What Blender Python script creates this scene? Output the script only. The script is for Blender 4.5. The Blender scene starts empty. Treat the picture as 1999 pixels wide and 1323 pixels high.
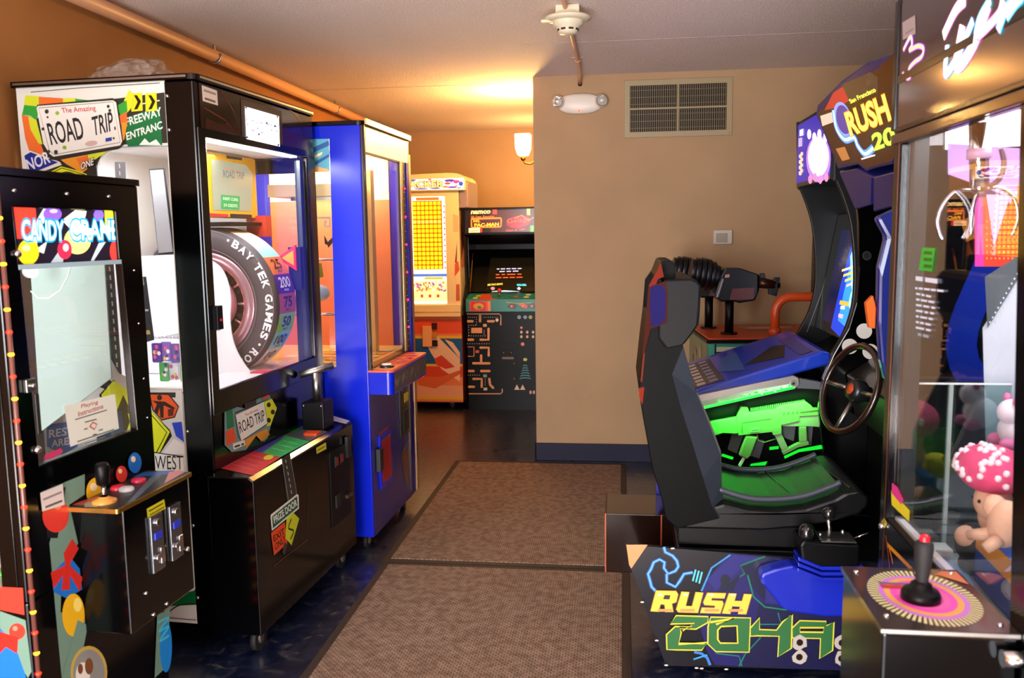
import bpy, math, random
from mathutils import Vector, Matrix
from mathutils.geometry import tessellate_polygon
random.seed(7)
S = bpy.context.scene
COL = S.collection
R = math.radians
# ------------------------------------------------------------------ camera
FPX, EYE, YAW, PITCH, ROLL = 1680.0, 1.60, 7.1, 7.0, 0.8
cam_d = bpy.data.cameras.new('camera'); cam = bpy.data.objects.new('camera', cam_d); COL.objects.link(cam)
CM = Matrix.Rotation(R(YAW), 3, 'Z') @ Matrix.Rotation(R(90 - PITCH), 3, 'X') @ Matrix.Rotation(R(-ROLL), 3, 'Z')
cam.matrix_world = Matrix.Translation((0, 0, EYE)) @ CM.to_4x4()
cam_d.sensor_fit = 'HORIZONTAL'; cam_d.sensor_width = 36.0; cam_d.lens = 36.0 * FPX / 1999.0
cam_d.clip_start = 0.05; cam_d.clip_end = 60
cam_d.dof.use_dof = True; cam_d.dof.focus_distance = 4.6; cam_d.dof.aperture_fstop = 4.5
S.camera = cam
# ------------------------------------------------------------------ world, exposure
w = bpy.data.worlds.new('world'); S.world = w; w.use_nodes = True
w.node_tree.nodes['Background'].inputs[0].default_value = (0.75, 0.85, 1.0, 1)
w.node_tree.nodes['Background'].inputs[1].default_value = 0.6
S.view_settings.view_transform = 'Standard'; S.view_settings.look = 'None'
S.view_settings.exposure = 0.0; S.view_settings.gamma = 1.0; S.view_settings.use_curve_mapping = False
ZC = 2.643                       # ceiling height
def area(name, loc, target, sx, sy, power, color, spread=180):
    l = bpy.data.lights.new(name, 'AREA'); l.shape = 'RECTANGLE'; l.size = sx; l.size_y = sy
    l.energy = power; l.color = color; l.spread = R(spread)
    o = bpy.data.objects.new(name, l); COL.objects.link(o); o.location = loc
    o.rotation_euler = (Vector(target) - Vector(loc)).to_track_quat('-Z', 'Y').to_euler(); return o
def point(name, loc, power, color, r=0.05):
    l = bpy.data.lights.new(name, 'POINT'); l.energy = power; l.color = color; l.shadow_soft_size = r
    o = bpy.data.objects.new(name, l); COL.objects.link(o); o.location = loc; return o
# daylight through the windows in the wall behind the camera
area('window_daylight', (-1.25, -1.9, 1.55), (-0.5, 4.0, 1.6), 1.6, 1.7, 230, (0.93, 0.96, 1.0))
# added fill lamp near the floor, out of view, aimed up to brighten the ceiling
area('added_ceiling_fill', (-0.3, -0.9, 0.06), (-0.3, 0.4, 3.0), 3.2, 1.6, 450, (1.0, 0.88, 0.84))
# warm wall lamps of the far room (one in view, one hidden behind the wall block)
point('wall_lamp_light', (-0.705, 6.46, 2.40), 100, (1.0, 0.55, 0.16), 0.05)
point('hidden_wall_lamp_light', (-0.75, 8.1, 2.2), 22, (1.0, 0.58, 0.20), 0.06)

# ------------------------------------------------------------------ materials
def lin(h):
    h = h.lstrip('#'); c = [int(h[i:i+2], 16) / 255 for i in (0, 2, 4)]
    return tuple((x / 12.92 if x <= 0.04045 else ((x + 0.055) / 1.055) ** 2.4) for x in c) + (1,)
_m = {}
def M(h, rough=0.4, metal=0.0, emit=0.0, alpha=1.0, coat=0.0, spec=0.5, noise=0.0, nscale=20, name=None):
    k = (h, rough, metal, emit, alpha, coat, spec, noise, nscale)
    if k in _m: return _m[k]
    m = bpy.data.materials.new(name or 'paint_' + h.lstrip('#')); m.use_nodes = True
    nt = m.node_tree; b = nt.nodes['Principled BSDF']; c = lin(h)
    b.inputs['Base Color'].default_value = c; b.inputs['Roughness'].default_value = rough
    b.inputs['Metallic'].default_value = metal; b.inputs['Alpha'].default_value = alpha
    b.inputs['Coat Weight'].default_value = coat; b.inputs['Coat Roughness'].default_value = 0.08
    b.inputs['Specular IOR Level'].default_value = spec
    if emit: b.inputs['Emission Color'].default_value = c; b.inputs['Emission Strength'].default_value = emit
    if noise:
        tc = nt.nodes.new('ShaderNodeTexCoord'); n = nt.nodes.new('ShaderNodeTexNoise'); n.inputs['Scale'].default_value = nscale
        n.inputs['Detail'].default_value = 5
        mp = nt.nodes.new('ShaderNodeMapRange'); mp.inputs[3].default_value = 1 - noise; mp.inputs[4].default_value = 1 + noise
        mx = nt.nodes.new('ShaderNodeVectorMath'); mx.operation = 'SCALE'; mx.inputs[0].default_value = c[:3]
        nt.links.new(tc.outputs['Object'], n.inputs['Vector']); nt.links.new(n.outputs['Fac'], mp.inputs[0])
        nt.links.new(mp.outputs[0], mx.inputs['Scale']); nt.links.new(mx.outputs[0], b.inputs['Base Color'])
        bp = nt.nodes.new('ShaderNodeBump'); bp.inputs['Strength'].default_value = 0.15; bp.inputs['Distance'].default_value = 0.002
        nt.links.new(n.outputs['Fac'], bp.inputs['Height']); nt.links.new(bp.outputs[0], b.inputs['Normal'])
    _m[k] = m; return m
def E(h, s=1.0): return M(h, rough=0.25, emit=s)
def two_tone(name, c1, c2, scale, rough, bump=0.0, detail=6, lo=0.35, hi=0.65, kind='noise', bscale=None, bdist=0.004, spec=0.5, coat=0):
    m = bpy.data.materials.new(name); m.use_nodes = True; nt = m.node_tree; b = nt.nodes['Principled BSDF']
    tc = nt.nodes.new('ShaderNodeTexCoord')
    n = nt.nodes.new('ShaderNodeTexNoise'); n.inputs['Scale'].default_value = scale; n.inputs['Detail'].default_value = detail
    nt.links.new(tc.outputs['Object'], n.inputs['Vector'])
    cr = nt.nodes.new('ShaderNodeValToRGB'); cr.color_ramp.elements[0].position = lo; cr.color_ramp.elements[1].position = hi
    cr.color_ramp.elements[0].color = lin(c1); cr.color_ramp.elements[1].color = lin(c2)
    nt.links.new(n.outputs['Fac'], cr.inputs[0]); nt.links.new(cr.outputs[0], b.inputs['Base Color'])
    b.inputs['Roughness'].default_value = rough; b.inputs['Specular IOR Level'].default_value = spec; b.inputs['Coat Weight'].default_value = coat
    if bump:
        n2 = nt.nodes.new('ShaderNodeTexNoise'); n2.inputs['Scale'].default_value = bscale or scale * 4; n2.inputs['Detail'].default_value = 3
        nt.links.new(tc.outputs['Object'], n2.inputs['Vector'])
        bp = nt.nodes.new('ShaderNodeBump'); bp.inputs['Strength'].default_value = bump; bp.inputs['Distance'].default_value = bdist
        nt.links.new(n2.outputs['Fac'], bp.inputs['Height']); nt.links.new(bp.outputs[0], b.inputs['Normal'])
    return m
def glass_mat(name='clear_glass', tint='#ffffff', refl=1.0, rough=0.0):
    m = bpy.data.materials.new(name); m.use_nodes = True; nt = m.node_tree; nt.nodes.clear()
    o = nt.nodes.new('ShaderNodeOutputMaterial'); t = nt.nodes.new('ShaderNodeBsdfTransparent'); g = nt.nodes.new('ShaderNodeBsdfGlossy')
    mx = nt.nodes.new('ShaderNodeMixShader'); lw = nt.nodes.new('ShaderNodeLayerWeight'); pw = nt.nodes.new('ShaderNodeMath'); pw.operation = 'POWER'; pw.inputs[1].default_value = 4.5
    f = nt.nodes.new('ShaderNodeMath'); f.operation = 'MULTIPLY_ADD'; f.inputs[1].default_value = 0.9; f.inputs[2].default_value = 0.06
    nt.links.new(lw.outputs['Facing'], pw.inputs[0]); nt.links.new(pw.outputs[0], f.inputs[0])
    mu = nt.nodes.new('ShaderNodeMath'); mu.operation = 'MULTIPLY'; mu.inputs[1].default_value = refl; mu.use_clamp = True
    t.inputs[0].default_value = lin(tint); g.inputs['Roughness'].default_value = rough; g.inputs[0].default_value = (1, 1, 1, 1)
    nt.links.new(f.outputs[0], mu.inputs[0]); nt.links.new(mu.outputs[0], mx.inputs[0])
    nt.links.new(t.outputs[0], mx.inputs[1]); nt.links.new(g.outputs[0], mx.inputs[2]); nt.links.new(mx.outputs[0], o.inputs[0])
    return m
GLASS = glass_mat(refl=0.6)
GLASS2 = glass_mat('reflective_glass', '#ffffff', 1.0)
ACRYL = glass_mat('acrylic', '#e4f2f0', 2.5)
BLACK = M('#020203', 0.15, spec=0.42, name='black_laminate')
BLACKM = M('#040405', 0.4, spec=0.2, name='black_plastic')
BLACKR = M('#101012', 0.7, name='black_rubber')
CHROME = M('#d8d8dc', 0.12, 1.0, name='chrome')
STEEL = M('#b0aeaa', 0.32, 1.0, name='brushed_steel')
WHITE = M('#f2f2ee', 0.4, name='white_plastic')
def k(h): return M(h, 0.35)

# ------------------------------------------------------------------ mesh building
class MB:
    def __init__(s): s.v = []; s.f = []; s.fm = []; s.sm = []; s.mats = []
    def mi(s, m):
        if m not in s.mats: s.mats.append(m)
        return s.mats.index(m)
    def add(s, vs, fs, m, smooth=False):
        o = len(s.v); s.v += [tuple(p) for p in vs]; i = s.mi(m)
        for f in fs: s.f.append([o + j for j in f]); s.fm.append(i); s.sm.append(smooth)
        return s
    def box(s, x0, y0, z0, x1, y1, z1, m):
        x0, x1 = min(x0, x1), max(x0, x1); y0, y1 = min(y0, y1), max(y0, y1); z0, z1 = min(z0, z1), max(z0, z1)
        v = [(x, y, z) for z in (z0, z1) for x, y in ((x0, y0), (x1, y0), (x1, y1), (x0, y1))]
        return s.add(v, [(3, 2, 1, 0), (4, 5, 6, 7), (0, 1, 5, 4), (1, 2, 6, 5), (2, 3, 7, 6), (3, 0, 4, 7)], m)
    def prism(s, pts, ax, a0, a1, m, holes=(), mcap=None):
        def P(p, a): return (a, p[0], p[1]) if ax == 'x' else ((p[0], a, p[1]) if ax == 'y' else (p[0], p[1], a))
        loops = [list(pts)] + [list(h) for h in holes]
        tri = tessellate_polygon([[Vector((p[0], p[1], 0)) for p in l] for l in loops])
        flat = [p for l in loops for p in l]; n = len(flat)
        v = [P(p, a0) for p in flat] + [P(p, a1) for p in flat]
        s.add(v, [tuple(t) for t in tri] + [tuple(n + j for j in reversed(t)) for t in tri], mcap or m)
        # side walls share the cap vertices
        base = len(s.v) - 2 * n; o = 0; i = s.mi(m)
        for l in loops:
            L = len(l)
            for j in range(L):
                a, b = base + o + j, base + o + (j + 1) % L
                s.f.append([a, b, b + n, a + n]); s.fm.append(i); s.sm.append(False)
            o += L
        return s
    def cyl(s, p0, p1, r0, m, r1=None, seg=20, cap=True):
        p0 = Vector(p0); p1 = Vector(p1); r1 = r0 if r1 is None else r1; d = (p1 - p0).normalized()
        u = d.orthogonal().normalized(); w_ = d.cross(u)
        ring = lambda c, r: [c + (u * math.cos(2 * math.pi * i / seg) + w_ * math.sin(2 * math.pi * i / seg)) * r for i in range(seg)]
        s.add(ring(p0, r0) + ring(p1, r1), [(i, (i + 1) % seg, seg + (i + 1) % seg, seg + i) for i in range(seg)], m, True)
        if cap:
            s.add(ring(p0, r0), [tuple(reversed(range(seg)))], m); s.add(ring(p1, r1), [tuple(range(seg))], m)
        return s
    def tube(s, pts, r, m, seg=12, closed=False):
        pts = [Vector(p) for p in pts]; n = len(pts); rs = r if isinstance(r, (list, tuple)) else [r] * n
        rings = []; u = None
        for i, p in enumerate(pts):
            a = pts[i - 1] if (i > 0 or closed) else p; b = pts[(i + 1) % n] if (i < n - 1 or closed) else p
            t = (b - a).normalized()
            u = (u - t * u.dot(t)).normalized() if u is not None and (u - t * u.dot(t)).length > 1e-4 else t.orthogonal().normalized()
            w_ = t.cross(u)
            rings.append([p + (u * math.cos(2 * math.pi * j / seg) + w_ * math.sin(2 * math.pi * j / seg)) * rs[i] for j in range(seg)])
        v = [q for rg in rings for q in rg]; f = []
        for i in range(n if closed else n - 1):
            for j in range(seg):
                a = i * seg; b = ((i + 1) % n) * seg; f.append((a + j, a + (j + 1) % seg, b + (j + 1) % seg, b + j))
        if not closed: f += [tuple(reversed(range(seg))), tuple((n - 1) * seg + j for j in range(seg))]
        return s.add(v, f, m, True)
    def sph(s, c, r, m, rot=None, nu=18, nv=12):
        rx, ry, rz = (r, r, r) if not isinstance(r, (tuple, list)) else r
        v = []; f = []; c = Vector(c)
        for j in range(nv + 1):
            t = math.pi * j / nv
            for i in range(nu):
                a = 2 * math.pi * i / nu
                q = Vector((rx * math.sin(t) * math.cos(a), ry * math.sin(t) * math.sin(a), rz * math.cos(t)))
                if rot: q = rot @ q
                v.append(c + q)
        for j in range(nv):
            for i in range(nu): f.append((j * nu + i, (j + 1) * nu + i, (j + 1) * nu + (i + 1) % nu, j * nu + (i + 1) % nu))
        return s.add(v, f, m, True)
    def lathe(s, prof, o, ax, m, seg=32):
        o = Vector(o); d = Vector(ax).normalized(); u = d.orthogonal().normalized(); w_ = d.cross(u); v = []; f = []
        for r, h in prof:
            for i in range(seg):
                a = 2 * math.pi * i / seg; v.append(o + d * h + (u * math.cos(a) + w_ * math.sin(a)) * r)
        for j in range(len(prof) - 1):
            for i in range(seg): f.append((j * seg + i, j * seg + (i + 1) % seg, (j + 1) * seg + (i + 1) % seg, (j + 1) * seg + i))
        return s.add(v, f, m, True)
    def loft(s, rings, m, smooth=True, cap=True):
        n = len(rings[0]); v = [p for r in rings for p in r]; f = []
        for i in range(len(rings) - 1):
            for j in range(n): f.append((i * n + j, i * n + (j + 1) % n, (i + 1) * n + (j + 1) % n, (i + 1) * n + j))
        if cap: f += [tuple(reversed(range(n))), tuple((len(rings) - 1) * n + j for j in range(n))]
        return s.add(v, f, m, smooth)
    def build(s, name, parent=None, bevel=0, label=None, loc=None, subsurf=0, merge=True):
        me = bpy.data.meshes.new(name); me.from_pydata([tuple(p) for p in s.v], [], s.f)
        for m in s.mats: me.materials.append(m)
        for p, i, q in zip(me.polygons, s.fm, s.sm): p.material_index = i; p.use_smooth = q
        import bmesh
        bm = bmesh.new(); bm.from_mesh(me)
        if merge: bmesh.ops.remove_doubles(bm, verts=bm.verts, dist=1e-6)
        bmesh.ops.recalc_face_normals(bm, faces=bm.faces); bm.to_mesh(me); bm.free()
        o = bpy.data.objects.new(name, me); COL.objects.link(o)
        if parent is not None: o.parent = parent
        if loc: o.location = loc
        if label: o['label'] = label
        if bevel:
            b = o.modifiers.new('bevel', 'BEVEL'); b.width = bevel; b.segments = 2; b.limit_method = 'ANGLE'; b.angle_limit = R(40)
        if subsurf:
            q = o.modifiers.new('sub', 'SUBSURF'); q.levels = subsurf; q.render_levels = subsurf
        return o
def build_each(mb, name, parent):      # one object per rounded head collected in mb
    nv = 0; groups = []; seen = []
    for f, i, q in zip(mb.f, mb.fm, mb.sm):
        if not seen or min(f) > seen[-1][2]: seen.append([[], min(f), max(f)])
        seen[-1][0].append((f, i, q)); seen[-1][2] = max(seen[-1][2], max(f))
    for fs, lo, hi in seen:
        o = MB(); o.mats = mb.mats; o.v = mb.v[lo:hi + 1]; o.f = [[j - lo for j in f] for f, i, q in fs]; o.fm = [i for f, i, q in fs]; o.sm = [q for f, i, q in fs]; o.build(name, parent)
def thing(name, label, cat, loc=(0, 0, 0), yaw=0, group=None):
    o = bpy.data.objects.new(name, None); COL.objects.link(o); o.location = loc; o.rotation_euler = (0, 0, R(yaw))
    o.empty_display_size = 0.1; o['label'] = label; o['category'] = cat
    if group: o['group'] = group
    return o
def tag(o, label, cat, group=None):
    o['label'] = label; o['category'] = cat
    if group: o['group'] = group
    return o
def struct(o): o['kind'] = 'structure'; return o
def frame_of(t): return Matrix.Translation(t.location) @ Matrix.Rotation(t.rotation_euler[2], 4, 'Z') if t is not None else Matrix()
def ray(px, py): return CM @ Vector(((px - 999.5) / FPX, -(py - 661.5) / FPX, -1.0))
# a flat sheet on a surface (origin o, axes u and v, in the thing's own coordinates); photo pixels are measured on that surface
class Art:
    FACES = {'x+': ((0, 1, 0), (0, 0, 1)), 'x-': ((0, -1, 0), (0, 0, 1)), 'y-': ((1, 0, 0), (0, 0, 1)), 'y+': ((-1, 0, 0), (0, 0, 1)), 'z+': ((1, 0, 0), (0, 1, 0))}
    def __init__(s, t, o, u, v=None, step=0.00013, gap=0.0006):
        if isinstance(u, str): u, v = s.FACES[u]
        s.t = t; s.o = Vector(o); s.u = Vector(u).normalized(); s.v = Vector(v); s.v = (s.v - s.u * s.v.dot(s.u)).normalized()
        s.n = s.u.cross(s.v); s.mb = MB(); s.h = gap; s.step = step
        F = frame_of(t).inverted(); s.c = F @ Vector((0, 0, EYE)); s.F3 = F.to_3x3()
    def ab(s, px, py):
        d = s.F3 @ ray(px, py); t_ = (s.o - s.c).dot(s.n) / d.dot(s.n); q = s.c + d * t_ - s.o
        return (q.dot(s.u), q.dot(s.v))
    def P(s, a, b, h=0): return s.o + s.u * a + s.v * b + s.n * h
    def pt(s, px, py): return s.P(*s.ab(px, py))
    def lpoly(s, ab, m, holes=()):
        loops = [list(ab)] + [list(h_) for h_ in holes]
        tri = tessellate_polygon([[Vector((p[0], p[1], 0)) for p in l] for l in loops])
        s.mb.add([s.P(p[0], p[1], s.h) for l in loops for p in l], [tuple(t) for t in tri], m); s.h += s.step; return s
    def poly(s, px, m): return s.lpoly([s.ab(*p) for p in px], m)
    def rect(s, a0, b0, a1, b1, m): return s.lpoly([(a0, b0), (a1, b0), (a1, b1), (a0, b1)], m)
    def disc(s, px, py, rx, ry, m, rot=0, n=24):      # radii in pixels
        c, q = math.cos(R(rot)), math.sin(R(rot))
        return s.poly([(px + rx * math.cos(t) * c - ry * math.sin(t) * q, py + rx * math.cos(t) * q + ry * math.sin(t) * c) for t in [2 * math.pi * i / n for i in range(n)]], m)
    def words(s, p0, p1, n, wd, m):      # a line of small print too small to read, as word-length dashes
        a, b = Vector(s.ab(*p0)), Vector(s.ab(*p1)); t = 0.0; rn = random.Random(int(p0[0] * 7 + p0[1])); ws = [rn.uniform(0.6, 1.6) for _ in range(n)]; tot = sum(ws) + 0.35 * (n - 1)
        for w_ in ws:
            q0, q1 = a + (b - a) * (t / tot), a + (b - a) * ((t + w_) / tot); s.line([tuple(q0), tuple(q1)], wd, m, px=False); s.h -= s.step; t += w_ + 0.35
        s.h += s.step; return s
    def ldisc(s, a, b, r, m, n=24, rb=None): return s.lpoly([(a + r * math.cos(2 * math.pi * i / n), b + (rb or r) * math.sin(2 * math.pi * i / n)) for i in range(n)], m)
    def line(s, pts, wd, m, px=True, closed=False):
        p = [Vector(s.ab(*q)) if px else Vector(q) for q in pts]; n = len(p); vs = []
        for i in range(n):
            a = p[(i - 1) % n] if (closed or i) else p[i]; b = p[(i + 1) % n] if (closed or i < n - 1) else p[i]
            d = (b - a); d = d.normalized() if d.length > 1e-9 else Vector((1, 0)); q = Vector((-d.y, d.x)) * wd / 2
            vs += [p[i] + q, p[i] - q]
        fs = [(2 * i, 2 * i + 1, (2 * i + 3) % (2 * n), (2 * i + 2) % (2 * n)) for i in range(n if closed else n - 1)]
        s.mb.add([s.P(q.x, q.y, s.h) for q in vs], fs, m); s.h += s.step; return s
    def text(s, txt, p0, p1, p2, m, bold=0.02, px=True, outline=None, ow=0.06):
        # p0 baseline left, p1 baseline right, p2 top left
        a0, a1, a2 = [Vector(s.ab(*p)) if px else Vector(p) for p in (p0, p1, p2)]
        for off, mm in (((bold + ow, outline),) if outline else ()) + ((bold, m),):
            vs, fs, (x0, x1, y0, y1) = text_mesh(txt, off, bold)
            q = [a0 + (a1 - a0) * ((x - x0) / (x1 - x0)) + (a2 - a0) * ((y - y0) / (y1 - y0)) for x, y in vs]
            s.mb.add([s.P(e.x, e.y, s.h) for e in q], fs, mm); s.h += s.step
        return s
    def build(s, name, label=None):
        me = bpy.data.meshes.new(name); me.from_pydata([tuple(p) for p in s.mb.v], [], s.mb.f)
        for m in s.mb.mats: me.materials.append(m)
        for p, i in zip(me.polygons, s.mb.fm): p.material_index = i
        o = bpy.data.objects.new(name, me); COL.objects.link(o); o.parent = s.t
        if label: o['label'] = label
        return o
_t = {}
def text_mesh(txt, off, base):
    key = (txt, off)
    def mk(of):
        c = bpy.data.curves.new('t', 'FONT'); c.body = txt; c.offset = of; c.resolution_u = 3
        o = bpy.data.objects.new('t', c); COL.objects.link(o); dg = bpy.context.evaluated_depsgraph_get()
        me = o.evaluated_get(dg).to_mesh(); vs = [(v.co.x, v.co.y) for v in me.vertices]; fs = [tuple(p.vertices) for p in me.polygons]
        o.evaluated_get(dg).to_mesh_clear(); bpy.data.objects.remove(o); bpy.data.curves.remove(c); return vs, fs
    if key not in _t: _t[key] = mk(off)
    if (txt, base) not in _t: _t[(txt, base)] = mk(base)
    b = _t[(txt, base)][0]; xs = [p[0] for p in b]; ys = [p[1] for p in b]
    return _t[key][0], _t[key][1], (min(xs), max(xs), min(ys), max(ys))
def rrect(a0, b0, a1, b1, r, n=5, corners=(1, 1, 1, 1)):
    p = []
    for i, (cx, cy, st) in enumerate(((a1 - r, b1 - r, 0), (a0 + r, b1 - r, 90), (a0 + r, b0 + r, 180), (a1 - r, b0 + r, 270))):
        if corners[i]: p += [(cx + r * math.cos(R(st + 90 * j / n)), cy + r * math.sin(R(st + 90 * j / n))) for j in range(n + 1)]
        else: p.append(((a1, b1), (a0, b1), (a0, b0), (a1, b0))[i])
    return p
def bez(p, n=10):
    out = []
    for i in range(0, len(p) - 3, 3):
        a, b, c, d = [Vector(q) for q in p[i:i + 4]]
        for j in range(n + (1 if i + 4 >= len(p) else 0)):
            t = j / n; out.append(tuple(a * (1 - t) ** 3 + b * 3 * t * (1 - t) ** 2 + c * 3 * t * t * (1 - t) + d * t ** 3))
    return out
def spl(p, n=6, closed=False):      # Catmull-Rom through points
    P_ = [Vector(q) for q in p]; L = len(P_); out = []
    for i in range(L if closed else L - 1):
        a = P_[(i - 1) % L] if (closed or i) else P_[i]; b = P_[i]; c = P_[(i + 1) % L]; d = P_[(i + 2) % L] if (closed or i + 2 < L) else c
        for j in range(n):
            t = j / n; out.append(tuple(0.5 * ((2 * b) + (c - a) * t + (2 * a - 5 * b + 4 * c - d) * t * t + (3 * b - a - 3 * c + d) * t ** 3)))
    if not closed: out.append(tuple(P_[-1]))
    return out
def caster(parent, x, y, top):
    b = MB(); b.box(x - 0.02, y - 0.02, top - 0.006, x + 0.02, y + 0.02, top, STEEL)
    b.prism([(y - 0.018, top - 0.006), (y + 0.018, top - 0.006), (y + 0.012, top * 0.35), (y - 0.012, top * 0.35)], 'x', x - 0.017, x - 0.013, STEEL)
    b.prism([(y - 0.018, top - 0.006), (y + 0.018, top - 0.006), (y + 0.012, top * 0.35), (y - 0.012, top * 0.35)], 'x', x + 0.013, x + 0.017, STEEL)
    o = b.build('caster', parent)
    r = (top - 0.008) / 2 + 0.002
    MB().cyl((x - 0.011, y, r), (x + 0.011, y, r), r, BLACKR, seg=24).cyl((x - 0.014, y, r), (x + 0.014, y, r), r * 0.45, STEEL).build('wheel', o)
    return o

# =================================================================== THE SETTING
XL, XR, YB, YF, YN = -2.28, 1.85, 5.945, 8.82, -2.2
WALL = two_tone('tan_wall_paint', '#a98a66', '#b08f6a', 3, 0.75, 0.12, bscale=160, bdist=0.002)
CEIL = two_tone('popcorn_ceiling', '#d8c9c2', '#f6e9e2', 140, 0.9, 1.0, detail=4, bscale=150, bdist=0.012)
def tile_floor():
    m = bpy.data.materials.new('marbled_vinyl_tile'); m.use_nodes = True; nt = m.node_tree; b = nt.nodes['Principled BSDF']; L = nt.links.new
    tc = nt.nodes.new('ShaderNodeTexCoord')
    br = nt.nodes.new('ShaderNodeTexBrick'); br.offset = 0; br.inputs['Scale'].default_value = 1.0
    br.inputs['Brick Width'].default_value = 0.305; br.inputs['Row Height'].default_value = 0.305; br.inputs['Mortar Size'].default_value = 0.0018
    L(tc.outputs['Object'], br.inputs['Vector'])
    n = nt.nodes.new('ShaderNodeTexNoise'); n.inputs['Scale'].default_value = 14; n.inputs['Detail'].default_value = 12; n.inputs['Distortion'].default_value = 1.2
    L(tc.outputs['Object'], n.inputs['Vector'])
    cr = nt.nodes.new('ShaderNodeValToRGB'); e = cr.color_ramp.elements
    e[0].position = 0.35; e[0].color = lin('#0a1028'); e[1].position = 0.85; e[1].color = lin('#7c7268')
    q = e.new(0.55); q.color = lin('#161e38'); q = e.new(0.64); q.color = lin('#37383f')
    L(n.outputs['Fac'], cr.inputs[0])
    mx = nt.nodes.new('ShaderNodeMix'); mx.data_type = 'RGBA'; mx.inputs[7].default_value = lin('#05070f')
    L(br.outputs['Fac'], mx.inputs[0]); L(cr.outputs[0], mx.inputs[6]); L(mx.outputs[2], b.inputs['Base Color'])
    b.inputs['Roughness'].default_value = 0.22; b.inputs['Specular IOR Level'].default_value = 0.9; b.inputs['Coat Weight'].default_value = 0.5; b.inputs['Coat Roughness'].default_value = 0.25
    n2 = nt.nodes.new('ShaderNodeTexNoise'); n2.inputs['Scale'].default_value = 14; n2.inputs['Detail'].default_value = 4; L(tc.outputs['Object'], n2.inputs['Vector'])
    mr = nt.nodes.new('ShaderNodeMapRange'); mr.inputs[3].default_value = 0.2; mr.inputs[4].default_value = 0.42; L(n2.outputs['Fac'], mr.inputs[0]); L(mr.outputs[0], b.inputs['Roughness'])
    bp = nt.nodes.new('ShaderNodeBump'); bp.inputs['Strength'].default_value = 0.12; bp.inputs['Distance'].default_value = 0.004; L(n2.outputs['Fac'], bp.inputs['Height']); L(bp.outputs[0], b.inputs['Normal'])
    return m
struct(MB().box(XL, YN, -0.05, XR, YF, 0, tile_floor()).build('floor'))
struct(MB().box(XL, YN, ZC, XR, YF, ZC + 0.05, CEIL).build('ceiling'))
WALL_LIT = two_tone('lamp_warmed_tan_wall', '#96602c', '#9c6630', 3, 0.75, 0.12, bscale=160, bdist=0.002)  # same tan paint, with the warm lamp glow put into its colour
struct(MB().box(XL - 0.1, YN, 0, XL, YF, ZC, WALL_LIT).build('wall_left'))
struct(MB().box(XR, YN, 0, XR + 0.1, YB + 0.1, ZC, WALL).build('wall_right'))
struct(MB().box(XL, YF, 0, -0.575, YF + 0.1, ZC, WALL).build('wall_far'))
struct(MB().box(-0.575, YB, 0, XR, YF + 0.1, ZC, WALL).build('wall_center'))
nw = MB(); nw.prism([(XL, 0), (XR, 0), (XR, ZC), (XL, ZC)], 'y', YN - 0.1, YN, WALL, holes=[[(-2.05, 0.65), (-0.45, 0.65), (-0.45, 2.45), (-2.05, 2.45)]])
struct(nw.build('wall_near'))
wf = MB()
for x in (-2.05, -1.27, -0.49): wf.box(x, YN - 0.08, 0.65, x + 0.04, YN - 0.02, 2.45, WHITE)
for z in (0.65, 2.41): wf.box(-2.05, YN - 0.08, z, -0.45, YN - 0.02, z + 0.04, WHITE)
wfo = struct(wf.build('window_1')); MB().box(-2.04, YN - 0.052, 0.66, -0.46, YN - 0.048, 2.44, GLASS).build('pane', wfo)
BB = M('#090a2c', 0.5, spec=0.3, name='navy_baseboard')
struct(MB().box(-0.585, YB - 0.012, 0, XR, YB, 0.125, BB).build('baseboard_center', bevel=0.002))
struct(MB().box(-0.587, YB - 0.012, 0, -0.575, YF, 0.125, BB).build('baseboard_side', bevel=0.002))
struct(MB().box(XL, YF - 0.012, 0, -0.59, YF, 0.125, BB).build('baseboard_far', bevel=0.002))
struct(MB().box(XL, YN, 0, XL + 0.012, YF - 0.02, 0.125, BB).build('baseboard_left', bevel=0.002))
# faint seam strips across the ceiling panels
SE = M('#bdb2ac', 0.9)
struct(MB().box(XL, 6.15, ZC - 0.0015, XR if False else -0.59, 6.158, ZC, SE).build('trim_1'))
struct(MB().box(-0.55, 4.93, ZC - 0.0015, XR, 4.94, ZC, SE).build('trim_2'))

PIPE = M('#d8a47c', 0.45, name='painted_pipe')
pp = MB().tube([(-2.19, YN + 0.02, ZC - 0.062), (-2.19, YF - 0.02, ZC - 0.062)], 0.033, PIPE, 16)
po = pp.build('ceiling_pipe'); tag(po, 'long painted sprinkler pipe running along the left wall under the ceiling', 'pipe')
for y in (1.6, 4.62, 6.65, 7.9):
    MB().tube([(-2.19 + 0.037 * math.cos(a), y, ZC - 0.062 + 0.037 * math.sin(a)) for a in [R(i) for i in range(-200, 21, 20)]], 0.005, STEEL, 8).box(-2.194, y - 0.008, ZC - 0.03, -2.186, y + 0.008, ZC, STEEL).build('pipe_clamp', po)
co = MB().tube([(-0.245, YN + 0.1, ZC - 0.014), (-0.245, 5.55, ZC - 0.014), (-0.255, 5.86, ZC - 0.02), (-0.257, 5.93, ZC - 0.055)], 0.011, PIPE, 12).build('ceiling_conduit')
tag(co, 'thin painted conduit crossing the ceiling through the smoke detector to the tan wall', 'conduit')
for y in (2.4, 5.35):
    MB().box(-0.28, y - 0.008, ZC - 0.004, -0.21, y + 0.008, ZC, PIPE).tube([(-0.245 + 0.014 * math.cos(a), y, ZC - 0.014 + 0.014 * math.sin(a)) for a in [R(i) for i in range(-180, 1, 20)]], 0.003, PIPE, 6).build('conduit_strap', co)
MB().cyl((-0.257, 5.928, ZC - 0.05), (-0.257, 5.945, ZC - 0.062), 0.014, M('#2a1c12', 0.6)).build('grommet', co)

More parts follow.
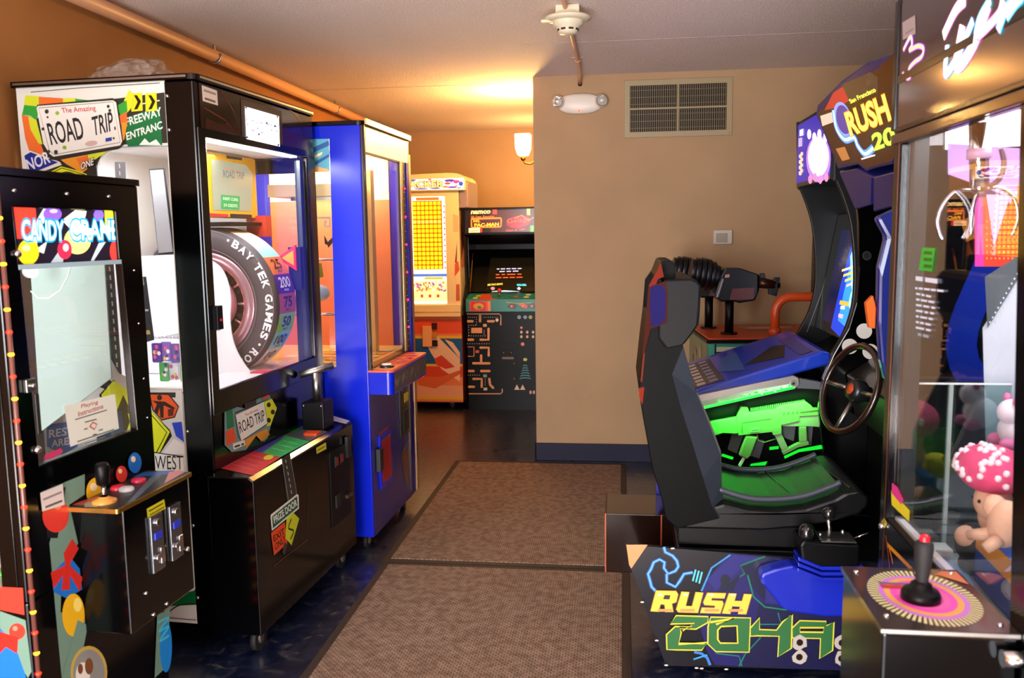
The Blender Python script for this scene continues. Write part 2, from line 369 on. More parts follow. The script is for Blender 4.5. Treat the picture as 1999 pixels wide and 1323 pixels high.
# smoke detector
sd = thing('smoke_detector', 'round cream smoke detector on the ceiling conduit', 'smoke detector', (-0.235, 4.17, ZC))
CREAM = M('#d9cfb4', 0.45, name='aged_cream_plastic')
MB().box(-0.055, -0.055, -0.045, 0.055, 0.055, -0.001, CREAM).build('mounting_box', sd, bevel=0.004)
MB().lathe([(0.0, -0.046), (0.105, -0.046), (0.108, -0.056), (0.085, -0.064), (0.07, -0.066)], (0, 0, 0), (0, 0, 1), CREAM).build('base_ring', sd)
MB().lathe([(0.072, -0.066), (0.07, -0.083), (0.05, -0.096), (0.046, -0.11), (0.038, -0.122), (0.0, -0.126)], (0, 0, 0), (0, 0, 1), CREAM).build('sensor_dome', sd)
sl = MB()
for a in range(0, 360, 45): sl.box(-0.009, -0.0025, -0.006, 0.009, 0.0025, 0.006, M('#111111', 0.6)); 
sl = MB()
for a in range(0, 360, 45):
    c, q = math.cos(R(a + 20)), math.sin(R(a + 20)); ctr = Vector((c * 0.046, q * 0.046, -0.105)); t_ = Vector((-q, c, 0)); n_ = Vector((c, q, 0)); 
    sl.add([ctr + t_ * i * 0.011 + n_ * j * 0.003 + Vector((0, 0, kk * 0.004)) for i in (-1, 1) for j in (-1, 1) for kk in (-1, 1)], [(0, 1, 3, 2), (4, 6, 7, 5), (0, 2, 6, 4), (1, 5, 7, 3), (0, 4, 5, 1), (2, 3, 7, 6)], M('#0d0d0d', 0.6))
sl.build('vent_slots', sd)
MB().box(-0.125, -0.015, -0.068, -0.075, 0.005, -0.056, M('#e8dcae', 0.3)).build('test_tab', sd, bevel=0.002)

# emergency light
em = thing('emergency_light', 'white oval emergency light with two round lamps on the tan wall', 'emergency light', (-0.258, YB, 2.455))
rings = []
for t in [i / 14 for i in range(15)]:
    x = -0.155 + 0.31 * t; h = 0.068 * (1 - abs(2 * t - 1) ** 2.6) ** 0.5 if 0 < t < 1 else 0.004; dd = 0.05 * (1 - abs(2 * t - 1) ** 3) ** 0.5 if 0 < t < 1 else 0.003
    rings.append([(x, -dd * max(0.0, math.sin(a)) ** 0.6 if math.sin(a) > 0 else -0.0005, h * math.cos(a)) for a in [math.pi * 2 * i / 24 for i in range(24)]])
MB().loft(rings, M('#e9e2d6', 0.4)).build('housing', em)
for sx in (-1, 1):
    hd = MB().lathe([(0.0, 0.0), (0.034, 0.0), (0.041, 0.02), (0.041, 0.042), (0.037, 0.046)], (sx * 0.136, -0.02, 0.012), (sx * 0.25, -1, -0.05), M('#d8d2c6', 0.35)).build('lamp_head', em)
    MB().lathe([(0.036, 0.044), (0.028, 0.03), (0.012, 0.022), (0.0, 0.02)], (sx * 0.136, -0.02, 0.012), (sx * 0.25, -1, -0.05), CHROME).build('reflector', hd)
    MB().sph((sx * 0.144, -0.052, 0.011), 0.009, M('#fff6e0', 0.2)).build('bulb', hd)
MB().sph((-0.005, -0.048, -0.05), 0.005, E('#ff2a1a', 6)).build('indicator', em, label='small red indicator light')

# return air vent
va = thing('air_vent', 'large beige return air grille high on the tan wall', 'vent', (0.39, YB, 2.41))
VC = M('#a08f6a', 0.45, name='beige_grille'); VL = M('#6e5f40', 0.5, name='louver_beige')
vb = MB(); vb.prism([(-0.352, -0.187), (0.352, -0.187), (0.352, 0.187), (-0.352, 0.187)], 'y', -0.012, 0, VC, holes=[[(-0.315, -0.15), (-0.006, -0.15), (-0.006, -0.006), (-0.315, -0.006)], [(0.006, -0.15), (0.315, -0.15), (0.315, -0.006), (0.006, -0.006)], [(-0.315, 0.006), (-0.006, 0.006), (-0.006, 0.15), (-0.315, 0.15)], [(0.006, 0.006), (0.315, 0.006), (0.315, 0.15), (0.006, 0.15)]])
vb.build('frame', va, bevel=0.002)
MB().box(-0.32, -0.0025, -0.155, 0.32, -0.0005, 0.155, M('#1b150e', 0.8)).build('backing', va)
for cx in (-0.1605, 0.1605):
    for cz in (-0.078, 0.078):
        v_ = MB()
        for i in range(22):
            x = cx - 0.1485 + i * 0.01414; v_.box(x - 0.0026, -0.009, cz - 0.0715, x + 0.0026, -0.003, cz + 0.0715, VL)
        for i in range(3): v_.box(cx - 0.152, -0.0045, cz - 0.05 + i * 0.045, cx + 0.152, -0.003, cz - 0.046 + i * 0.045, VL)
        v_.build('louvers', va)
for sx in (-0.335, 0.0, 0.335):
    for sz in (-0.17, 0.17): MB().sph((sx, -0.012, sz), (0.004, 0.002, 0.004), STEEL, nu=10, nv=6).build('screw', va)

# thermostat cover / outlet cover
th = thing('thermostat', 'small white clear-covered thermostat box on the tan wall', 'thermostat', (0.693, YB, 1.555))
MB().box(-0.062, -0.022, -0.048, 0.062, 0, 0.048, M('#cfc6b8', 0.4)).build('base', th, bevel=0.006)
MB().box(-0.045, -0.026, -0.036, 0.03, -0.0225, 0.026, M('#a89c8c', 0.5)).build('dial', th, bevel=0.002)
MB().box(-0.064, -0.034, -0.05, 0.064, -0.033, 0.05, GLASS).build('clear_cover', th)

# wall lamp (sconce)
sc = thing('wall_lamp', 'lit frosted glass wall lamp on the side of the tan wall block', 'wall lamp', (-0.575, 6.46, 2.2))
MB().box(-0.02, -0.05, -0.12, 0, 0.05, 0.03, M('#b98a3c', 0.3, 1.0)).tube([(-0.015, 0, -0.06), (-0.07, 0, -0.09), (-0.115, 0, -0.085), (-0.125, 0, -0.04)], 0.009, M('#b98a3c', 0.3, 1.0)).build('bracket', sc, bevel=0.003)
sh = MB()
sh.prism([(-0.185, 0.125), (-0.068, 0.125), (-0.072, 0.02), (-0.092, -0.03), (-0.165, -0.03), (-0.181, 0.02)], 'y', -0.058, 0.058, E('#ffe2a0', 5.0))
sh.build('glass_shade', sc, bevel=0.008)
MB().sph((-0.127, 0, -0.05), 0.02, M('#b98a3c', 0.3, 1.0)).build('finial', sc)

# ------------------------------------------------------------------ floor mats
def mat_material(name, c1, c2):
    m = two_tone(name, c1, c2, 30, 0.95, 0, spec=0.15); nt = m.node_tree; b = nt.nodes['Principled BSDF']; L = nt.links.new
    tc = nt.nodes.new('ShaderNodeTexCoord'); wv = nt.nodes.new('ShaderNodeTexBrick'); wv.offset = 0.5; wv.inputs['Brick Width'].default_value = 0.022; wv.inputs['Row Height'].default_value = 0.011; wv.inputs['Mortar Size'].default_value = 0.0022
    wv.inputs['Scale'].default_value = 1.0; wv.inputs['Mortar Smooth'].default_value = 0.5
    L(tc.outputs['Object'], wv.inputs['Vector'])
    cr = [n for n in nt.nodes if n.bl_idname == 'ShaderNodeValToRGB'][0]
    mx = nt.nodes.new('ShaderNodeMix'); mx.data_type = 'RGBA'; mx.inputs[7].default_value = lin('#2a221e')
    mm = nt.nodes.new('ShaderNodeMath'); mm.operation = 'MULTIPLY'; mm.inputs[1].default_value = 0.75
    L(wv.outputs['Fac'], mm.inputs[0]); L(mm.outputs[0], mx.inputs[0]); L(cr.outputs[0], mx.inputs[6]); L(mx.outputs[2], b.inputs['Base Color'])
    iv = nt.nodes.new('ShaderNodeMath'); iv.operation = 'SUBTRACT'; iv.inputs[0].default_value = 1; L(wv.outputs['Fac'], iv.inputs[1])
    bp = nt.nodes.new('ShaderNodeBump'); bp.inputs['Strength'].default_value = 0.7; bp.inputs['Distance'].default_value = 0.004; L(iv.outputs[0], bp.inputs['Height']); L(bp.outputs[0], b.inputs['Normal'])
    return m
MATM = mat_material('waffle_carpet', '#846a5a', '#a38a78')
EDGE = M('#2a1e19', 0.7, name='rubber_edge')
def floor_mat(y0, y1, label):
    t = thing('floor_mat', label, 'floor mat', (-0.555, y0, 0), -0.3, 'waffle mats laid end to end')
    w_, l_ = 0.60, y1 - y0
    MB().prism([(-w_, 0), (w_, 0), (w_, l_), (-w_, l_)], 'z', 0.0005, 0.006, EDGE, holes=[[(-w_ + .035, .035), (w_ - .035, .035), (w_ - .035, l_ - .035), (-w_ + .035, l_ - .035)]]).build('rubber_border', t, bevel=0.002)
    MB().box(-w_ + .035, .035, 0.0005, w_ - .035, l_ - .035, 0.009, MATM).build('carpet_surface', t, bevel=0.002)
floor_mat(3.965, 5.86, 'brown waffle floor mat farther from the camera, before the navy baseboard')
floor_mat(2.06, 3.955, 'brown waffle floor mat nearest the camera, cut off by the frame bottom')

# =================================================================== WHEEL PRIZE MACHINE (left, middle)
rt = thing('prize_wheel_machine', 'tall black prize machine with road signs and a big tire wheel behind glass', 'arcade machine', (-1.339, 2.953, 0), -3.7)
XF, XBK, Y0, Y1, ZT = -0.185, -0.915, 0.061, 1.095, 2.165
b = MB()
b.box(XBK, Y0 + 0.02, 0.10, XF - 0.004, Y1, 0.93, BLACK)
b.box(XBK, Y1 - 0.018, 0.93, -0.49, Y1, ZT, BLACK)                      # far side wall with window
b.box(-0.49, Y1 - 0.018, 1.90, -0.26, Y1, ZT, BLACK); b.box(-0.26, Y1 - 0.018, 0.93, XF - 0.004, Y1, ZT, BLACK)
b.box(XBK, Y0 + 0.02, 1.985, XF - 0.012, Y1 - 0.02, ZT, BLACK)
b.build('cabinet_body', rt, bevel=0.004)
SIDEW = M('#d9d6cc', 0.35, name='white_side_laminate')
sp = MB(); sp.prism([(XBK, 0.10), (-0.30, 0.10), (-0.30, ZT), (XBK, ZT)], 'y', Y0, Y0 + 0.018, SIDEW, holes=[rrect(-0.600, 1.035, -0.305, 1.930, 0.085, corners=(0, 1, 1, 0))])
sp.build('side_panel', rt)
cp = MB(); cp.box(-0.30, Y0 - 0.006, 0.10, XF, Y0 + 0.03, ZT, BLACK); cp.build('corner_post', rt, bevel=0.006)
sc_ = MB()
for z in (0.21, 0.50, 0.87, 1.99, 2.11): sc_.sph((-0.288, Y0 - 0.008, z), (0.007, 0.005, 0.007), CHROME, nu=12, nv=8)
build_each(sc_, 'bolt', rt)
cap = MB(); cap.prism(rrect(XBK - 0.01, Y0 - 0.015, XF + 0.015, Y1 + 0.005, 0.03, corners=(1, 0, 0, 1)), 'z', ZT, ZT + 0.022, BLACK); cap.build('roof_trim', rt, bevel=0.005)
MB().box(XF + 0.0155, Y0 + 0.02, ZT + 0.008, XF + 0.0175, Y1 - 0.02, ZT + 0.016, STEEL).box(XBK, Y0 - 0.0175, ZT + 0.008, XF - 0.02, Y0 - 0.0155, ZT + 0.016, STEEL).build('roof_edge_strip', rt)
# front door frame
df = MB(); df.prism([(Y0, 0.93), (Y1, 0.93), (Y1, 2.0), (Y0, 2.0)], 'x', XF - 0.012, XF + 0.008, BLACK, holes=[[(0.112, 1.022), (1.0, 1.022), (1.0, 1.966), (0.112, 1.966)]])
dfo = df.build('front_door', rt, bevel=0.004)
MB().box(XF - 0.006, 0.112, 1.022, XF - 0.002, 1.0, 1.966, GLASS).build('front_glass', dfo)
MB().cyl((XF + 0.008, 0.105, 1.30), (XF + 0.024, 0.105, 1.30), 0.012, BLACKM).box(XF + 0.008, 0.085, 1.255, XF + 0.03, 0.125, 1.345, BLACKM).cyl((XF + 0.03, 0.105, 1.292), (XF + 0.034, 0.105, 1.292), 0.006, E('#b01818', 0.6)).build('door_lock', dfo, bevel=0.004)
al = MB(); al.box(XF - 0.03, 0.965, 1.03, XF - 0.014, 1.0, 1.95, M('#5d6468', 0.3, 0.8)).box(XF - 0.045, 0.975, 1.03, XF - 0.032, 1.0, 1.95, M('#23282c', 0.4)); al.build('inner_frame', dfo)
# header with licence plate
hd = MB(); hd.box(XF - 0.012, Y0 + 0.03, 2.0, XF + 0.004, Y1 - 0.01, ZT - 0.006, M('#1d0503', 0.12, coat=0.6, name='dark_red_acrylic')); hdo = hd.build('header_panel', rt)
A = Art(rt, (XF + 0.004, 0, 0), 'x+')
for pts in ([(430, 175), (455, 215), (470, 265), (440, 240)], [(398, 210), (440, 235), (465, 262), (400, 255)], [(552, 205), (580, 225), (606, 300), (565, 270)]):
    A.line(pts, 0.006, M('#5c120a', 0.2))
A.poly([(400, 230), (450, 250), (470, 268), (400, 262)], M('#340a06', 0.2)); A.poly([(551, 250), (605, 270), (608, 300), (551, 282)], M('#3c0c07', 0.2))
A.poly([(393, 166), (423, 177), (425, 206), (395, 197)], k('#d8d0cc')); A.line([(397, 176), (421, 184)], 0.008, k('#8a7a78')); A.line([(399, 192), (420, 199)], 0.008, k('#3a3634'))
A.poly([(469, 193), (549, 217), (552, 296), (472, 280)], M('#4a3a2c', 0.8)); A.build('header_artwork')
A = Art(rt, (XF + 0.008, 0, 0), 'x+')
pl = [A.ab(*p) for p in ((478, 208), (544, 227), (546, 286), (481, 271))]
A.lpoly(pl, E('#ffffff', 3.0)); dk = E('#3a3a46', 1.2)
A.text('The Amazing', (496, 228), (530, 236), (495, 219), E('#ff8f8f', 1.6), 0.01)
A.text('ROAD TRIP', (481, 254), (543, 268), (480, 230), E('#9a9aac', 1.2), 0.0)
for q in ((480, 210), (541, 228), (482, 268), (543, 283), (505, 262), (520, 240), (536, 246)): A.disc(q[0], q[1], 2.2, 2.4, dk, n=8)
A.build('lit_licence_plate', label='glowing white licence plate sign')

# side artwork
A = Art(rt, (0, Y0 - 0.0005, 0), 'y-')
DKG = k('#2b2a26')
def clipx(p): return p
A.lpoly([(-0.905, 1.30), (-0.870, 2.02), (-0.79, 2.09), (-0.302, 2.125), (-0.302, 1.945), (-0.49, 1.945), (-0.56, 1.93), (-0.60, 1.87), (-0.605, 1.2), (-0.82, 1.18)], DKG)
A.line([(60, 180), (150, 172), (312, 162)], 0.003, k('#55504a'))
# green freeway sign and chevrons
A.poly([(240, 232), (312, 208), (317, 283), (250, 286), (242, 260)], k('#0e6b38')); A.line([(238, 206), (262, 206), (312, 196)], 0.004, k('#ddd8cc'))
A.text('FREEWAY', (247, 247), (317, 225), (244, 231), k('#eceae0'), 0.02); A.text('ENTRANC', (248, 274), (318, 251), (246, 259), k('#eceae0'), 0.02)
A.poly([(272, 283), (283, 270), (292, 279), (305, 272), (314, 283)], k('#eceae0'))
for q in (0, 28): A.poly([(256 + q, 183), (278 + q, 181), (279 + q, 216), (257 + q, 218)], k('#e8d21c')); A.poly([(262 + q, 186), (268 + q, 186), (276 + q, 198), (269 + q, 213), (262 + q, 214), (269 + q, 199)], k('#15130e'))
# map
GR, OR, YL, AM = k('#2f9a34'), k('#e06a2c'), k('#ccd22e'), k('#e0902a')
A.poly([(50, 186), (77, 188), (76, 208), (48, 205)], YL); A.poly([(48, 205), (76, 208), (72, 236), (60, 226), (44, 224)], GR); A.poly([(43, 224), (60, 228), (84, 290), (92, 314), (75, 312), (58, 295), (50, 270)], OR)
A.poly([(56, 228), (72, 234), (84, 282), (76, 280), (60, 252)], YL); A.poly([(77, 189), (124, 192), (124, 208), (78, 208)], OR); A.poly([(124, 192), (150, 192), (148, 210), (124, 210)], YL); A.poly([(148, 193), (175, 196), (172, 212), (148, 210)], GR)
A.poly([(253, 176), (262, 184), (258, 210), (248, 222), (243, 196)], YL); A.poly([(230, 206), (248, 196), (250, 220), (236, 226)], GR); A.poly([(234, 226), (248, 218), (250, 238), (236, 244)], OR)
A.poly([(238, 240), (250, 238), (244, 272), (240, 276)], AM); A.poly([(120, 312), (200, 295), (190, 310), (172, 318), (172, 330), (158, 340), (148, 330), (130, 320)], AM); A.poly([(150, 310), (185, 300), (175, 322), (160, 328)], OR); A.poly([(172, 300), (225, 286), (205, 300), (176, 318)], YL)
# north sign
A.poly([(46, 302), (60, 294), (118, 316), (122, 322), (66, 341), (56, 343), (52, 338)], k('#ddd9cf'))
A.poly([(49, 304), (61, 297), (115, 317), (66, 337), (57, 339)], k('#1c2a8c'))
A.text('NOR', (57, 335), (101, 317), (51, 312), k('#dcdce2'), 0.02)
# plate
A.line([(74, 208), (222, 195), (228, 200), (240, 282), (232, 288), (110, 310), (98, 308)], 0.012, DKG)
A.poly([(73, 211), (76, 207), (222, 196), (228, 200), (240, 276), (236, 284), (106, 306), (98, 300), (86, 280)], k('#e2ded4'))
A.line([(77, 211), (222, 199), (236, 278), (108, 302), (98, 294)], 0.003, k('#8d8578'), closed=True)
A.text('The Amazing', (124, 224), (190, 219), (121, 211), k('#c23a3a'), 0.012)
A.text('ROAD', (102, 284), (168, 271), (92, 241), k('#26242a'), 0.012); A.text('TRIP.', (184, 266), (228, 254), (180, 229), k('#26242a'), 0.012)
for q in ((93, 218, 4), (213, 208, 3), (216, 216, 3), (111, 297, 4), (97, 296, 3), (86, 252, 3), (95, 229, 2), (224, 270, 2)): A.disc(q[0], q[1], q[2], q[2] * 1.1, k('#3c3630'), n=9)
A.poly([(208, 270), (220, 268), (220, 275), (208, 277)], k('#2c3f9a')); A.disc(180, 280, 12, 5, k('#c8a8a0'), rot=-8); A.disc(128, 288, 4, 4, k('#7aa82c'), n=6); A.disc(114, 221, 4, 4, k('#8cb83a'), n=6)
# yellow loop sign
A.poly([(98, 352), (100, 336), (122, 325), (142, 330), (158, 335), (172, 340), (170, 362), (98, 362)], k('#d8dc1e')); A.line([(100, 354), (103, 338), (123, 328), (168, 341), (168, 360)], 0.003, k('#1b1a10'))
A.line(spl([(112, 362), (116, 348), (130, 341), (146, 344), (154, 354), (158, 362)]), 0.022, k('#1b1a10')); A.poly([(148, 352), (164, 347), (164, 362), (152, 362)], k('#1b1a10'))
A.text('ONE', (160, 332), (185, 322), (160, 318), k('#e8e4da'), 0.02, outline=k('#222222')); A.text('QU', (171, 362), (186, 361), (171, 352), k('#e2ded4'), 0.02)
# below window: signs
A.lpoly([(-0.9, 0.105), (-0.302, 0.105), (-0.302, 1.03), (-0.42, 1.03), (-0.56, 1.09), (-0.60, 1.16), (-0.80, 1.0)], k('#c9c8c4'))
A.poly([(190, 752), (215, 738), (232, 758), (255, 765), (345, 765), (345, 775), (250, 775)], DKG)
A.poly([(196, 770), (224, 740), (236, 752), (262, 764), (334, 838), (338, 850), (300, 905), (285, 890), (210, 800)], k('#15150d')); A.poly([(200, 770), (224, 742), (262, 766), (290, 792), (334, 842), (304, 902), (280, 888), (213, 798)], k('#d4e021')); A.line([(292, 802), (328, 843), (302, 893)], 0.004, k('#1b1a10'))
A.poly([(243, 770), (262, 808), (252, 806), (256, 822), (250, 840), (232, 838), (240, 826), (240, 812), (226, 812)], k('#3b3f22'))
A.poly([(292, 768), (332, 768), (352, 792), (344, 814), (318, 820), (300, 800)], k('#2a1208')); A.poly([(296, 769), (331, 770), (350, 793), (342, 812), (318, 817), (302, 798)], k('#d8541f'))
A.disc(314, 775, 5, 5.5, k('#30140a'), n=14); A.poly([(300, 781), (325, 783), (344, 795), (342, 799), (322, 790), (322, 814), (316, 814), (314, 795), (310, 808), (304, 800), (309, 788)], k('#30140a')); A.poly([(330, 798), (342, 796), (341, 810), (331, 812)], k('#5c1f0c'))
A.poly([(338, 824), (357, 822), (362, 862), (346, 850)], k('#2340c8')); A.poly([(342, 855), (362, 866), (362, 885), (318, 885)], k('#e2e2e0'))
A.poly([(300, 880), (303, 920), (362, 918), (360, 890)], k('#e6e6e2')); A.line([(300, 881), (361, 890)], 0.004, k('#222222')); A.text('WEST', (306, 915), (360, 915), (305, 888), k('#1a1a1a'), 0.0)
A.poly([(190, 820), (240, 800), (255, 900), (195, 905)], k('#3b4a5c')); A.poly([(94, 828), (150, 820), (155, 870), (125, 886), (95, 870)], k('#3456b4')); A.text('REST', (99, 854), (148, 846), (99, 838), k('#e0e4f0'), 0.02); A.text('AREA', (104, 872), (150, 864), (104, 858), k('#e0e4f0'), 0.02)
A.poly([(353, 930), (364, 925), (374, 1010), (368, 1012)], k('#2340b8')); A.poly([(366, 1034), (371, 1033), (374, 1115), (370, 1116)], k('#c6d428')); A.poly([(300, 1170), (384, 1150), (386, 1178), (300, 1182)], k('#0b5a2c')); A.line(spl([(318, 1205), (350, 1180), (386, 1176)]), 0.004, k('#16161a'))
A.line([(330, 1203), (386, 1208)], 0.003, k('#444444'))
A.build('side_artwork', label='road sign collage on the white side')
# side window pane with a printed road
MB().prism(rrect(-0.600, 1.035, -0.305, 1.930, 0.085, corners=(0, 1, 1, 0)), 'y', Y0 + 0.004, Y0 + 0.008, GLASS).build('side_window', rt)
A = Art(rt, (0, Y0 + 0.003, 0), 'y-')
A.poly([(224, 316), (245, 316), (247, 380), (227, 380)], M('#9aa2ac', 0.4)); A.poly([(203, 512), (222, 512), (239, 740), (226, 728), (216, 700)], M('#4c4a4c', 0.4))
for i in range(4): A.line([(233 + i * .6, 320 + i * 14), (234 + i * .6, 328 + i * 14)], 0.005, WHITE)
for i in range(13): A.line([(214 + i * 1.35, 520 + i * 17.0), (215 + i * 1.35, 529 + i * 17.0)], 0.006, WHITE)
A.poly([(237, 622), (247, 622), (248, 660), (239, 662)], k('#d8432e'))
A.line([A.ab(*p) for p in ((338, 285), (208, 288), (193, 305), (190, 330), (212, 690), (228, 745), (262, 765), (361, 766))], 0.004, k('#7f8c9c'), px=False)
A.build('window_decals')
# interior
INW = M('#f4f4f6', 0.5, name='white_interior')
i_ = MB(); i_.box(XBK + 0.005, Y0 + 0.03, 0.935, XBK + 0.015, Y1 - 0.02, 1.98, INW).box(XBK + 0.015, Y0 + 0.03, 0.931, XF - 0.02, Y1 - 0.02, 0.985, INW).box(XBK + 0.015, Y0 + 0.03, 1.975, XF - 0.02, Y1 - 0.02, 1.984, INW).box(XBK + 0.015, Y1 - 0.026, 0.985, -0.495, Y1 - 0.019, 1.975, INW)
i_.build('interior_lining', rt)
lt = MB().box(-0.24, 0.20, 1.962, -0.205, 0.95, 1.974, E('#ffffff', 9)).box(-0.80, 0.12, 1.962, -0.35, 0.15, 1.974, E('#ffffff', 9)); lt.build('light_tubes', rt)
l = area('interior_tubes', (0, 0, 0), (0, 0, -1), 0.45, 0.55, 6, (0.95, 0.97, 1.0)); l.parent = rt; l.location = (-0.52, 0.38, 1.955)
l2 = area('interior_front_tube', (0, 0, 0), (0, 0, -1), 0.06, 0.7, 5, (0.95, 0.97, 1.0)); l2.parent = rt; l2.location = (-0.235, 0.55, 1.955); l2.rotation_euler = (0, R(-25), 0)
# tire wheel
cx, cz, RW, ya, yb = -0.565, 1.300, 0.345, 0.70, 0.905
W = MB(); RUB = M('#4a4247', 0.5, name='tire_rubber')
W.lathe([(0.235, 0.012), (0.25, 0.0), (0.30, -0.004), (0.33, 0.002), (RW - 0.003, 0.02), (RW, 0.035)], (cx, ya, cz), (0, 1, 0), RUB, 64)
W.lathe([(RW, yb - ya), (RW - 0.02, yb - ya + 0.01), (0.1, yb - ya + 0.01), (0.0, yb - ya + 0.01)], (cx, ya, cz), (0, 1, 0), RUB, 64)
whl = W.build('tire_wheel', rt)
RIM = M('#c79aa6', 0.25, 0.7, name='pink_silver_rim')
rm = MB(); rm.lathe([(0.235, 0.012), (0.225, 0.004), (0.218, 0.012), (0.212, 0.004), (0.185, 0.008), (0.178, 0.03), (0.176, 0.06)], (cx, ya, cz), (0, 1, 0), RIM, 64)
rm.lathe([(0.176, 0.06), (0.10, 0.075), (0.0, 0.075)], (cx, ya, cz), (0, 1, 0), M('#17131a', 0.4), 48); rm.build('wheel_rim', whl)
hb = MB(); hb.lathe([(0.125, 0.06), (0.125, 0.02), (0.10, 0.01), (0.0, 0.01)], (cx, ya, cz), (0, 1, 0), M('#d88a98', 0.4), 40)
for a in range(0, 360, 20): hb.sph((cx + 0.112 * math.cos(R(a)), ya + 0.008, cz + 0.112 * math.sin(R(a))), 0.006, E('#ffb060', 5), nu=10, nv=6)
hb.build('lit_hub', whl)
spk = MB()
for a in range(0, 360, 30):
    c_, s_ = math.cos(R(a)), math.sin(R(a)); p_ = Vector((-s_, 0, c_))
    q0 = Vector((cx + c_ * 0.145, ya + 0.035, cz + s_ * 0.145)); q1 = Vector((cx + c_ * 0.182, ya + 0.028, cz + s_ * 0.182))
    spk.cyl(q0, q1, 0.006, RIM, seg=8)
spk.build('spokes', whl)
segc = ['#8fd6e8', '#e2703a', '#5c2a98', '#c8603a', '#98d83a', '#8ad8f0', '#f0e8e0', '#e8b060']; segt = ['100', '25', '200', '75', '50', '100', '10', '5']
for i in range(24):
    a0 = 22 - 15 * i; a1 = a0 + 15; j = i % 8 if i < 8 else (i * 5 + 2) % 8
    j = {0: 1, 1: 2, 2: 3, 3: 4, 4: 5, 5: 6, 23: 0, 22: 6, 21: 7}.get(i, j)
    am = R((a0 + a1) / 2); n_ = Vector((math.cos(am), 0, math.sin(am))); rr = RW + 0.0005
    sg = MB(); m_ = M(segc[j], 0.4); v = []
    for q in range(5):
        a = R(a0 + 15 * q / 4); v += [(cx + rr * math.cos(a), ya + 0.035, cz + rr * math.sin(a)), (cx + rr * math.cos(a), yb - 0.002, cz + rr * math.sin(a))]
    sg.add(v, [(2 * q, 2 * q + 1, 2 * q + 3, 2 * q + 2) for q in range(4)], m_); so = sg.build('number_segment', whl)
    if -60 < (a0 + a1) / 2 < 75:
        A = Art(rt, Vector((cx, (ya + yb) / 2 + 0.015, cz)) + n_ * (rr + 0.0012), (0, 1, 0), (-math.sin(am), 0, math.cos(am)))
        tc_ = k('#f4f0fa') if j == 2 else k('#1c1418'); wd = 0.055 if len(segt[j]) > 2 else 0.042
        A.text(segt[j], (-wd, -0.018), (wd, -0.018), (-wd, 0.032), tc_, 0.02, px=False); A.text('MILES', (-0.022, -0.034), (0.022, -0.034), (-0.022, -0.024), tc_, 0.01, px=False)
        ao = A.build('number'); ao.parent = whl
A = Art(rt, (cx, ya - 0.0045, cz), 'y-')
a_b = math.degrees(math.atan2(*reversed([q for q in A.ab(458, 482)]))); a_s = math.degrees(math.atan2(*reversed(A.ab(497, 645))))
tx = 'BAY TEK GAMES'; rt_ = math.hypot(*A.ab(515, 545))
def ring_text(tx, a_b, a_s, rt_, hh, col):
    wds = {' ': 0.55, 'M': 1.25, '.': 0.6}; tot = sum(wds.get(c, 1) for c in tx); step_ = (a_s - a_b) / (tot - 1); pos = 0
    for ch in tx:
        wc = wds.get(ch, 1); 
        if ch != ' ':
            am = R(a_b + step_ * (pos + wc / 2 - 0.5)); t_ = Vector((math.sin(am), -math.cos(am))); n_ = Vector((math.cos(am), math.sin(am))); c0 = n_ * (rt_ - hh / 2)
            hw = abs(R(step_)) * rt_ * wc * 0.42
            if ch == '.': A.ldisc(n_.x * rt_, n_.y * rt_, 0.006, col, 12)
            else: A.text(ch, tuple(c0 - t_ * hw), tuple(c0 + t_ * hw), tuple(c0 - t_ * hw + n_ * hh), col, 0.035, px=False); A.h -= A.step * 0.9
        pos += wc
TW = k('#f2eef2'); ring_text(tx, a_b, a_s, rt_, 0.036, TW)
st_ = (a_s - a_b) / 12.5
ring_text('.', a_b - st_ * -(-2.2), a_b, rt_, 0.03, TW); A.ldisc((rt_) * math.cos(R(a_s + st_ * 1.3)), rt_ * math.sin(R(a_s + st_ * 1.3)), 0.006, TW, 12)
ring_text('ROAD TRIP', a_s + st_ * 2.6, a_s + st_ * 10.6, rt_, 0.036, TW)
for rr in (0.252, 0.335): A.line([(rr * math.cos(R(i * 6)), rr * math.sin(R(i * 6))) for i in range(60)], 0.0025, k('#8c8088'), px=False, closed=True)
A.build('sidewall_lettering').parent = whl
# white swoosh cover in front of the wheel
A = Art(rt, (0, 0.655, 0), 'y-')
sw = [A.ab(*p) for p in spl([(413, 508), (432, 522), (446, 550), (452, 585), (451, 630), (458, 670), (475, 705), (508, 748)], 6)]
sw = [(min(q[0], -0.2), max(q[1], 0.99)) for q in sw] + [(sw[-1][0] if sw[-1][0] < -0.2 else -0.2, 0.988), (-0.895, 0.988), (-0.895, 1.52), (sw[0][0] - 0.06, 1.53)]
MB().prism(sw, 'y', 0.648, 0.655, M('#f6f6fa', 0.45)).build('swoosh_cover', rt)
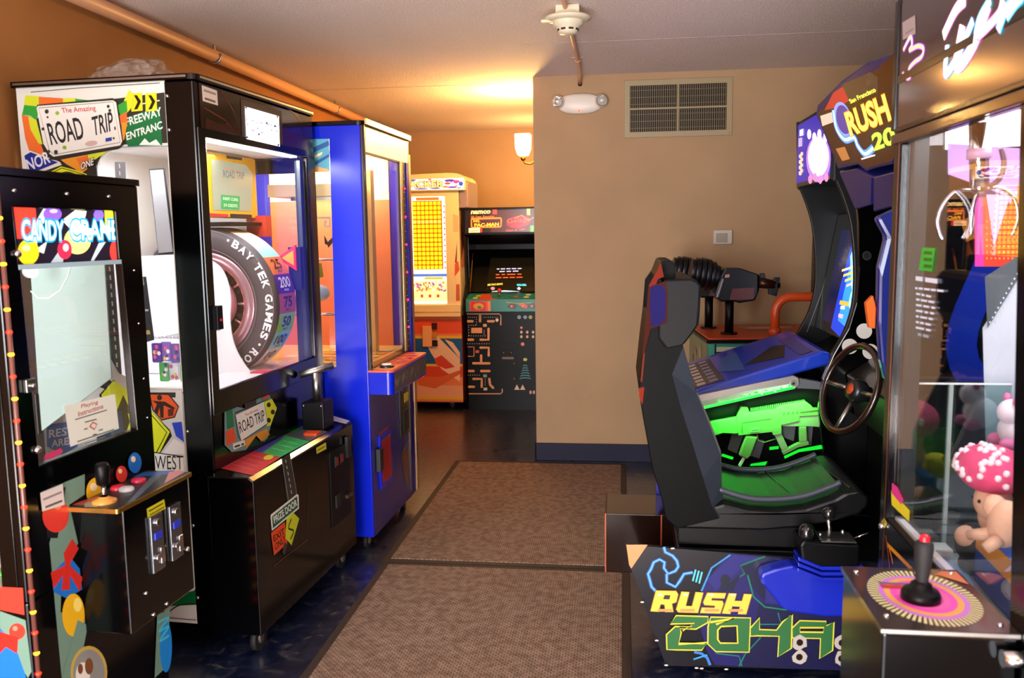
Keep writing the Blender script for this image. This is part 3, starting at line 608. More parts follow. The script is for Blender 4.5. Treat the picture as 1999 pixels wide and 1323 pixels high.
# screen
sx = -0.45; A0 = Art(rt, (sx, 0, 0), 'x+'); q = [A0.ab(*p) for p in ((404, 296), (499, 311), (496, 431), (404, 424))]
y0_, y1_ = q[0][0], min(q[1][0], 1.06); z0_, z1_ = q[3][1], q[1][1]
ds = MB().box(sx - 0.05, y0_, z0_, sx - 0.001, y1_, z1_, M('#f0b21c', 0.35)).build('display', rt, bevel=0.006)
A = Art(rt, (sx, 0, 0), 'x+')
A.poly([(412, 312), (418, 311), (480, 322), (493, 340), (490, 412), (416, 410)], E('#8d8e78', 0.9))
A.text('THE AMAZING', (436, 331), (470, 337), (436, 327), E('#b06a50', 1), 0.01)
A.text('ROAD TRIP', (436, 346), (477, 350), (435, 332), E('#4a5a6a', 0.9), 0.0)
A.poly([(431, 380), (468, 383), (467, 410), (431, 408)], E('#3a8a4e', 0.9)); A.text('INSERT COINS', (435, 390), (464, 393), (435, 384), E('#b8d8a8', 1), 0.01); A.text('2/4 CREDITS', (436, 403), (463, 405), (436, 397), E('#b8d8a8', 1), 0.01)
A.poly([(408, 416), (445, 418), (445, 424), (408, 422)], k('#d8303a')); A.poly([(449, 417), (491, 419), (491, 425), (449, 424)], k('#24242a')); A.poly([(442, 303), (472, 308), (472, 313), (442, 309)], k('#3a3a34'))
A.build('screen_artwork').parent = ds
MB().box(-0.75, 0.70, 1.652, -0.42, 1.02, 1.668, BLACKM).box(-0.50, 1.0, 1.6, -0.40, 1.06, 1.70, k('#e0402c')).build('display_bracket', rt)
# pointer
pt = MB(); pt.box(-0.26, 0.93, 1.35, -0.20, 0.995, 1.55, M('#1d1c48', 0.4)).box(-0.245, 0.96, 0.985, -0.215, 0.995, 1.35, M('#26252e', 0.4))
pt.prism([(-0.21 - 0.10, 1.50), (-0.215, 1.44), (-0.215, 1.56)], 'y', 0.915, 0.928, k('#d8303a')); pt.prism([(-0.285, 1.50), (-0.225, 1.465), (-0.225, 1.535)], 'y', 0.911, 0.916, k('#f0a020')); pt.build('wheel_pointer', rt)
# framed tall panel, shelf, hooks, hanging prizes near the side window
A0 = Art(rt, (0, 0.22, 0), 'y-'); q = [A0.ab(*p) for p in ((291, 330), (320, 328), (341, 494), (309, 497))]
fr = MB(); fr.prism(q, 'y', 0.22, 0.228, M('#2a2a30', 0.4)); c_ = [(sum(p[0] for p in q) / 4, sum(p[1] for p in q) / 4)][0]
fr.prism([(c_[0] + (p[0] - c_[0]) * 0.86, c_[1] + (p[1] - c_[1]) * 0.965) for p in q], 'y', 0.216, 0.2199, M('#c8ccd4', 0.4)); fr.build('framed_panel', rt)
A0 = Art(rt, (0, 0.26, 0), 'y-'); q = [A0.ab(*p) for p in ((268, 542), (281, 540), (297, 664), (284, 668))]
MB().prism(q, 'y', 0.26, 0.275, k('#24262c')).build('black_card', rt); A = Art(rt, (0, 0.26, 0), 'y-'); A.poly([(269, 544), (280, 542), (282, 556), (271, 558)], k('#b0a890')); A.words((278, 606), (290, 605), 2, 0.008, k('#c8c8c8')); A.poly([(284, 645), (292, 644), (294, 652), (285, 653)], k('#d0b060')); A.build('card_label')
hk = MB()
H0 = Art(rt, (0, 0.32, 0), 'y-'); hz = H0.ab(325, 661)[1]
for i in range(8):
    x = H0.ab(302 + i * 7, 661)[0]; hk.tube([(x, 0.64, hz), (x, 0.33, hz), (x, 0.318, hz + 0.01)], 0.0022, CHROME, 8)
hk.build('prize_hooks', rt)
random.seed(3)
for i, (x, z, c1) in enumerate((H0.ab(308, 688) + ('#5c3aa0',), H0.ab(324, 686) + ('#8a5ac0',), H0.ab(340, 690) + ('#6a48b0',), H0.ab(316, 727) + ('#4ab04a',), H0.ab(333, 725) + ('#e8e8f0',), H0.ab(355, 692) + ('#c04a7a',), H0.ab(350, 730) + ('#58b858',))):
    g = MB(); g.prism(rrect(x - 0.020, z - 0.040, x + 0.020, z + 0.040, 0.006), 'y', 0.31 + i * 0.008, 0.322 + i * 0.008, k(c1))
    for j in range(5): g.sph((x + random.uniform(-.014, .014), 0.31 + i * 0.008, z + random.uniform(-.03, .03)), (0.008, 0.004, 0.009), k(random.choice(['#f0f0f8', '#3a2a70', '#e8c84a', '#e05a8a'])), nu=10, nv=6)
    g_ = g.build('prize_pack', None); g_.matrix_world = frame_of(rt); tag(g_, ['purple prize pack hanging leftmost on the hooks behind the side window', 'violet prize pack on the hooks, second from the left behind the side window', 'purple prize pack hanging in the middle of the hooks behind the side window', 'green prize pack in the lower left of the hanging packs', 'white prize pack between the two green ones at the bottom', 'pink prize pack hanging rightmost on the hooks by the black corner post', 'green prize pack at the lower right of the hanging packs'][i], 'prize pack', 'hanging prize packs in the wheel machine')
# ticket tray and candies at lower right of window
MB().box(-0.45, 0.20, 0.986, -0.215, 0.99, 1.0, k('#f0d8dc')).box(-0.32, 0.62, 1.0, -0.215, 0.70, 1.006, k('#d84a5a')).build('ticket_tray', rt)
# console
c = MB(); c.prism([(-0.184, 0.10), (0, 0.10), (0, 0.700), (-0.02, 0.715), (-0.184, 0.715)], 'y', 0.0, 1.0, BLACK); cons = c.build('console', rt, bevel=0.004)
A = Art(rt, (0, 0, 0.716), 'z+')
A.poly([(426, 913), (493, 928), (547, 893), (480, 876)], k('#c8323c'))
for t in (0.2, 0.4, 0.6, 0.8): A.line([(430 + 50 * t + 6, 908 - 33 * t + 2), (490 + 50 * t - 6, 924 - 33 * t)], 0.003, k('#e88a8a'))
A.disc(524, 893, 10, 4.5, k('#d8c832'), rot=-12); A.poly([(480, 876), (547, 893), (604, 862), (540, 846)], k('#3fa85a')); A.poly([(482, 876), (513, 884), (556, 852), (538, 848)], k('#4a4a9c'))
for t in (0.25, 0.5, 0.75): A.line([(520 + 45 * t, 882 - 28 * t), (550 + 45 * t, 889 - 28 * t)], 0.003, k('#b8e8b8'))
A.poly([(540, 846), (604, 862), (640, 843), (578, 828)], k('#54504e')); A.poly([(556, 842), (576, 846), (590, 838), (570, 834)], k('#1f7a38')); A.poly([(640, 820), (675, 828), (683, 822), (650, 812)], k('#c8b8b4'))
A.build('instruction_panel').parent = cons
MB().prism(rrect(-0.10, 0.655, -0.035, 0.715, 0.012), 'z', 0.716, 0.728, k('#d8481c')).build('start_button', cons, bevel=0.003)
lb = MB(); lb.box(-0.15, 0.765, 0.716, -0.045, 0.885, 0.845, BLACKM); lv = lb.build('lever_box', rt, bevel=0.005)
MB().cyl((-0.10, 0.825, 0.845), (-0.10, 0.825, 0.975), 0.018, STEEL).tube([(-0.165, 0.79, 0.968), (-0.10, 0.825, 0.985), (-0.03, 0.865, 1.003)], 0.0165, STEEL, 16).build('lever_handle', lv)
bt = MB()
for x, y in ((-0.14, 0.764), (-0.055, 0.764), (-0.14, 0.886)): bt.sph((x, y, 0.83), 0.005, CHROME, nu=8, nv=6)
build_each(bt, 'screw', lv)
A = Art(rt, (0.0005, 0, 0), 'x+')
A.poly([(549, 895), (566, 884), (583, 985), (563, 1003)], k('#33312f'))
for i in range(6): A.line([(557 + i * 2.1, 897 + i * 12), (558.5 + i * 2.1, 903 + i * 12)], 0.005, k('#c8c4bc'))
A.line([(550, 896), (563, 980)], 0.002, k('#b8b4ac')); A.line([(565, 886), (581, 975)], 0.002, k('#b8b4ac'))
A.poly([(527, 1008), (528, 1004), (579, 964), (582, 966), (583, 992), (530, 1036)], k('#dedad2')); A.poly([(530, 1008), (579, 968), (581, 990), (532, 1031)], k('#1d5a44')); A.text('PRIZE DOOR', (535, 1022), (580, 986), (532, 1009), k('#e6e6de'), 0.02)
A.poly([(528, 1040), (555, 1018), (560, 1060), (534, 1084)], k('#d8461e')); A.text('EXIT', (534, 1058), (555, 1041), (532, 1046), k('#1f100a'), 0.015); A.text('ONLY', (536, 1075), (557, 1056), (535, 1061), k('#1f100a'), 0.015)
A.poly([(558, 1012), (571, 1000), (583, 1012), (568, 1064), (556, 1050)], k('#c2cc24')); A.line(spl([(568, 1012), (562, 1030), (572, 1036), (566, 1052)]), 0.008, k('#24280c'))
A.line([(552, 1080), (557, 1060)], 0.03, k('#33312f')); A.line([(532, 1105), (599, 1053)], 0.002, k('#6a4020')); A.line([(599, 1053), (601, 960)], 0.002, k('#24201c'))
A.build('prize_door_artwork').parent = cons
A = Art(rt, (XF + 0.0005, 0, 0), 'x+')   # road trip cluster on the lower front
A.poly([(438, 802), (452, 792), (478, 797), (480, 790), (520, 765), (524, 768), (540, 800), (534, 810), (522, 855), (515, 862), (500, 850), (480, 878), (452, 882), (438, 868)], k('#6a8a8c'))
A.poly([(441, 802), (453, 798), (457, 832), (443, 838)], k('#1f7048')); A.poly([(440, 842), (455, 834), (462, 858), (442, 872)], k('#cf4a26')); A.poly([(508, 772), (520, 768), (524, 784), (512, 786)], k('#2a7a5c'))
A.poly([(476, 775), (500, 768), (500, 795), (478, 800)], k('#33312f')); A.poly([(478, 858), (520, 836), (526, 848), (510, 862), (500, 850), (480, 876)], k('#d8882c')); A.poly([(514, 785), (530, 778), (540, 796), (528, 830), (520, 832)], k('#d6d42a'))
for q in ((524, 790), (532, 804), (524, 820)): A.disc(q[0], q[1], 4, 5, k('#2a2810'), n=10)
A.line([(512, 778), (524, 772)], 0.012, k('#d83a26')); A.line([(458, 812), (458, 806), (514, 783), (522, 826), (470, 861), (464, 850)], 0.006, k('#3a3a3a'), closed=True)
A.poly([(459, 810), (514, 784), (521, 826), (470, 860)], k('#e0dcd4')); A.text('The Amazing', (478, 814), (503, 802), (477, 808), k('#c83a3a'), 0.01); A.text('ROAD TRIP', (468, 846), (517, 820), (464, 824), k('#28262c'), 0.008)
A.poly([(453, 866), (476, 858), (478, 868), (455, 878)], k('#d8d4cc')); A.words((457, 872), (475, 866), 2, 0.008, k('#202020'))
A.build('front_emblem')
A = Art(rt, (0.0005, 0, 0), 'x+')
A.poly([(617, 874), (636, 863), (637, 876), (618, 886)], k('#c8c42a')); A.line([(620, 879), (634, 871)], 0.004, k('#2a2a10')); A.build('coin_label').parent = cons
cd = MB(); cd.box(0.0005, 0.70, 0.28, 0.006, 0.93, 0.63, BLACKM)
for y in (0.75, 0.81):
    cd.box(0.006, y, 0.55, 0.012, y + 0.035, 0.60, BLACKR).box(0.0122, y + 0.005, 0.556, 0.0128, y + 0.03, 0.594, E('#60100a', 0.5))
cd.box(0.006, 0.74, 0.36, 0.014, 0.79, 0.42, BLACKR).box(0.006, 0.86, 0.37, 0.02, 0.92, 0.385, M('#6a5a4a', 0.3, 0.8)).box(0.006, 0.88, 0.56, 0.02, 0.925, 0.66, M('#2c2c2e', 0.3, 0.5))
cd.build('coin_door', cons, bevel=0.002)
for x, y in ((-0.06, 0.09), (-0.06, 0.93), (-0.85, 0.12), (-0.85, 1.02)): caster(rt, x, y, 0.10)
# plastic bag on the roof
bag = MB(); rings = []; random.seed(11); bc = Art(rt, (0, 0.40, 0), 'y-').ab(243, 150)[0]
for j in range(7):
    t = j / 6; h = ZT + 0.023 + 0.135 * math.sin(t * math.pi / 2); rr = 0.155 * math.cos(t * math.pi / 2) ** 0.75 + 0.01
    rings.append([(bc - 0.04 + 0.03 * t + rr * math.cos(a) * (1 + random.uniform(-.16, .16)) + 0.10 * t, 0.44 + rr * math.sin(a) * (1 + random.uniform(-.16, .16)), h + random.uniform(-.008, .008) * (j > 0)) for a in [2 * math.pi * i / 20 for i in range(20)]])
bagm = bpy.data.materials.new('crinkled_plastic'); bagm.use_nodes = True; nt = bagm.node_tree; b_ = nt.nodes['Principled BSDF']
b_.inputs['Base Color'].default_value = lin('#e8dcd0'); b_.inputs['Alpha'].default_value = 0.22; b_.inputs['Roughness'].default_value = 0.12
n_ = nt.nodes.new('ShaderNodeTexVoronoi'); n_.inputs['Scale'].default_value = 28; tc = nt.nodes.new('ShaderNodeTexCoord'); nt.links.new(tc.outputs['Object'], n_.inputs['Vector'])
bp = nt.nodes.new('ShaderNodeBump'); bp.inputs['Strength'].default_value = 1; bp.inputs['Distance'].default_value = 0.03; nt.links.new(n_.outputs['Distance'], bp.inputs['Height']); nt.links.new(bp.outputs[0], b_.inputs['Normal'])
bag.loft(rings, bagm); bo = bag.build('plastic_bag', None); bo.matrix_world = frame_of(rt)
tag(bo, 'crumpled clear plastic bag lying on top of the black wheel machine', 'plastic bag')

# =================================================================== BLUE MERCHANDISER
bl = thing('blue_merchandiser', 'tall glossy blue prize machine with glass front and orange interior', 'arcade machine', (-1.228, 4.086, 0), -2.0)
BLU = M('#0820c4', 0.22, spec=0.4, name='glossy_blue'); BLUD = M('#14146e', 0.3, coat=0.3, name='deep_blue')
GOLD = M('#c9a878', 0.3, 0.8, name='warm_metal_trim')
W_, D_, H_ = 0.80, 0.95, 2.125
b = MB()
b.prism([(-D_, 0.08), (0, 0.08), (0, H_), (-D_, H_)], 'y', 0, 0.025, BLU, holes=[[(-0.62, 0.95), (-0.165, 0.95), (-0.155, 2.065), (-0.62, 2.065)]])
b.prism([(-D_, 0.08), (0, 0.08), (0, H_), (-D_, H_)], 'y', W_ - 0.025, W_, BLU, holes=[[(-0.80, 0.95), (-0.165, 0.95), (-0.155, 2.065), (-0.80, 2.065)]])
b.box(-D_, 0.025, 0.08, -0.012, W_ - 0.025, 0.93, BLUD).box(-D_, 0.025, 0.93, -D_ + 0.02, W_ - 0.025, H_, BLU).box(-D_, 0.025, 2.07, -0.02, W_ - 0.025, H_, BLU)
b.build('cabinet_body', bl, bevel=0.004)
MB().box(-0.012, 0.026, 0.08, 0.0, W_ - 0.026, 0.90, M('#232078', 0.35, coat=0.2)).build('lower_front', bl)
cap = MB(); cap.prism(rrect(-D_, -0.012, 0.02, W_ + 0.012, 0.03, corners=(1, 0, 0, 1)), 'z', H_, H_ + 0.02, BLACK); cap.build('roof_trim', bl, bevel=0.004)
MB().box(0.021, 0.01, H_ + 0.004, 0.03, W_, H_ + 0.03, GOLD).build('gold_roof_strip', bl)
fr = MB(); fr.prism([(0.0, 0.93), (W_, 0.93), (W_, H_), (0.0, H_)], 'x', 0.0, 0.014, M('#2a1014', 0.3), holes=[[(0.03, 0.945), (0.60, 0.945), (0.60, 1.99), (0.03, 1.99)]])
dfo = fr.build('front_door', bl, bevel=0.003)
MB().box(0.0145, 0.03, 2.0, 0.019, W_ - 0.03, 2.115, E('#ffe2a8', 1.0)).build('light_strip', dfo)
MB().box(0.014, 0.0, 0.93, 0.02, 0.014, H_, BLACK).build('edge_trim', dfo)
MB().box(0.004, 0.03, 0.945, 0.008, 0.60, 1.99, GLASS).build('front_glass', dfo)
MB().box(0.0145, 0.605, 0.95, 0.02, 0.64, 2.0, M('#cbb27c', 0.35, 0.6)).build('frame_rail', dfo)
ld = MB().box(0.0145, 0.648, 0.95, 0.019, 0.70, 2.0, M('#0c1238', 0.3)).build('tower_scale', bl)
for i in range(6):
    z = 1.08 + i * 0.155; MB().sph((0.020, 0.675, z), 0.006, E('#ff1a3a', 8), nu=10, nv=8).build('led', ld)
ti = MB()
for i in range(28): ti.box(0.0191, 0.66, 0.97 + i * 0.036, 0.0196, 0.672 if i % 2 else 0.68, 0.973 + i * 0.036, WHITE)
ti.build('scale_marks', ld)
MB().box(0.0145, 0.705, 0.93, 0.024, 0.755, 2.0, BLU).box(0.0145, 0.76, 0.1, 0.022, W_, 2.05, GOLD).build('side_rail', dfo)
# interior
PEACH = M('#e07a44', 0.5, name='orange_interior')
i_ = MB(); i_.box(-D_ + 0.021, 0.026, 0.94, -D_ + 0.03, W_ - 0.026, 1.72, PEACH).box(-D_ + 0.021, 0.026, 1.72, -D_ + 0.03, W_ - 0.026, 2.065, M('#f0e6e0', 0.5)).box(-D_ + 0.03, 0.026, 0.931, -0.014, W_ - 0.026, 0.96, k('#e8c070'))
i_.build('interior_lining', bl)
MB().box(-0.82, W_ - 0.034, 0.96, -0.10, W_ - 0.027, 1.80, M('#e8885a', 0.5)).box(-0.82, W_ - 0.034, 1.80, -0.10, W_ - 0.027, 2.068, M('#f0e0c8', 0.5)).box(-0.20, 0.30, 0.96, -0.17, 0.34, 1.95, M('#e8b060', 0.4)).box(-0.17, 0.50, 0.96, -0.12, 0.56, 1.95, M('#f0c878', 0.4)).build('tower_column', bl)
MB().box(-0.55, 0.15, 1.80, -0.15, 0.55, 1.86, M('#f4dca0', 0.4)).box(-0.45, 0.2, 1.78, -0.2, 0.5, 1.80, CHROME).build('top_carriage', bl)
l = area('merchandiser_tubes', (0, 0, 0), (0, 0, -1), 0.6, 0.6, 22, (1.0, 0.80, 0.55)); l.parent = bl; l.location = (-0.45, 0.40, 2.06)
MB().box(-0.14, 0.03, 2.03, -0.03, 0.60, 2.065, E('#fff0c8', 4)).build('light_tube', bl)
rk = MB()
for z in (1.20, 1.48): rk.tube([(-0.58, 0.12, z), (-0.2, 0.12, z)], 0.004, CHROME, 8).tube([(-0.58, 0.20, z), (-0.2, 0.20, z)], 0.004, CHROME, 8)
rk.build('prize_rods', bl)
A = Art(bl, (0, 0.012, 0), 'y-')
A.poly([(607, 268), (642, 268), (644, 336), (608, 336)], k('#5aa8c0'))
for p in ([(607, 290), (642, 274), (643, 284), (607, 300)], [(607, 320), (643, 300), (643, 306), (607, 328)]): A.poly(p, k('#2a5c98'))
A.poly([(607, 322), (640, 330), (644, 336), (608, 336)], k('#e8b070')); A.poly([(607, 306), (630, 296), (628, 302), (607, 314)], k('#f0e0b0')); A.build('side_graphic')
MB().box(-0.62, 0.008, 0.95, -0.16, 0.011, 1.905, GLASS).build('side_glass', bl)
A = Art(bl, (0, 0.45, 0), 'y-')
A.line([(612, 425), (644, 425), (644, 442), (634, 442), (636, 430)], 0.012, k('#f4e4d0')); bf = k('#3a2a1c')
A.poly([(633, 458), (640, 472), (650, 462), (649, 474), (641, 484), (639, 478), (634, 476)], bf); A.poly([(612, 502), (645, 505), (645, 510), (612, 506)], k('#e8d8f0')); A.poly([(615, 515), (628, 513), (632, 540), (616, 545)], k('#8a8a30'))
A.build('butterfly_sticker')
MB().sph((-0.36, 0.30, 1.30), (0.06, 0.06, 0.045), k('#a8c8e8')).sph((-0.46, 0.30, 1.27), (0.05, 0.05, 0.04), k('#f0b0b0')).build('capsule_prizes', bl)
A = Art(bl, (0, 0, 0.9605), 'z+')
for i in range(6):
    for j in range(5):
        A.rect(-0.56 + i * 0.09, 0.05 + j * 0.11, -0.56 + i * 0.09 + 0.07, 0.05 + j * 0.11 + 0.085, k(['#f4dc7c', '#e8a84a', '#f8efc0'][(i * 2 + j) % 3]))
A.build('play_floor')
# console shelf
pc = MB(); pc.prism(rrect(0.001, 0.0, 0.125, 0.665, 0.03, corners=(1, 0, 0, 1)), 'z', 0.815, 0.925, BLU); po_ = pc.build('console', bl, bevel=0.006)
MB().prism(rrect(0.001, -0.003, 0.128, 0.668, 0.03, corners=(1, 0, 0, 1)), 'z', 0.926, 0.937, k('#e05a48')).build('console_top', po_, bevel=0.003)
A = Art(bl, (0, 0, 0.938), 'z+')
A.rect(0.005, 0.01, 0.12, 0.2, k('#e8905a'))
for i in range(9): A.ldisc(0.03 + (i % 3) * 0.035, 0.30 + (i // 3) * 0.11 + 0.01 * (i % 2), 0.014, k(['#f0a028', '#f4d040', '#c8307a'][i % 3]))
for i in range(5): A.line([(0.01, 0.25 + i * 0.085), (0.12, 0.28 + i * 0.085)], 0.006, k('#f07a9a'), px=False)
A.build('console_graphic').parent = po_
MB().lathe([(0.036, 0), (0.036, 0.010), (0.028, 0.014), (0.0, 0.016)], (0.065, 0.10, 0.938), (0, 0, 1), M('#2a1a18', 0.3)).lathe([(0.026, 0.0145), (0.024, 0.019), (0, 0.021)], (0.065, 0.10, 0.938), (0, 0, 1), k('#e8e0d8')).build('play_button', po_)
A = Art(bl, (0.1255, 0, 0), 'x+'); A.rect(0.02, 0.825, 0.64, 0.915, k('#3a3844')); random.seed(5)
for i in range(22):
    a = 0.03 + i * 0.0275; A.lpoly([(a, 0.83 + random.random() * 0.03), (a + 0.02 + random.random() * 0.02, 0.90 - random.random() * 0.03), (a + 0.012, 0.84 + random.random() * 0.06)], k(random.choice(['#8a8694', '#a09aa8', '#5c5866', '#6a6470'])))
A.build('crystal_graphic').parent = po_
A = Art(bl, (0.0005, 0, 0), 'x+')
A.poly([(738, 846), (759, 830), (759, 842), (740, 862)], k('#a02a3a')); A.build('prize_label')
MB().box(0.0005, 0.115, 0.295, 0.012, 0.315, 0.575, BLU).box(0.0122, 0.14, 0.32, 0.013, 0.295, 0.55, M('#a81420', 0.35)).build('prize_door', bl, bevel=0.002)
MB().box(0.0005, 0.07, 0.40, 0.025, 0.125, 0.52, M('#17151c', 0.4)).build('door_latch', bl, bevel=0.003)
MB().box(0.0005, 0.50, 0.47, 0.008, 0.70, 0.86, M('#181418', 0.35)).box(0.0082, 0.58, 0.66, 0.010, 0.66, 0.71, k('#c8b428')).box(0.0082, 0.54, 0.73, 0.012, 0.59, 0.82, M('#3a1a14', 0.4)).box(0.0082, 0.61, 0.73, 0.012, 0.66, 0.82, M('#3a1a14', 0.4)).box(0.0082, 0.55, 0.50, 0.014, 0.65, 0.62, BLACKR).build('coin_door', bl, bevel=0.002)
A = Art(bl, (0.0005, 0, 0), 'x+'); A.lpoly([(0.52, 0.36), (0.60, 0.42), (0.68, 0.34), (0.64, 0.24), (0.60, 0.16), (0.55, 0.25)], k('#5a3428')); A.ldisc(0.60, 0.34, 0.03, k('#7a3a24')); A.line([(0.52, 0.38), (0.68, 0.42)], 0.006, k('#8a6a50'), px=False); A.build('lower_emblem')
for x, y in ((-0.06, 0.07), (-0.06, 0.72), (-0.88, 0.07), (-0.88, 0.72)): caster(bl, x, y, 0.08)

# =================================================================== CANDY CRANE (left foreground)
cc = thing('candy_claw_machine', 'black candy claw machine with lit sign, balloon graphics and a glowing light rope', 'arcade machine', (-1.56, 2.0, 0), -3.3)
Wc, Dc, Hc = 0.62, 0.62, 1.765; c0 = 0.012
def post(x0, y0, x1, y1): return MB().box(x0, y0, 0.62, x1, y1, Hc, BLACK)
b = MB()
b.box(-Dc, c0, 0.05, -0.0, Wc, 0.64, BLACK); b.build('base_cabinet', cc, bevel=0.006)
b = MB(); b.prism([(c0, 0.64), (Wc, 0.64), (Wc, Hc), (c0, Hc)], 'x', -0.025, 0.0, BLACK, holes=[[(0.098, 0.995), (0.535, 0.995), (0.515, 1.532), (0.088, 1.532)], [(0.082, 1.537), (0.505, 1.537), (0.502, 1.685), (0.078, 1.685)]])
fd = b.build('front_frame', cc, bevel=0.004)
b = MB(); b.prism([(-Dc, 0.64), (-0.026, 0.64), (-0.026, Hc), (-Dc, Hc)], 'y', c0, c0 + 0.02, BLACK, holes=[[(-0.57, 0.665), (-0.075, 0.665), (-0.055, 1.68), (-0.57, 1.68)]])
b.build('side_frame', cc, bevel=0.003)
b = MB(); b.prism([(-Dc, 0.64), (-0.026, 0.64), (-0.026, Hc), (-Dc, Hc)], 'y', Wc - 0.02, Wc, BLACK, holes=[[(-0.50, 0.70), (-0.06, 0.70), (-0.06, 1.53), (-0.50, 1.53)]])
b.build('far_side_frame', cc)
MB().prism(rrect(-Dc - 0.005, c0 - 0.012, 0.012, Wc + 0.008, 0.02, corners=(1, 0, 0, 1)), 'z', Hc, Hc + 0.02, BLACK).build('roof', cc, bevel=0.004)
MB().box(-Dc, c0 + 0.02, 0.655, -Dc + 0.015, Wc - 0.02, Hc, M('#8c9c96', 0.5)).build('back_panel', cc)
MB().box(-0.016, 0.095, 0.99, -0.012, 0.537, 1.535, GLASS2).build('front_glass', cc)
MB().box(-0.57, c0 + 0.008, 0.665, -0.06, c0 + 0.012, 1.68, GLASS).build('side_glass', cc)
MB().box(-0.50, Wc - 0.012, 0.70, -0.06, Wc - 0.008, 1.53, GLASS).build('far_side_glass', cc)
# marquee
MB().box(-0.02, 0.075, 1.534, -0.012, 0.508, 1.69, M('#1a1420', 0.3)).build('marquee_box', cc)
A = Art(cc, (-0.012, 0, 0), 'x+'); e = lambda h, s=1.0: E(h, s)
A.poly([(26, 404), (227, 411), (234, 509), (39, 519)], e('#1c1626', 1.0))
A.poly([(26, 404), (69, 406), (73, 466), (33, 466)], e('#f0402e', 1.1)); A.poly([(72, 428), (84, 407), (100, 408), (60, 480), (73, 484), (92, 470), (85, 495), (72, 490)], e('#c8d4d8', 1.0))
A.disc(102, 418, 18, 14, e('#8a5ae0', 1.1)); A.disc(104, 412, 8, 4, e('#c8b8f8', 1.2)); A.disc(192, 420, 10, 12, e('#8a6ae0', 1.1)); A.poly([(96, 516), (128, 470), (122, 512)], e('#a8b8c0', 1.0)); A.poly([(174, 514), (192, 474), (206, 472), (180, 512)], e('#b8c8d0', 1.0))
A.poly([(203, 410), (227, 411), (229, 450), (205, 452)], e('#ffe838', 1.3)); A.poly([(120, 430), (146, 410), (168, 412), (165, 425), (140, 450)], e('#fff8c0', 1.6))
A.disc(54, 492, 21, 25, e('#f0c81e', 1.1)); A.disc(50, 484, 8, 6, e('#fff0a8', 1.1)); A.disc(150, 470, 26, 26, e('#fff070', 1.8)); A.disc(125, 487, 14, 19, e('#f02a4a', 1.1)); A.disc(127, 483, 6, 8, e('#ffb0b8', 1.3)); A.disc(226, 490, 13, 24, e('#f04038', 1.1), n=20)
def CT(tx, p0, p1, p2):
    A.text(tx, p0, p1, p2, e('#e4faff', 1.3), 0.02, outline=e('#18a0e8', 1.1), ow=0.07)
CT('CANDY', (42, 470), (124, 470), (40, 428)); CT('CRANE', (136, 470), (229, 468), (134, 428))
for p, r_ in (((152, 446), 9), ((170, 452), 7), ((205, 448), 7)): A.disc(p[0], p[1], r_ * 1.6, r_, e('#ffffff', 1.6))
A.build('marquee', label='lit marquee with blue bubble letters')
MB().box(-0.011, 0.08, 1.523, 0.002, 0.51, 1.536, M('#a8c8d8', 0.3)).build('marquee_trim', fd)
bt = MB()
for y, z in ((0.085, 1.728), (0.285, 1.728), (0.47, 1.728), (0.572, 1.50), (0.578, 1.33), (0.585, 1.15), (0.59, 1.02)): bt.sph((0.001, y, z), 0.006 if z > 1.6 else 0.0035, CHROME, nu=12, nv=8)
for y, z in ((0.075, 1.565), (0.088, 1.04)): bt.sph((0.004, y, z), 0.011, CHROME)
build_each(bt, 'bolt', fd)
MB().box(0.0, 0.060, 1.20, 0.012, 0.095, 1.235, STEEL).box(0.0, 0.098, 1.08, 0.004, 0.112, 1.19, M('#3a3a3a', 0.4, 0.6)).sph((0.016, 0.078, 1.217), 0.006, CHROME).build('lock_plate', fd, bevel=0.002)
# interior
i_ = MB(); i_.box(-Dc + 0.016, c0 + 0.021, 0.656, -0.03, Wc - 0.021, 0.67, M('#c8c8c4', 0.5)); i_.build('interior_floor', cc)
A0 = Art(cc, (0, Wc - 0.035, 0), 'y-'); q = [A0.ab(*p) for p in ((58, 505), (203, 505), (217, 738), (80, 842))]
MB().prism([(min(p[0], -0.03), p[1]) for p in q], 'y', Wc - 0.035, Wc - 0.030, M('#a6b9b4', 0.4)).build('rear_divider', cc)
A0 = Art(cc, (0, 0.46, 0), 'y-')
MB().tube([tuple(A0.pt(*p)) for p in ((60, 568), (75, 582), (95, 582), (118, 566), (132, 540), (140, 512))], 0.0022, k('#e8ece8'), 8).cyl(A0.pt(56, 530) + Vector((0, 0, 0)), A0.pt(56, 530) + Vector((0.02, -0.01, 0)), 0.02, WHITE).build('cable', cc)
l = area('crane_tubes', (0, 0, 0), (0, 0, -1), 0.4, 0.45, 1.6, (0.92, 1.0, 0.96)); l.parent = cc; l.location = (-0.33, 0.31, 1.70)
# instruction card on glass
A = Art(cc, (-0.0115, 0, 0), 'x+')
A.poly([(125, 792), (224, 769), (232, 836), (137, 872)], M('#dfe4da', 0.5)); A.text('Playing', (158, 799), (191, 790), (158, 789), k('#b04a40'), 0.012); A.text('Instructions', (152, 813), (201, 797), (152, 803), k('#b04a40'), 0.012)
for i, (x0, y0, x1, y1) in enumerate(((146, 819, 208, 800), (165, 824, 188, 818), (150, 862, 222, 838), (165, 866, 205, 852), (192, 840, 200, 838), (163, 838, 170, 836), (180, 849, 188, 847))): A.line([(x0, y0), (x1, y1)], 0.0035, k('#6a7268'))
A.line([(174, 832), (180, 824), (188, 828), (183, 838), (174, 832)], 0.004, k('#c85a48')); A.poly([(84, 898), (86, 888), (118, 874), (122, 882), (100, 895)], k('#c83a6a'))
A.build('instruction_card', label='pale playing instructions card on the glass').parent = fd
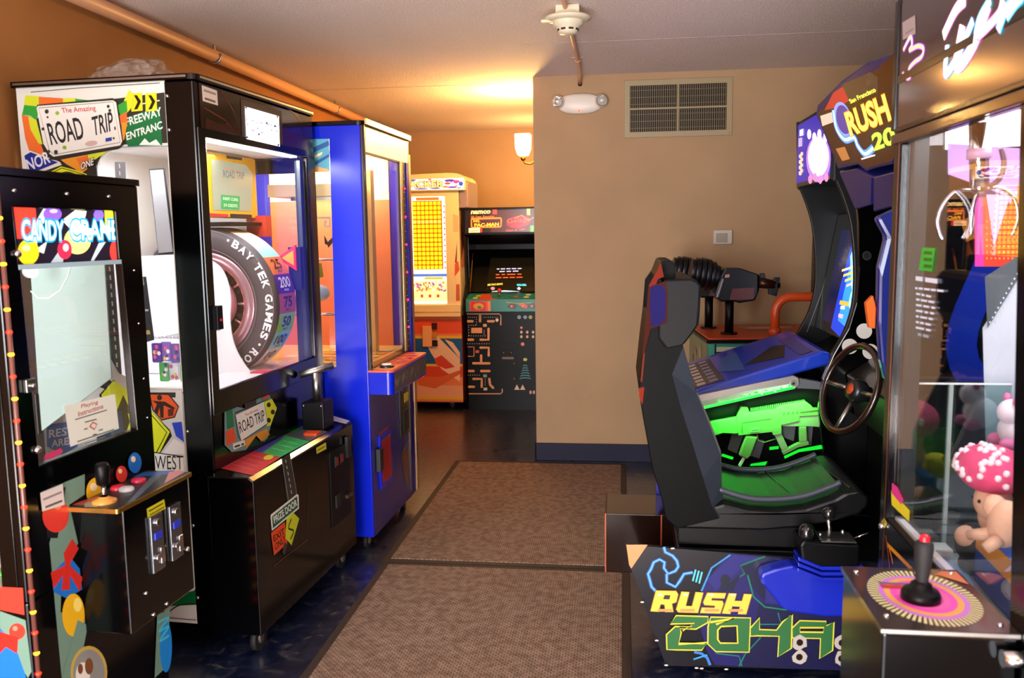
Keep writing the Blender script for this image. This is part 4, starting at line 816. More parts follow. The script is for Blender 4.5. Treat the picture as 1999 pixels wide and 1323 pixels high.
# candies seen through the side window
CW = frame_of(cc); random.seed(21)
cand = []
labs = []
cols = ['#4ab848', '#e05a68', '#f0f0e0', '#f0c83a', '#8a6ab0', '#7a5238', '#e88a3a', '#d8d0c0']; nm = ['green', 'pink', 'white', 'yellow', 'purple', 'brown', 'orange', 'cream']
for i in range(34):
    cx_ = -0.12 - (i % 5) * 0.052 + random.uniform(-.008, .008); cy_ = 0.075 + (i // 5 % 3) * 0.07 + random.uniform(-.01, .01); cz_ = 0.69 + (i // 15) * 0.036 + (i % 2) * 0.008
    ci = (i * 3 + i // 7) % 8; g = MB(); rt3 = Matrix.Rotation(random.random() * 3, 3, 'Z') @ Matrix.Rotation(random.uniform(-.4, .4), 3, 'X')
    g.sph((0, 0, 0), (0.021, 0.013, 0.012), k(cols[ci]), rt3, nu=12, nv=8)
    for s_ in (-1, 1): g.add([rt3 @ Vector(v) for v in ((s_ * 0.018, 0, 0), (s_ * 0.034, 0.011, 0.003), (s_ * 0.036, 0, -0.002), (s_ * 0.034, -0.011, 0.003))], [(0, 1, 2), (0, 2, 3)], k(cols[ci]))
    o = g.build('wrapped_candy'); o.matrix_world = CW @ Matrix.Translation((cx_, cy_, cz_)); tag(o, 'wrapped candy in the pile behind the side window of the candy claw machine', 'candy', 'wrapped candies in the claw machine')
for i, (x_, z_, c_) in enumerate(((-0.10, 0.86, '#50c040'), (-0.135, 0.83, '#f0e8d8'), (-0.10, 0.78, '#e06a7a'))):
    g = MB(); g.prism(rrect(x_ - 0.03, z_ - 0.045, x_ + 0.03, z_ + 0.045, 0.01), 'y', 0.30 - 0.03 * i, 0.325 - 0.03 * i, k(c_)); g.build('prize_box', cc)
# light ropes
def rope(x, y, lab):
    t = MB().tube([(x, y, 0.06), (x, y, Hc - 0.01)], 0.0065, M('#6a4038', 0.2, emit=0.03), 10).build('light_rope', cc, label=lab)
    n = 28
    for i in range(n):
        z = 0.09 + i * 0.058; MB().sph((x + 0.001, y - 0.001, z), (0.0078, 0.0078, 0.006), E('#ff9a18' if i % 2 else '#ff2010', 8 if i % 2 else 7), nu=10, nv=8).build('led', t)
rope(0.004, 0.024, 'rope of red and amber lights on the near corner'); rope(-0.035, Wc + 0.007, 'rope of red and amber lights on the far corner')
# balloon artwork: lower front face
A = Art(cc, (0.0002, 0, 0), 'x+'); GG = k('#6f9080')
A2 = A
A.poly([(80, 960), (165, 925), (165, 965), (135, 985), (152, 1060), (120, 1120), (118, 1195), (170, 1200), (140, 1323), (120, 1323), (96, 1060), (118, 980)], GG)
A.poly([(82, 965), (128, 950), (112, 1050), (92, 1050)], k('#0d1012'))
A.disc(108, 1005, 26, 34, k('#d8392c')); A.disc(112, 985, 8, 9, k('#f0806a'))
A.poly([(100, 1120), (135, 1085), (155, 1110), (160, 1150), (130, 1168), (104, 1155)], k('#1d6ec8'))
for p in ([(130, 1105), (100, 1120), (104, 1145)], [(130, 1105), (150, 1070), (140, 1055), (126, 1080)], [(130, 1105), (158, 1130), (156, 1150)], [(126, 1105), (134, 1105), (132, 1150), (122, 1150)]): A.line(p + [p[0]], 0.012, k('#d02c22')); A.poly(p, k('#c82a20'))
A.disc(142, 1200, 22, 42, k('#e8b41a')); A.disc(150, 1180, 8, 14, k('#f8e070')); A.poly([(120, 1323), (150, 1210), (170, 1220), (150, 1323)], GG)
A.disc(172, 1312, 36, 52, k('#c8a84c')); A.disc(172, 1314, 31, 47, k('#8d8f8c')); A.disc(160, 1318, 14, 26, k('#e8e4dc')); A.disc(172, 1300, 8, 16, k('#7a4a28')); A.disc(155, 1305, 5, 10, k('#7a4a28'))
A.poly([(305, 1200), (330, 1188), (325, 1300), (300, 1323)], GG); A.disc(322, 1262, 12, 50, k('#1a86d8')); A.line(spl([(306, 1215), (328, 1205), (308, 1232), (328, 1222), (310, 1250), (328, 1240)]), 0.008, k('#48c0d8'))
A.build('front_artwork', label='balloon and gift graphics')
A = Art(cc, (0.0045, 0, 0), 'x+')       # sticker and balloons above the console
A.poly([(78, 962), (122, 944), (126, 985), (82, 998)], k('#d8cfcc')); A.line([(84, 975), (120, 960)], 0.006, k('#8a7f80')); A.line([(88, 990), (121, 977)], 0.006, k('#554c50'))
A.build('service_sticker')
for nm_, x_, y_, r1, r2, c_ in (('yellow_balloon', 187, 960, 19, 28, '#e8b41a'), ('red_balloon', 237, 925, 11, 16, '#d8392c'), ('blue_balloon', 263, 903, 13, 20, '#1f72d0')):
    A = Art(cc, (0.0045, 0, 0), 'x+'); A.disc(x_, y_, r1, r2, k(c_)); A.disc(x_ - r1 * .25, y_ - r2 * .35, r1 * .35, r2 * .3, k('#f4e0b0')); A.build(nm_)
A = Art(cc, (0, c0 - 0.0005, 0), 'y-')
A.poly([(0, 1145), (45, 1147), (48, 1200), (0, 1190)], k('#d8392c')); A.poly([(0, 1192), (50, 1210), (62, 1310), (55, 1323), (0, 1240)], GG); A.disc(34, 1232, 16, 16, k('#d8392c')); A.disc(30, 1226, 5, 5, k('#f0806a'), n=12)
A.poly([(0, 1225), (30, 1260), (52, 1323), (0, 1323)], k('#1d6ec8')); A.poly([(0, 1232), (36, 1244), (34, 1275), (12, 1262), (0, 1275)], k('#c82a20')); A.build('side_artwork')
# console
zc = 0.848; b = MB(); b.box(-0.003, 0.225, 0.46, 0.150, 0.562, zc - 0.014, BLACK); cn = b.build('console', cc, bevel=0.004)
GT = M('#c89a48', 0.25, 0.9, name='gold_trim')
MB().prism(rrect(-0.003, 0.19, 0.158, 0.578, 0.008, corners=(1, 0, 0, 1)), 'z', zc - 0.014, zc - 0.001, GT).build('gold_edge', cn, bevel=0.003)
A = Art(cc, (0, 0, zc - 0.001), 'z+'); A.rect(0.0, 0.195, 0.15, 0.572, k('#23282a')); A.poly([(140, 985), (190, 968), (205, 984), (180, 988)], k('#b04a3c')); A.poly([(165, 982), (190, 976), (190, 990), (165, 990)], k('#9a9484'))
A.poly([(245, 985), (300, 925), (318, 925), (262, 978)], k('#56606a')); A.poly([(248, 925), (340, 918), (345, 925), (255, 932)], k('#2a60a8')); A.poly([(320, 945), (360, 922), (350, 918), (330, 922)], k('#c07a78')); A.build('console_graphic').parent = cn
js = MB(); js.lathe([(0.034, 0), (0.034, 0.006), (0.02, 0.012), (0.012, 0.018)], (0.078, 0.245, zc), (0, 0, 1), M('#c88a3c', 0.35)).cyl((0.078, 0.245, zc + 0.012), (0.078, 0.245, zc + 0.05), 0.006, CHROME).lathe([(0.008, 0.048), (0.018, 0.055), (0.020, 0.085), (0.021, 0.105), (0.016, 0.115), (0.0, 0.118)], (0.078, 0.245, zc), (0, 0, 1), BLACKM)
js.build('joystick', cn)
for x, y, c_ in ((0.07, 0.36, '#c8c8cc'), (0.035, 0.37, '#c82838'), (0.05, 0.45, '#c82848')): MB().lathe([(0.022, 0), (0.022, 0.007), (0.017, 0.011), (0.0, 0.013)], (x, y, zc), (0, 0, 1), M(c_, 0.25)).build('button', cn)
A = Art(cc, (0.1505, 0, 0), 'x+'); A.poly([(286, 993), (320, 974), (323, 992), (288, 1012)], k('#c8c020')); A.line([(290, 998), (318, 982)], 0.004, k('#3a3a10')); A.line([(292, 1005), (320, 989)], 0.003, k('#3a3a10')); A.build('coin_label').parent = cn
for yy in (0.335, 0.435):
    m_ = MB(); m_.box(0.1505, yy, 0.60, 0.160, yy + 0.062, 0.775, M('#8a8c92', 0.25, 0.9)).box(0.1602, yy + 0.012, 0.70, 0.1640, yy + 0.05, 0.722, k('#2838c8')).cyl((0.158, yy + 0.03, 0.752), (0.168, yy + 0.03, 0.752), 0.012, CHROME).cyl((0.158, yy + 0.018, 0.645), (0.170, yy + 0.018, 0.645), 0.011, CHROME).box(0.160, yy + 0.034, 0.62, 0.166, yy + 0.056, 0.67, CHROME)
    m_.build('coin_mechanism', cn, bevel=0.002)
bt = MB()
for y, z in ((0.53, 0.605), (0.30, 0.555), (0.33, 0.475), (0.40, 0.478)): bt.sph((0.152, y, z), 0.006 if z < 0.6 else 0.009, CHROME, nu=12, nv=8)
build_each(bt, 'bolt', cn)
for i, x in enumerate((-0.05, -0.55)):
    for y in (0.07, 0.56): MB().cyl((x, y, 0), (x, y, 0.05), 0.016, STEEL).cyl((x, y, 0), (x, y, 0.01), 0.025, BLACKR).build('leveling_foot', cc)

# =================================================================== STACKING PRIZE MACHINE (far left)
sk = thing('light_grid_machine', 'bright yellow and orange prize machine with a grid of yellow lights at the far wall', 'arcade machine', (-1.69, 7.65, 0), 0)
YC = M('#f4e2b0', 0.35, name='cream_yellow_plastic'); x0, x1 = -0.30, 0.275
b = MB(); b.box(x0, 0.02, 0.06, x1, 0.75, 0.86, M('#c8502a', 0.4)); b.box(x0, 0.30, 0.86, x1, 0.75, 2.0, YC)
b.prism([(x0, 0.86), (x1, 0.86), (x1, 2.0), (x0, 2.0)], 'y', 0.0, 0.03, YC, holes=[[(-0.18, 0.97), (0.15, 0.97), (0.15, 1.945), (-0.18, 1.945)]])
b.box(x1 - 0.02, 0.03, 0.86, x1, 0.30, 2.0, YC).box(x0, 0.03, 0.86, x0 + 0.02, 0.30, 2.0, YC).box(x0, 0.03, 1.95, x1, 0.30, 2.0, YC)
b.build('cabinet_body', sk, bevel=0.006)
hp = [(-0.40, 1.985)] + [(-0.40 + 0.0, 2.06)] + spl([(-0.36, 2.10), (-0.20, 2.125), (0.05, 2.135), (0.24, 2.135), (0.32, 2.11), (0.345, 2.05), (0.345, 1.985)], 5)
MB().prism(hp, 'y', -0.05, 0.60, M('#f0e0a8', 0.3)).build('header', sk, bevel=0.008)
MB().box(0.276, -0.0, 1.83, 0.36, 0.55, 2.07, M('#8f7f86', 0.4)).build('header_wing', sk, bevel=0.01)
A = Art(sk, (0, -0.0505, 0), 'y-')
A.lpoly([(-0.39, 1.995), (0.335, 1.995), (0.335, 2.09), (-0.39, 2.085)], E('#fff4ec', 1.6)); random.seed(4)
for i in range(46):
    a = random.uniform(-0.38, 0.30); z = random.uniform(2.0, 2.08); c_ = random.choice(['#8a6ac8', '#e87868', '#6a8ae0', '#f0a878', '#c070b0']); d = random.uniform(.01, .035); A.lpoly([(a, z), (a + d, z - 0.006), (a + d * 1.4, z + 0.01)], E(c_, 0.45))
for a, z, r1, r2, c_ in ((0.21, 2.07, .05, .012, '#5a3ac0'), (0.19, 2.045, .03, .010, '#d05028'), (0.27, 2.06, .03, .014, '#b84ab0'), (0.23, 2.012, .05, .009, '#6a4ac8'), (0.17, 2.016, .025, .008, '#e06a30'), (0.31, 2.04, .02, .02, '#3a50c8'), (-0.12, 2.08, .03, .007, '#4a6ae0'), (-0.05, 2.003, .07, .006, '#4a48b8'), (0.08, 2.004, .05, .006, '#5a48b8'), (0.03, 2.083, .02, .005, '#c04a8a')): A.ldisc(a, z, r1, E(c_, 0.5), 10, r2)
A.text('STACKER', (-0.26, 2.015), (0.155, 2.015), (-0.26, 2.07), E('#f0d880', 1.0), 0.03, px=False, outline=E('#6a4a38', 0.4))
A.build('header_sign')
# light grid
A = Art(sk, (0, 0.032, 0), 'y-'); A.rect(-0.178, 1.18, 0.148, 1.94, E('#fff8e4', 1.3)); A.rect(-0.155, 1.285, 0.115, 1.90, E('#a8600a', 0.8)); A.rect(-0.12, 1.905, 0.09, 1.93, E('#e0702a', 1.0)); A.rect(-0.178, 1.22, 0.148, 1.245, E('#4a78d8', 1.0)); A.rect(-0.06, 1.195, 0.11, 1.215, E('#e8b82a', 1.0))
for c_, a in (('#5a88e0', -0.168), ('#b05aa0', 0.135)):
    for i in range(12): A.rect(a - 0.006, 1.29 + i * 0.05, a + 0.006, 1.308 + i * 0.05, E(c_, 0.9))
go = A.build('display_panel')
for r_ in range(15):
    rb = MB()
    for c_ in range(7):
        X = -0.137 + c_ * 0.0378; Z = 1.305 + r_ * 0.0408; rb.prism(rrect(X - 0.0138, Z - 0.0150, X + 0.0138, Z + 0.0150, 0.004, 3), 'y', 0.026, 0.0315, E('#ffee20' if r_ != 10 else '#ffe85a', 1.15))
    rb.build('light_row', go)
A = Art(sk, (0, 0.032, 0), 'y-'); A.rect(-0.178, 0.975, 0.148, 1.18, E('#ffe9a0', 1.1)); random.seed(9)
for i in range(60): a = random.uniform(-.17, .13); z = random.uniform(1.085, 1.165); A.ldisc(a, z, random.uniform(.006, .014), E(random.choice(['#e08a50', '#c85aa0', '#f8f0f0', '#e8684a', '#8a6ab8', '#f0c850']), .9), 7)
for i in range(3): A.rect(-0.10 + i * 0.075, 1.03, -0.075 + i * 0.075, 1.058, E('#d8502a', .9))
for i in range(5): A.rect(-0.17, 1.03 + i * 0.012, -0.13, 1.034 + i * 0.012, E('#e8b070', .9))
A.build('prize_display'); MB().box(-0.178, 0.004, 0.972, 0.148, 0.008, 1.943, GLASS).build('front_glass', sk)
MB().box(-0.17, 0.02, 0.975, 0.14, 0.16, 0.995, E('#fff4c8', 2.0)).build('lower_light', sk)
A = Art(sk, (0, 0.0195, 0), 'y-'); RED, ORG, PK = k('#d8482a'), k('#f09a5a'), k('#f8d0b0')
A.rect(x0, 0.07, x1, 0.858, k('#ee8a50')); A.rect(x0, 0.70, x1, 0.83, k('#e8582e')); A.rect(x0, 0.42, x1, 0.66, k('#1b5a9c')); A.rect(x0, 0.655, x1, 0.68, k('#f0c02a')); A.rect(x0, 0.40, x1, 0.42, k('#f0c02a')); A.rect(x0, 0.30, x1, 0.395, RED); A.rect(x0, 0.10, x1, 0.22, k('#f4b088'))
A.rect(x0, 0.09, x1, 0.115, k('#f0c02a'))
A.poly([(830, 665), (848, 650), (898, 700), (898, 745), (862, 720), (842, 690)], PK); A.poly([(848, 700), (862, 693), (888, 716), (870, 720), (852, 712)], RED); A.poly([(868, 662), (884, 668), (898, 688), (898, 700)], PK); A.poly([(830, 655), (842, 654), (844, 680), (836, 676)], RED)
A.poly([(812, 735), (862, 735), (898, 722), (898, 730), (850, 758), (820, 752)], k('#e06a3a')); A.poly([(800, 700), (828, 735), (812, 736), (796, 726)], PK)
A.build('front_graphic')
d = MB(); d.box(-0.13, 0.008, 0.39, 0.12, 0.0185, 0.82, M('#f0b080', 0.4, alpha=0.35)); MB().box(-0.09, 0.004, 0.58, 0.0, 0.018, 0.77, M('#f0b078', 0.35)).box(0.0, 0.002, 0.74, 0.05, 0.018, 0.80, k('#3a1812')).box(0.0, 0.0, 0.585, 0.05, 0.018, 0.64, k('#2a1210')).box(0.0, 0.001, 0.66, 0.045, 0.018, 0.71, k('#c88a2a')).build('coin_door', sk, bevel=0.003)
MB().prism(rrect(-0.28, 0.66, -0.16, 0.79, 0.02), 'y', 0.006, 0.0185, M('#f0a070', 0.4)).build('prize_flap', sk, bevel=0.003)
MB().box(x0, -0.02, 0.86, x1, 0.0, 0.965, YC).box(x0, -0.022, 0.895, x1, -0.02, 0.905, k('#e8a020')).build('ledge', sk, bevel=0.005)
A = Art(sk, (0.2755, 0, 0), (0, 1, 0), (0, 0, 1)); A.lpoly([(0.02, 1.3), (0.25, 1.3), (0.25, 1.9), (0.02, 1.9)], k('#e8a078')); A.lpoly([(0.05, 1.35), (0.2, 1.5), (0.12, 1.75)], k('#6a3a40')); A.build('side_graphic')
A = Art(sk, (0, -0.0005, 0), 'y-'); A.lpoly([(0.22, 1.62), (0.27, 1.62), (0.27, 1.76), (0.22, 1.78)], k('#e8c09a')); A.lpoly([(0.23, 1.35), (0.255, 1.55), (0.245, 1.32)], k('#7a3a3a')); A.lpoly([(0.225, 1.22), (0.27, 1.28), (0.26, 1.36), (0.228, 1.33)], k('#d8604a')); A.lpoly([(0.232, 1.0), (0.268, 1.0), (0.268, 1.15), (0.236, 1.15)], k('#d0684a'))
A.build('pillar_graphic')
for x in (-0.24, 0.17):
    for y in (0.05, 0.68): caster(sk, x, y, 0.06)

# =================================================================== CLASSIC UPRIGHT CABINET (far wall)
pc = thing('classic_arcade_cabinet', 'black upright arcade cabinet with teal controls and a maze graphic beside the yellow machine', 'arcade machine', (-1.045, 7.65, 0), 0)
xa, xb = -0.335, 0.335
prof = [(0.0, 0.0), (0.75, 0.0), (0.75, 1.83), (0.02, 1.83), (0.0, 1.60), (0.14, 1.57), (0.16, 1.20), (0.02, 1.035), (-0.05, 1.02), (-0.06, 0.90), (0.0, 0.87)]
MB().prism(prof, 'x', xa, xa + 0.02, BLACK).build('side_panel', pc, bevel=0.002); MB().prism(prof, 'x', xb - 0.02, xb, BLACK).build('side_panel', pc, bevel=0.002)
b = MB(); b.box(xa + 0.02, 0.005, 0.0, xb - 0.02, 0.02, 0.90, BLACKM).box(xa + 0.02, 0.73, 0, xb - 0.02, 0.75, 1.83, BLACK).box(xa + 0.02, 0.02, 1.81, xb - 0.02, 0.73, 1.83, BLACK).prism([(0.03, 1.59), (0.45, 1.50), (0.45, 1.53), (0.03, 1.605)], 'x', xa + 0.02, xb - 0.02, BLACKM).box(xa + 0.02, 0.0, 1.815, xb - 0.02, 0.02, 1.83, BLACKM).box(xa + 0.02, 0.0, 1.595, xb - 0.02, 0.02, 1.61, BLACKM)
b.build('cabinet_body', pc)
MB().box(xa + 0.02, 0.022, 1.61, xb - 0.02, 0.03, 1.815, BLACKM).build('marquee_panel', pc)
A = Art(pc, (0, 0.021, 0), 'y-'); em = 0.9
A.rect(xa + 0.02, 1.61, xb - 0.02, 1.815, E('#1c100c', 0.6)); A.rect(-0.09, 1.612, 0.30, 1.813, E('#4a2420', 0.6)); A.text('namco', (919, 418), (957, 417), (920, 411), E('#f0d890', 1), 0.04); A.text('20 Year Reunion', (919, 425), (965, 424), (919, 421), E('#d86a2a', 1), 0.02)
A.poly([(919, 428), (921, 425), (978, 424), (980, 428), (979, 442), (976, 444), (922, 445), (919, 442)], E('#e88a3a', 0.8)); A.poly([(921, 429), (977, 427), (977, 441), (922, 443)], E('#4a2028', 0.7)); A.text('MS.', (924, 434), (938, 434), (924, 429), E('#f0b02a', 1), 0.03); A.text('PAC-MAN', (926, 443), (974, 441), (926, 436), E('#f0c02a', 1), 0.04)
A.rect(-0.068, 1.77, -0.030, 1.813, E('#d84838', 0.8)); A.rect(-0.23, 1.612, -0.165, 1.655, E('#c83830', 0.8)); A.poly([(915, 445), (937, 444), (937, 456), (915, 457)], E('#e0c8a0', 0.9)); A.line([(919, 451), (934, 450)], 0.006, E('#9a8a78', .8))
A.poly([(1028, 407), (1035, 407), (1035, 420), (1029, 420)], E('#a8d05a', 0.8)); A.poly([(1035, 440), (1042, 440), (1042, 455), (1035, 455)], E('#5aa04a', 0.7))
A.disc(1012, 433, 24, 12, E('#8a2030', 0.8), rot=-8); A.text('Galaga', (990, 439), (1036, 434), (989, 427), E('#e84a3a', 1.1), 0.03, outline=E('#3a0c18', .6)); A.text('Class of 1981', (988, 452), (1025, 449), (988, 448), E('#e84a3a', 1), 0.02); A.line([(1005, 426), (1018, 420), (1032, 430), (1042, 424)], 0.006, E('#e8803a', .9))
A.build('marquee_artwork')
# monitor
MB().prism([(0.32, 1.06), (0.56, 1.45), (0.56, 1.5), (0.70, 1.5), (0.70, 1.04), (0.16, 1.04), (0.16, 1.05)], 'x', xa + 0.02, xb - 0.02, BLACKM).build('monitor_bezel', pc)
A = Art(pc, (0, 0.32, 1.06), (1, 0, 0), (0, 0.24, 0.39)); A.lpoly([(-0.185, 0.02), (0.26, 0.02), (0.25, 0.36), (-0.165, 0.36)], M('#241c10', 0.15, emit=0.25)); wt = E('#e8e8ff', 1.2)
A.words((970, 525), (1018, 524), 5, 0.010, E('#c8c8f0', 1.2)); A.words((975, 530), (1012, 529), 3, 0.010, E('#c8c8f0', 1.2))
A.words((968, 536), (1018, 535), 4, 0.010, E('#f05a2a', 1.2)); A.words((968, 542), (1020, 541), 4, 0.010, E('#f05a2a', 1.2))
A.text('MS PAC-MAN', (952, 558), (981, 556), (952, 554), E('#d8c850', 1.2), 0.04); A.text('GALAGA', (1009, 558), (1028, 558), (1009, 554), E('#4ae0e8', 1.4), 0.05); A.disc(962, 563, 4, 3, E('#e88a8a', 1)); A.poly([(1009, 563), (1013, 560), (1017, 563), (1013, 566)], wt); A.line([(960, 570), (985, 568), (1013, 570)], 0.014, E('#b8e8f8', 1.3))
A.build('game_screen', label='lit game screen with title text')
A = Art(pc, (xa + 0.0205, 0, 0), (0, 1, 0), (0, 0, 1)); A.lpoly([(0.15, 1.06), (0.19, 1.06), (0.40, 1.42), (0.35, 1.42)], k('#c8342a')); A.lpoly([(0.18, 1.11), (0.22, 1.11), (0.36, 1.35), (0.315, 1.35)], k('#e8b42a')); A.build('inner_side_stripe')
# control panel
TEAL = M('#1f7f86', 0.4, name='teal_control_panel')
cpn = MB().prism([(-0.055, 0.905), (-0.045, 1.015), (0.16, 1.055), (0.16, 0.905)], 'x', xa + 0.02, xb - 0.0, TEAL).build('control_panel', pc, bevel=0.003)
A = Art(pc, (0, -0.0553, 0), 'y-'); A.rect(-0.28, 0.912, -0.115, 1.002, k('#e04a2a')); A.rect(-0.265, 0.917, -0.135, 0.995, k('#c8281c')); A.ldisc(-0.20, 0.955, 0.05, k('#d8a02a'), 9, 0.03); A.ldisc(-0.19, 0.945, 0.02, k('#3a7a3a'), 8, 0.014); A.rect(-0.115, 0.912, -0.09, 1.002, k('#e8863a'))
for i, x in enumerate((0.10, 0.20, 0.28)): A.lpoly([(x - 0.045, 0.95 + 0.02 * i % 0.04), (x + 0.03, 0.93), (x + 0.05, 0.96), (x, 0.985)], k(['#3a1f1a', '#c8502a', '#2a1a2a'][i])); A.ldisc(x, 0.955, 0.012, k('#e8702a'), 8)
A.line([(0.05, 0.99), (0.15, 0.98), (0.29, 0.985)], 0.004, k('#c8c83a'), px=False); A.build('panel_front_graphic').parent = cpn
A = Art(pc, (0, -0.045, 1.0153), (1, 0, 0), (0, 0.205, 0.04)); A.lpoly([(-0.20, 0.0), (-0.02, 0.0), (-0.08, 0.04), (-0.12, 0.18), (-0.20, 0.18)], k('#e0502a'))
for x, y, c_ in ((-0.22, 0.12, '#e8d82a'), (-0.235, 0.05, '#e8d82a'), (0.235, 0.15, '#f0e8b0'), (0.225, 0.07, '#f0e8b0'), (0.13, 0.09, '#c84a3a')): A.ldisc(x, y, 0.026, k(c_), 14)
A.build('panel_top_graphic').parent = cpn
MB().cyl((-0.02, 0.04, 1.03), (-0.02, 0.03, 1.075), 0.006, STEEL).sph((-0.02, 0.03, 1.09), 0.02, k('#d83a2a')).build('joystick', cpn)
# maze front
A = Art(pc, (0, 0.0045, 0), 'y-'); MZ = k('#e8a468')
def Z(*p): return [(780 + x / 5.089, 560 + y / 5.089) for x, y in p]
def bar(w_, *p, c=MZ): A.line(Z(*p), w_, c); [A.ldisc(*A.ab(*q), w_ / 2, c, 10) for q in Z(p[0], p[-1])]
A.line(Z((665, 268), (990, 268), (1006, 285), (1006, 380)), 0.010, MZ); A.line(Z((685, 1060), (1005, 1060), (1020, 1045), (1020, 1010)), 0.010, MZ)
bar(.022, (800, 285), (800, 340)); bar(.022, (675, 340), (725, 340)); bar(.022, (880, 340), (935, 340)); A.poly(Z((712, 405), (820, 405), (820, 458), (712, 458)), MZ); bar(.022, (884, 415), (884, 523), (805, 523)); bar(.022, (680, 523), (730, 523)); bar(.022, (805, 602), (886, 602), (886, 680))
A.line(Z((676, 595), (740, 595), (740, 688), (676, 688)), 0.008, MZ); bar(.022, (811, 680), (811, 755)); bar(.022, (733, 757), (893, 757)); bar(.022, (688, 834), (736, 834)); bar(.022, (812, 834), (893, 834)); bar(.022, (735, 912), (817, 912), (817, 990)); bar(.022, (892, 912), (900, 970), (930, 1000)); bar(.022, (692, 990), (740, 990))
dots = [(685 + i * 20, 300) for i in range(5)] + [(840 + i * 22, 300) for i in range(7)] + [(688, 400 + i * 26) for i in range(4)] + [(690 + i * 23, 484) for i in range(8)] + [(676 + i * 24, 562) for i in range(10)] + [(765, 322 + i * 24) for i in range(3)] + [(690 + i * 22, 380) for i in range(4)] + [(842, 430 + i * 18) for i in range(3)] + [(685 + i * 22, 873) for i in range(6)] + [(853, 910 + i * 20) for i in range(4)]
for q in dots: A.disc(*Z(q)[0], 0.8, 0.9, k('#f0e0c0'), n=6)
A.disc(*Z((970, 327))[0], 3, 3.4, k('#f8d8c8'), n=12)
for q, c_ in (((850, 380), '#e8b04a'), ((775, 640), '#d8604a'), ((852, 880), '#8fb0a0'), ((855, 1010), '#d8d0b8')): A.poly(Z((q[0] - 18, q[1] + 14), (q[0] - 18, q[1] - 14), (q[0] + 18, q[1] - 14), (q[0] + 18, q[1] + 14)), k(c_))
for q, c_ in (((1190, 298), '#8fa8b0'), ((1250, 298), '#7f98a8'), ((1302, 298), '#a8b84a')): A.disc(*Z(q)[0], 4, 4, k(c_), n=6)
for x in (1212, 1270, 1328):
    for y in (447, 492): A.disc(*Z((x, y))[0], 2.6, 3.2, k('#d8b080'), n=6)
A.disc(*Z((1212, 402))[0], 3, 3, k('#d87a6a'), n=4); A.disc(*Z((1225, 565))[0], 4, 4, k('#d88a7a'), n=5)
for i in range(6): y = 775 + i * 25; h = 20 + i * 7; A.line(Z((1250 - h, y + 8), (1250 - h * .5, y), (1250 + h * .5, y), (1250 + h, y + 8)), 0.009, k('#3a8a90'))
A.disc(*Z((1250, 718))[0], 4.5, 3.5, k('#c8c84a'), n=5)
for x in (1168, 1225): A.poly(Z((x - 27, 1018), (x, 965), (x + 27, 1018)), k('#e0c8a8'))
for x in (1303, 1336): A.disc(*Z((x, 1042))[0], 2.5, 4, k('#d8a08a'), n=6)
A.build('front_graphic', label='maze line graphic')
cd = MB(); cd.box(-0.02, -0.002, 0.25, 0.13, 0.0045, 0.62, BLACKM); cd.box(0.0, -0.006, 0.50, 0.03, -0.002, 0.56, BLACKR).box(0.07, -0.006, 0.50, 0.10, -0.002, 0.56, BLACKR).box(0.0, -0.004, 0.47, 0.105, -0.002, 0.49, k('#6a5a40'))
for x, z in ((0.015, 0.53), (0.085, 0.53), (0.11, 0.43), (0.11, 0.29)): cd.sph((x, -0.006, z), (0.008, 0.004, 0.01), M('#8a7a40', 0.4, 0.7), nu=10, nv=6)
cd.build('coin_door', pc)

# =================================================================== MOUNTED GUN GAME (teal and orange, back right)
g2 = thing('mounted_gun_game', 'teal and orange shooting game with two black mounted guns near the tan wall', 'arcade machine', (0.515, 5.02, 0), 4)
TG = M('#3f9a80', 0.4, name='teal_green'); OR_ = M('#b8451a', 0.4, name='orange_deck')
b = MB(); b.box(0, 0, 0.06, 0.80, 0.72, 0.955, TG); b.build('pedestal', g2, bevel=0.006)
MB().box(-0.012, -0.012, 0.956, 0.80, 0.73, 0.972, BLACKM).build('deck_edge', g2); MB().box(0.0, 0.0, 0.973, 0.80, 0.72, 0.985, OR_).build('deck', g2, bevel=0.004)
A = Art(g2, (0, 0, 0.986), 'z+'); A.ldisc(0.09, 0.50, 0.05, k('#8a8278')); A.ldisc(0.09, 0.50, 0.03, k('#c8bca8')); A.lpoly([(0.30, 0.40), (0.60, 0.42), (0.62, 0.60), (0.28, 0.58)], k('#a87a62')); A.lpoly([(0.33, 0.46), (0.55, 0.47), (0.56, 0.55), (0.34, 0.54)], k('#c8a890')); A.build('deck_graphic')
A = Art(g2, (0, -0.0005, 0), 'y-'); A.rect(0.0, 0.10, 0.035, 0.95, k('#4cab92')); A.rect(0.035, 0.06, 0.045, 0.95, k('#0d2a22'))
for i in range(3): A.rect(0.046, 0.906 - i * 0.040, 0.79, 0.934 - i * 0.040, k('#c8d0b0')); A.rect(0.046, 0.898 - i * 0.04, 0.79, 0.906 - i * 0.04, k('#1a3a30'))
A.poly([(1404, 706), (1401, 690), (1408, 697), (1404, 689), (1414, 696), (1415, 706)], k('#d8a83a')); A.poly([(1406, 706), (1406, 699), (1411, 700), (1412, 706)], k('#c8301c'))
A.line([(1424, 702), (1436, 694), (1446, 703), (1458, 694), (1470, 701), (1484, 693), (1500, 699)], 0.008, k('#8fc84a')); A.poly([(1388, 720), (1580, 715), (1580, 745), (1388, 745)], k('#52b09a')); A.disc(1386, 669, 2, 2, k('#0d1a16'))
A.build('front_graphic')
A = Art(g2, (-0.0005, 0, 0), 'x-'); random.seed(8); A.rect(-0.70, 0.08, -0.02, 0.94, k('#6a7a5c'))
for i in range(24): a, z = random.uniform(-.66, -.1), random.uniform(.5, .88); A.ldisc(a, z, random.uniform(.02, .06), k(random.choice(['#4a6a58', '#8a7a5a', '#3f8a74', '#5a4a38', '#9a8f70'])), 7)
A.build('side_graphic')
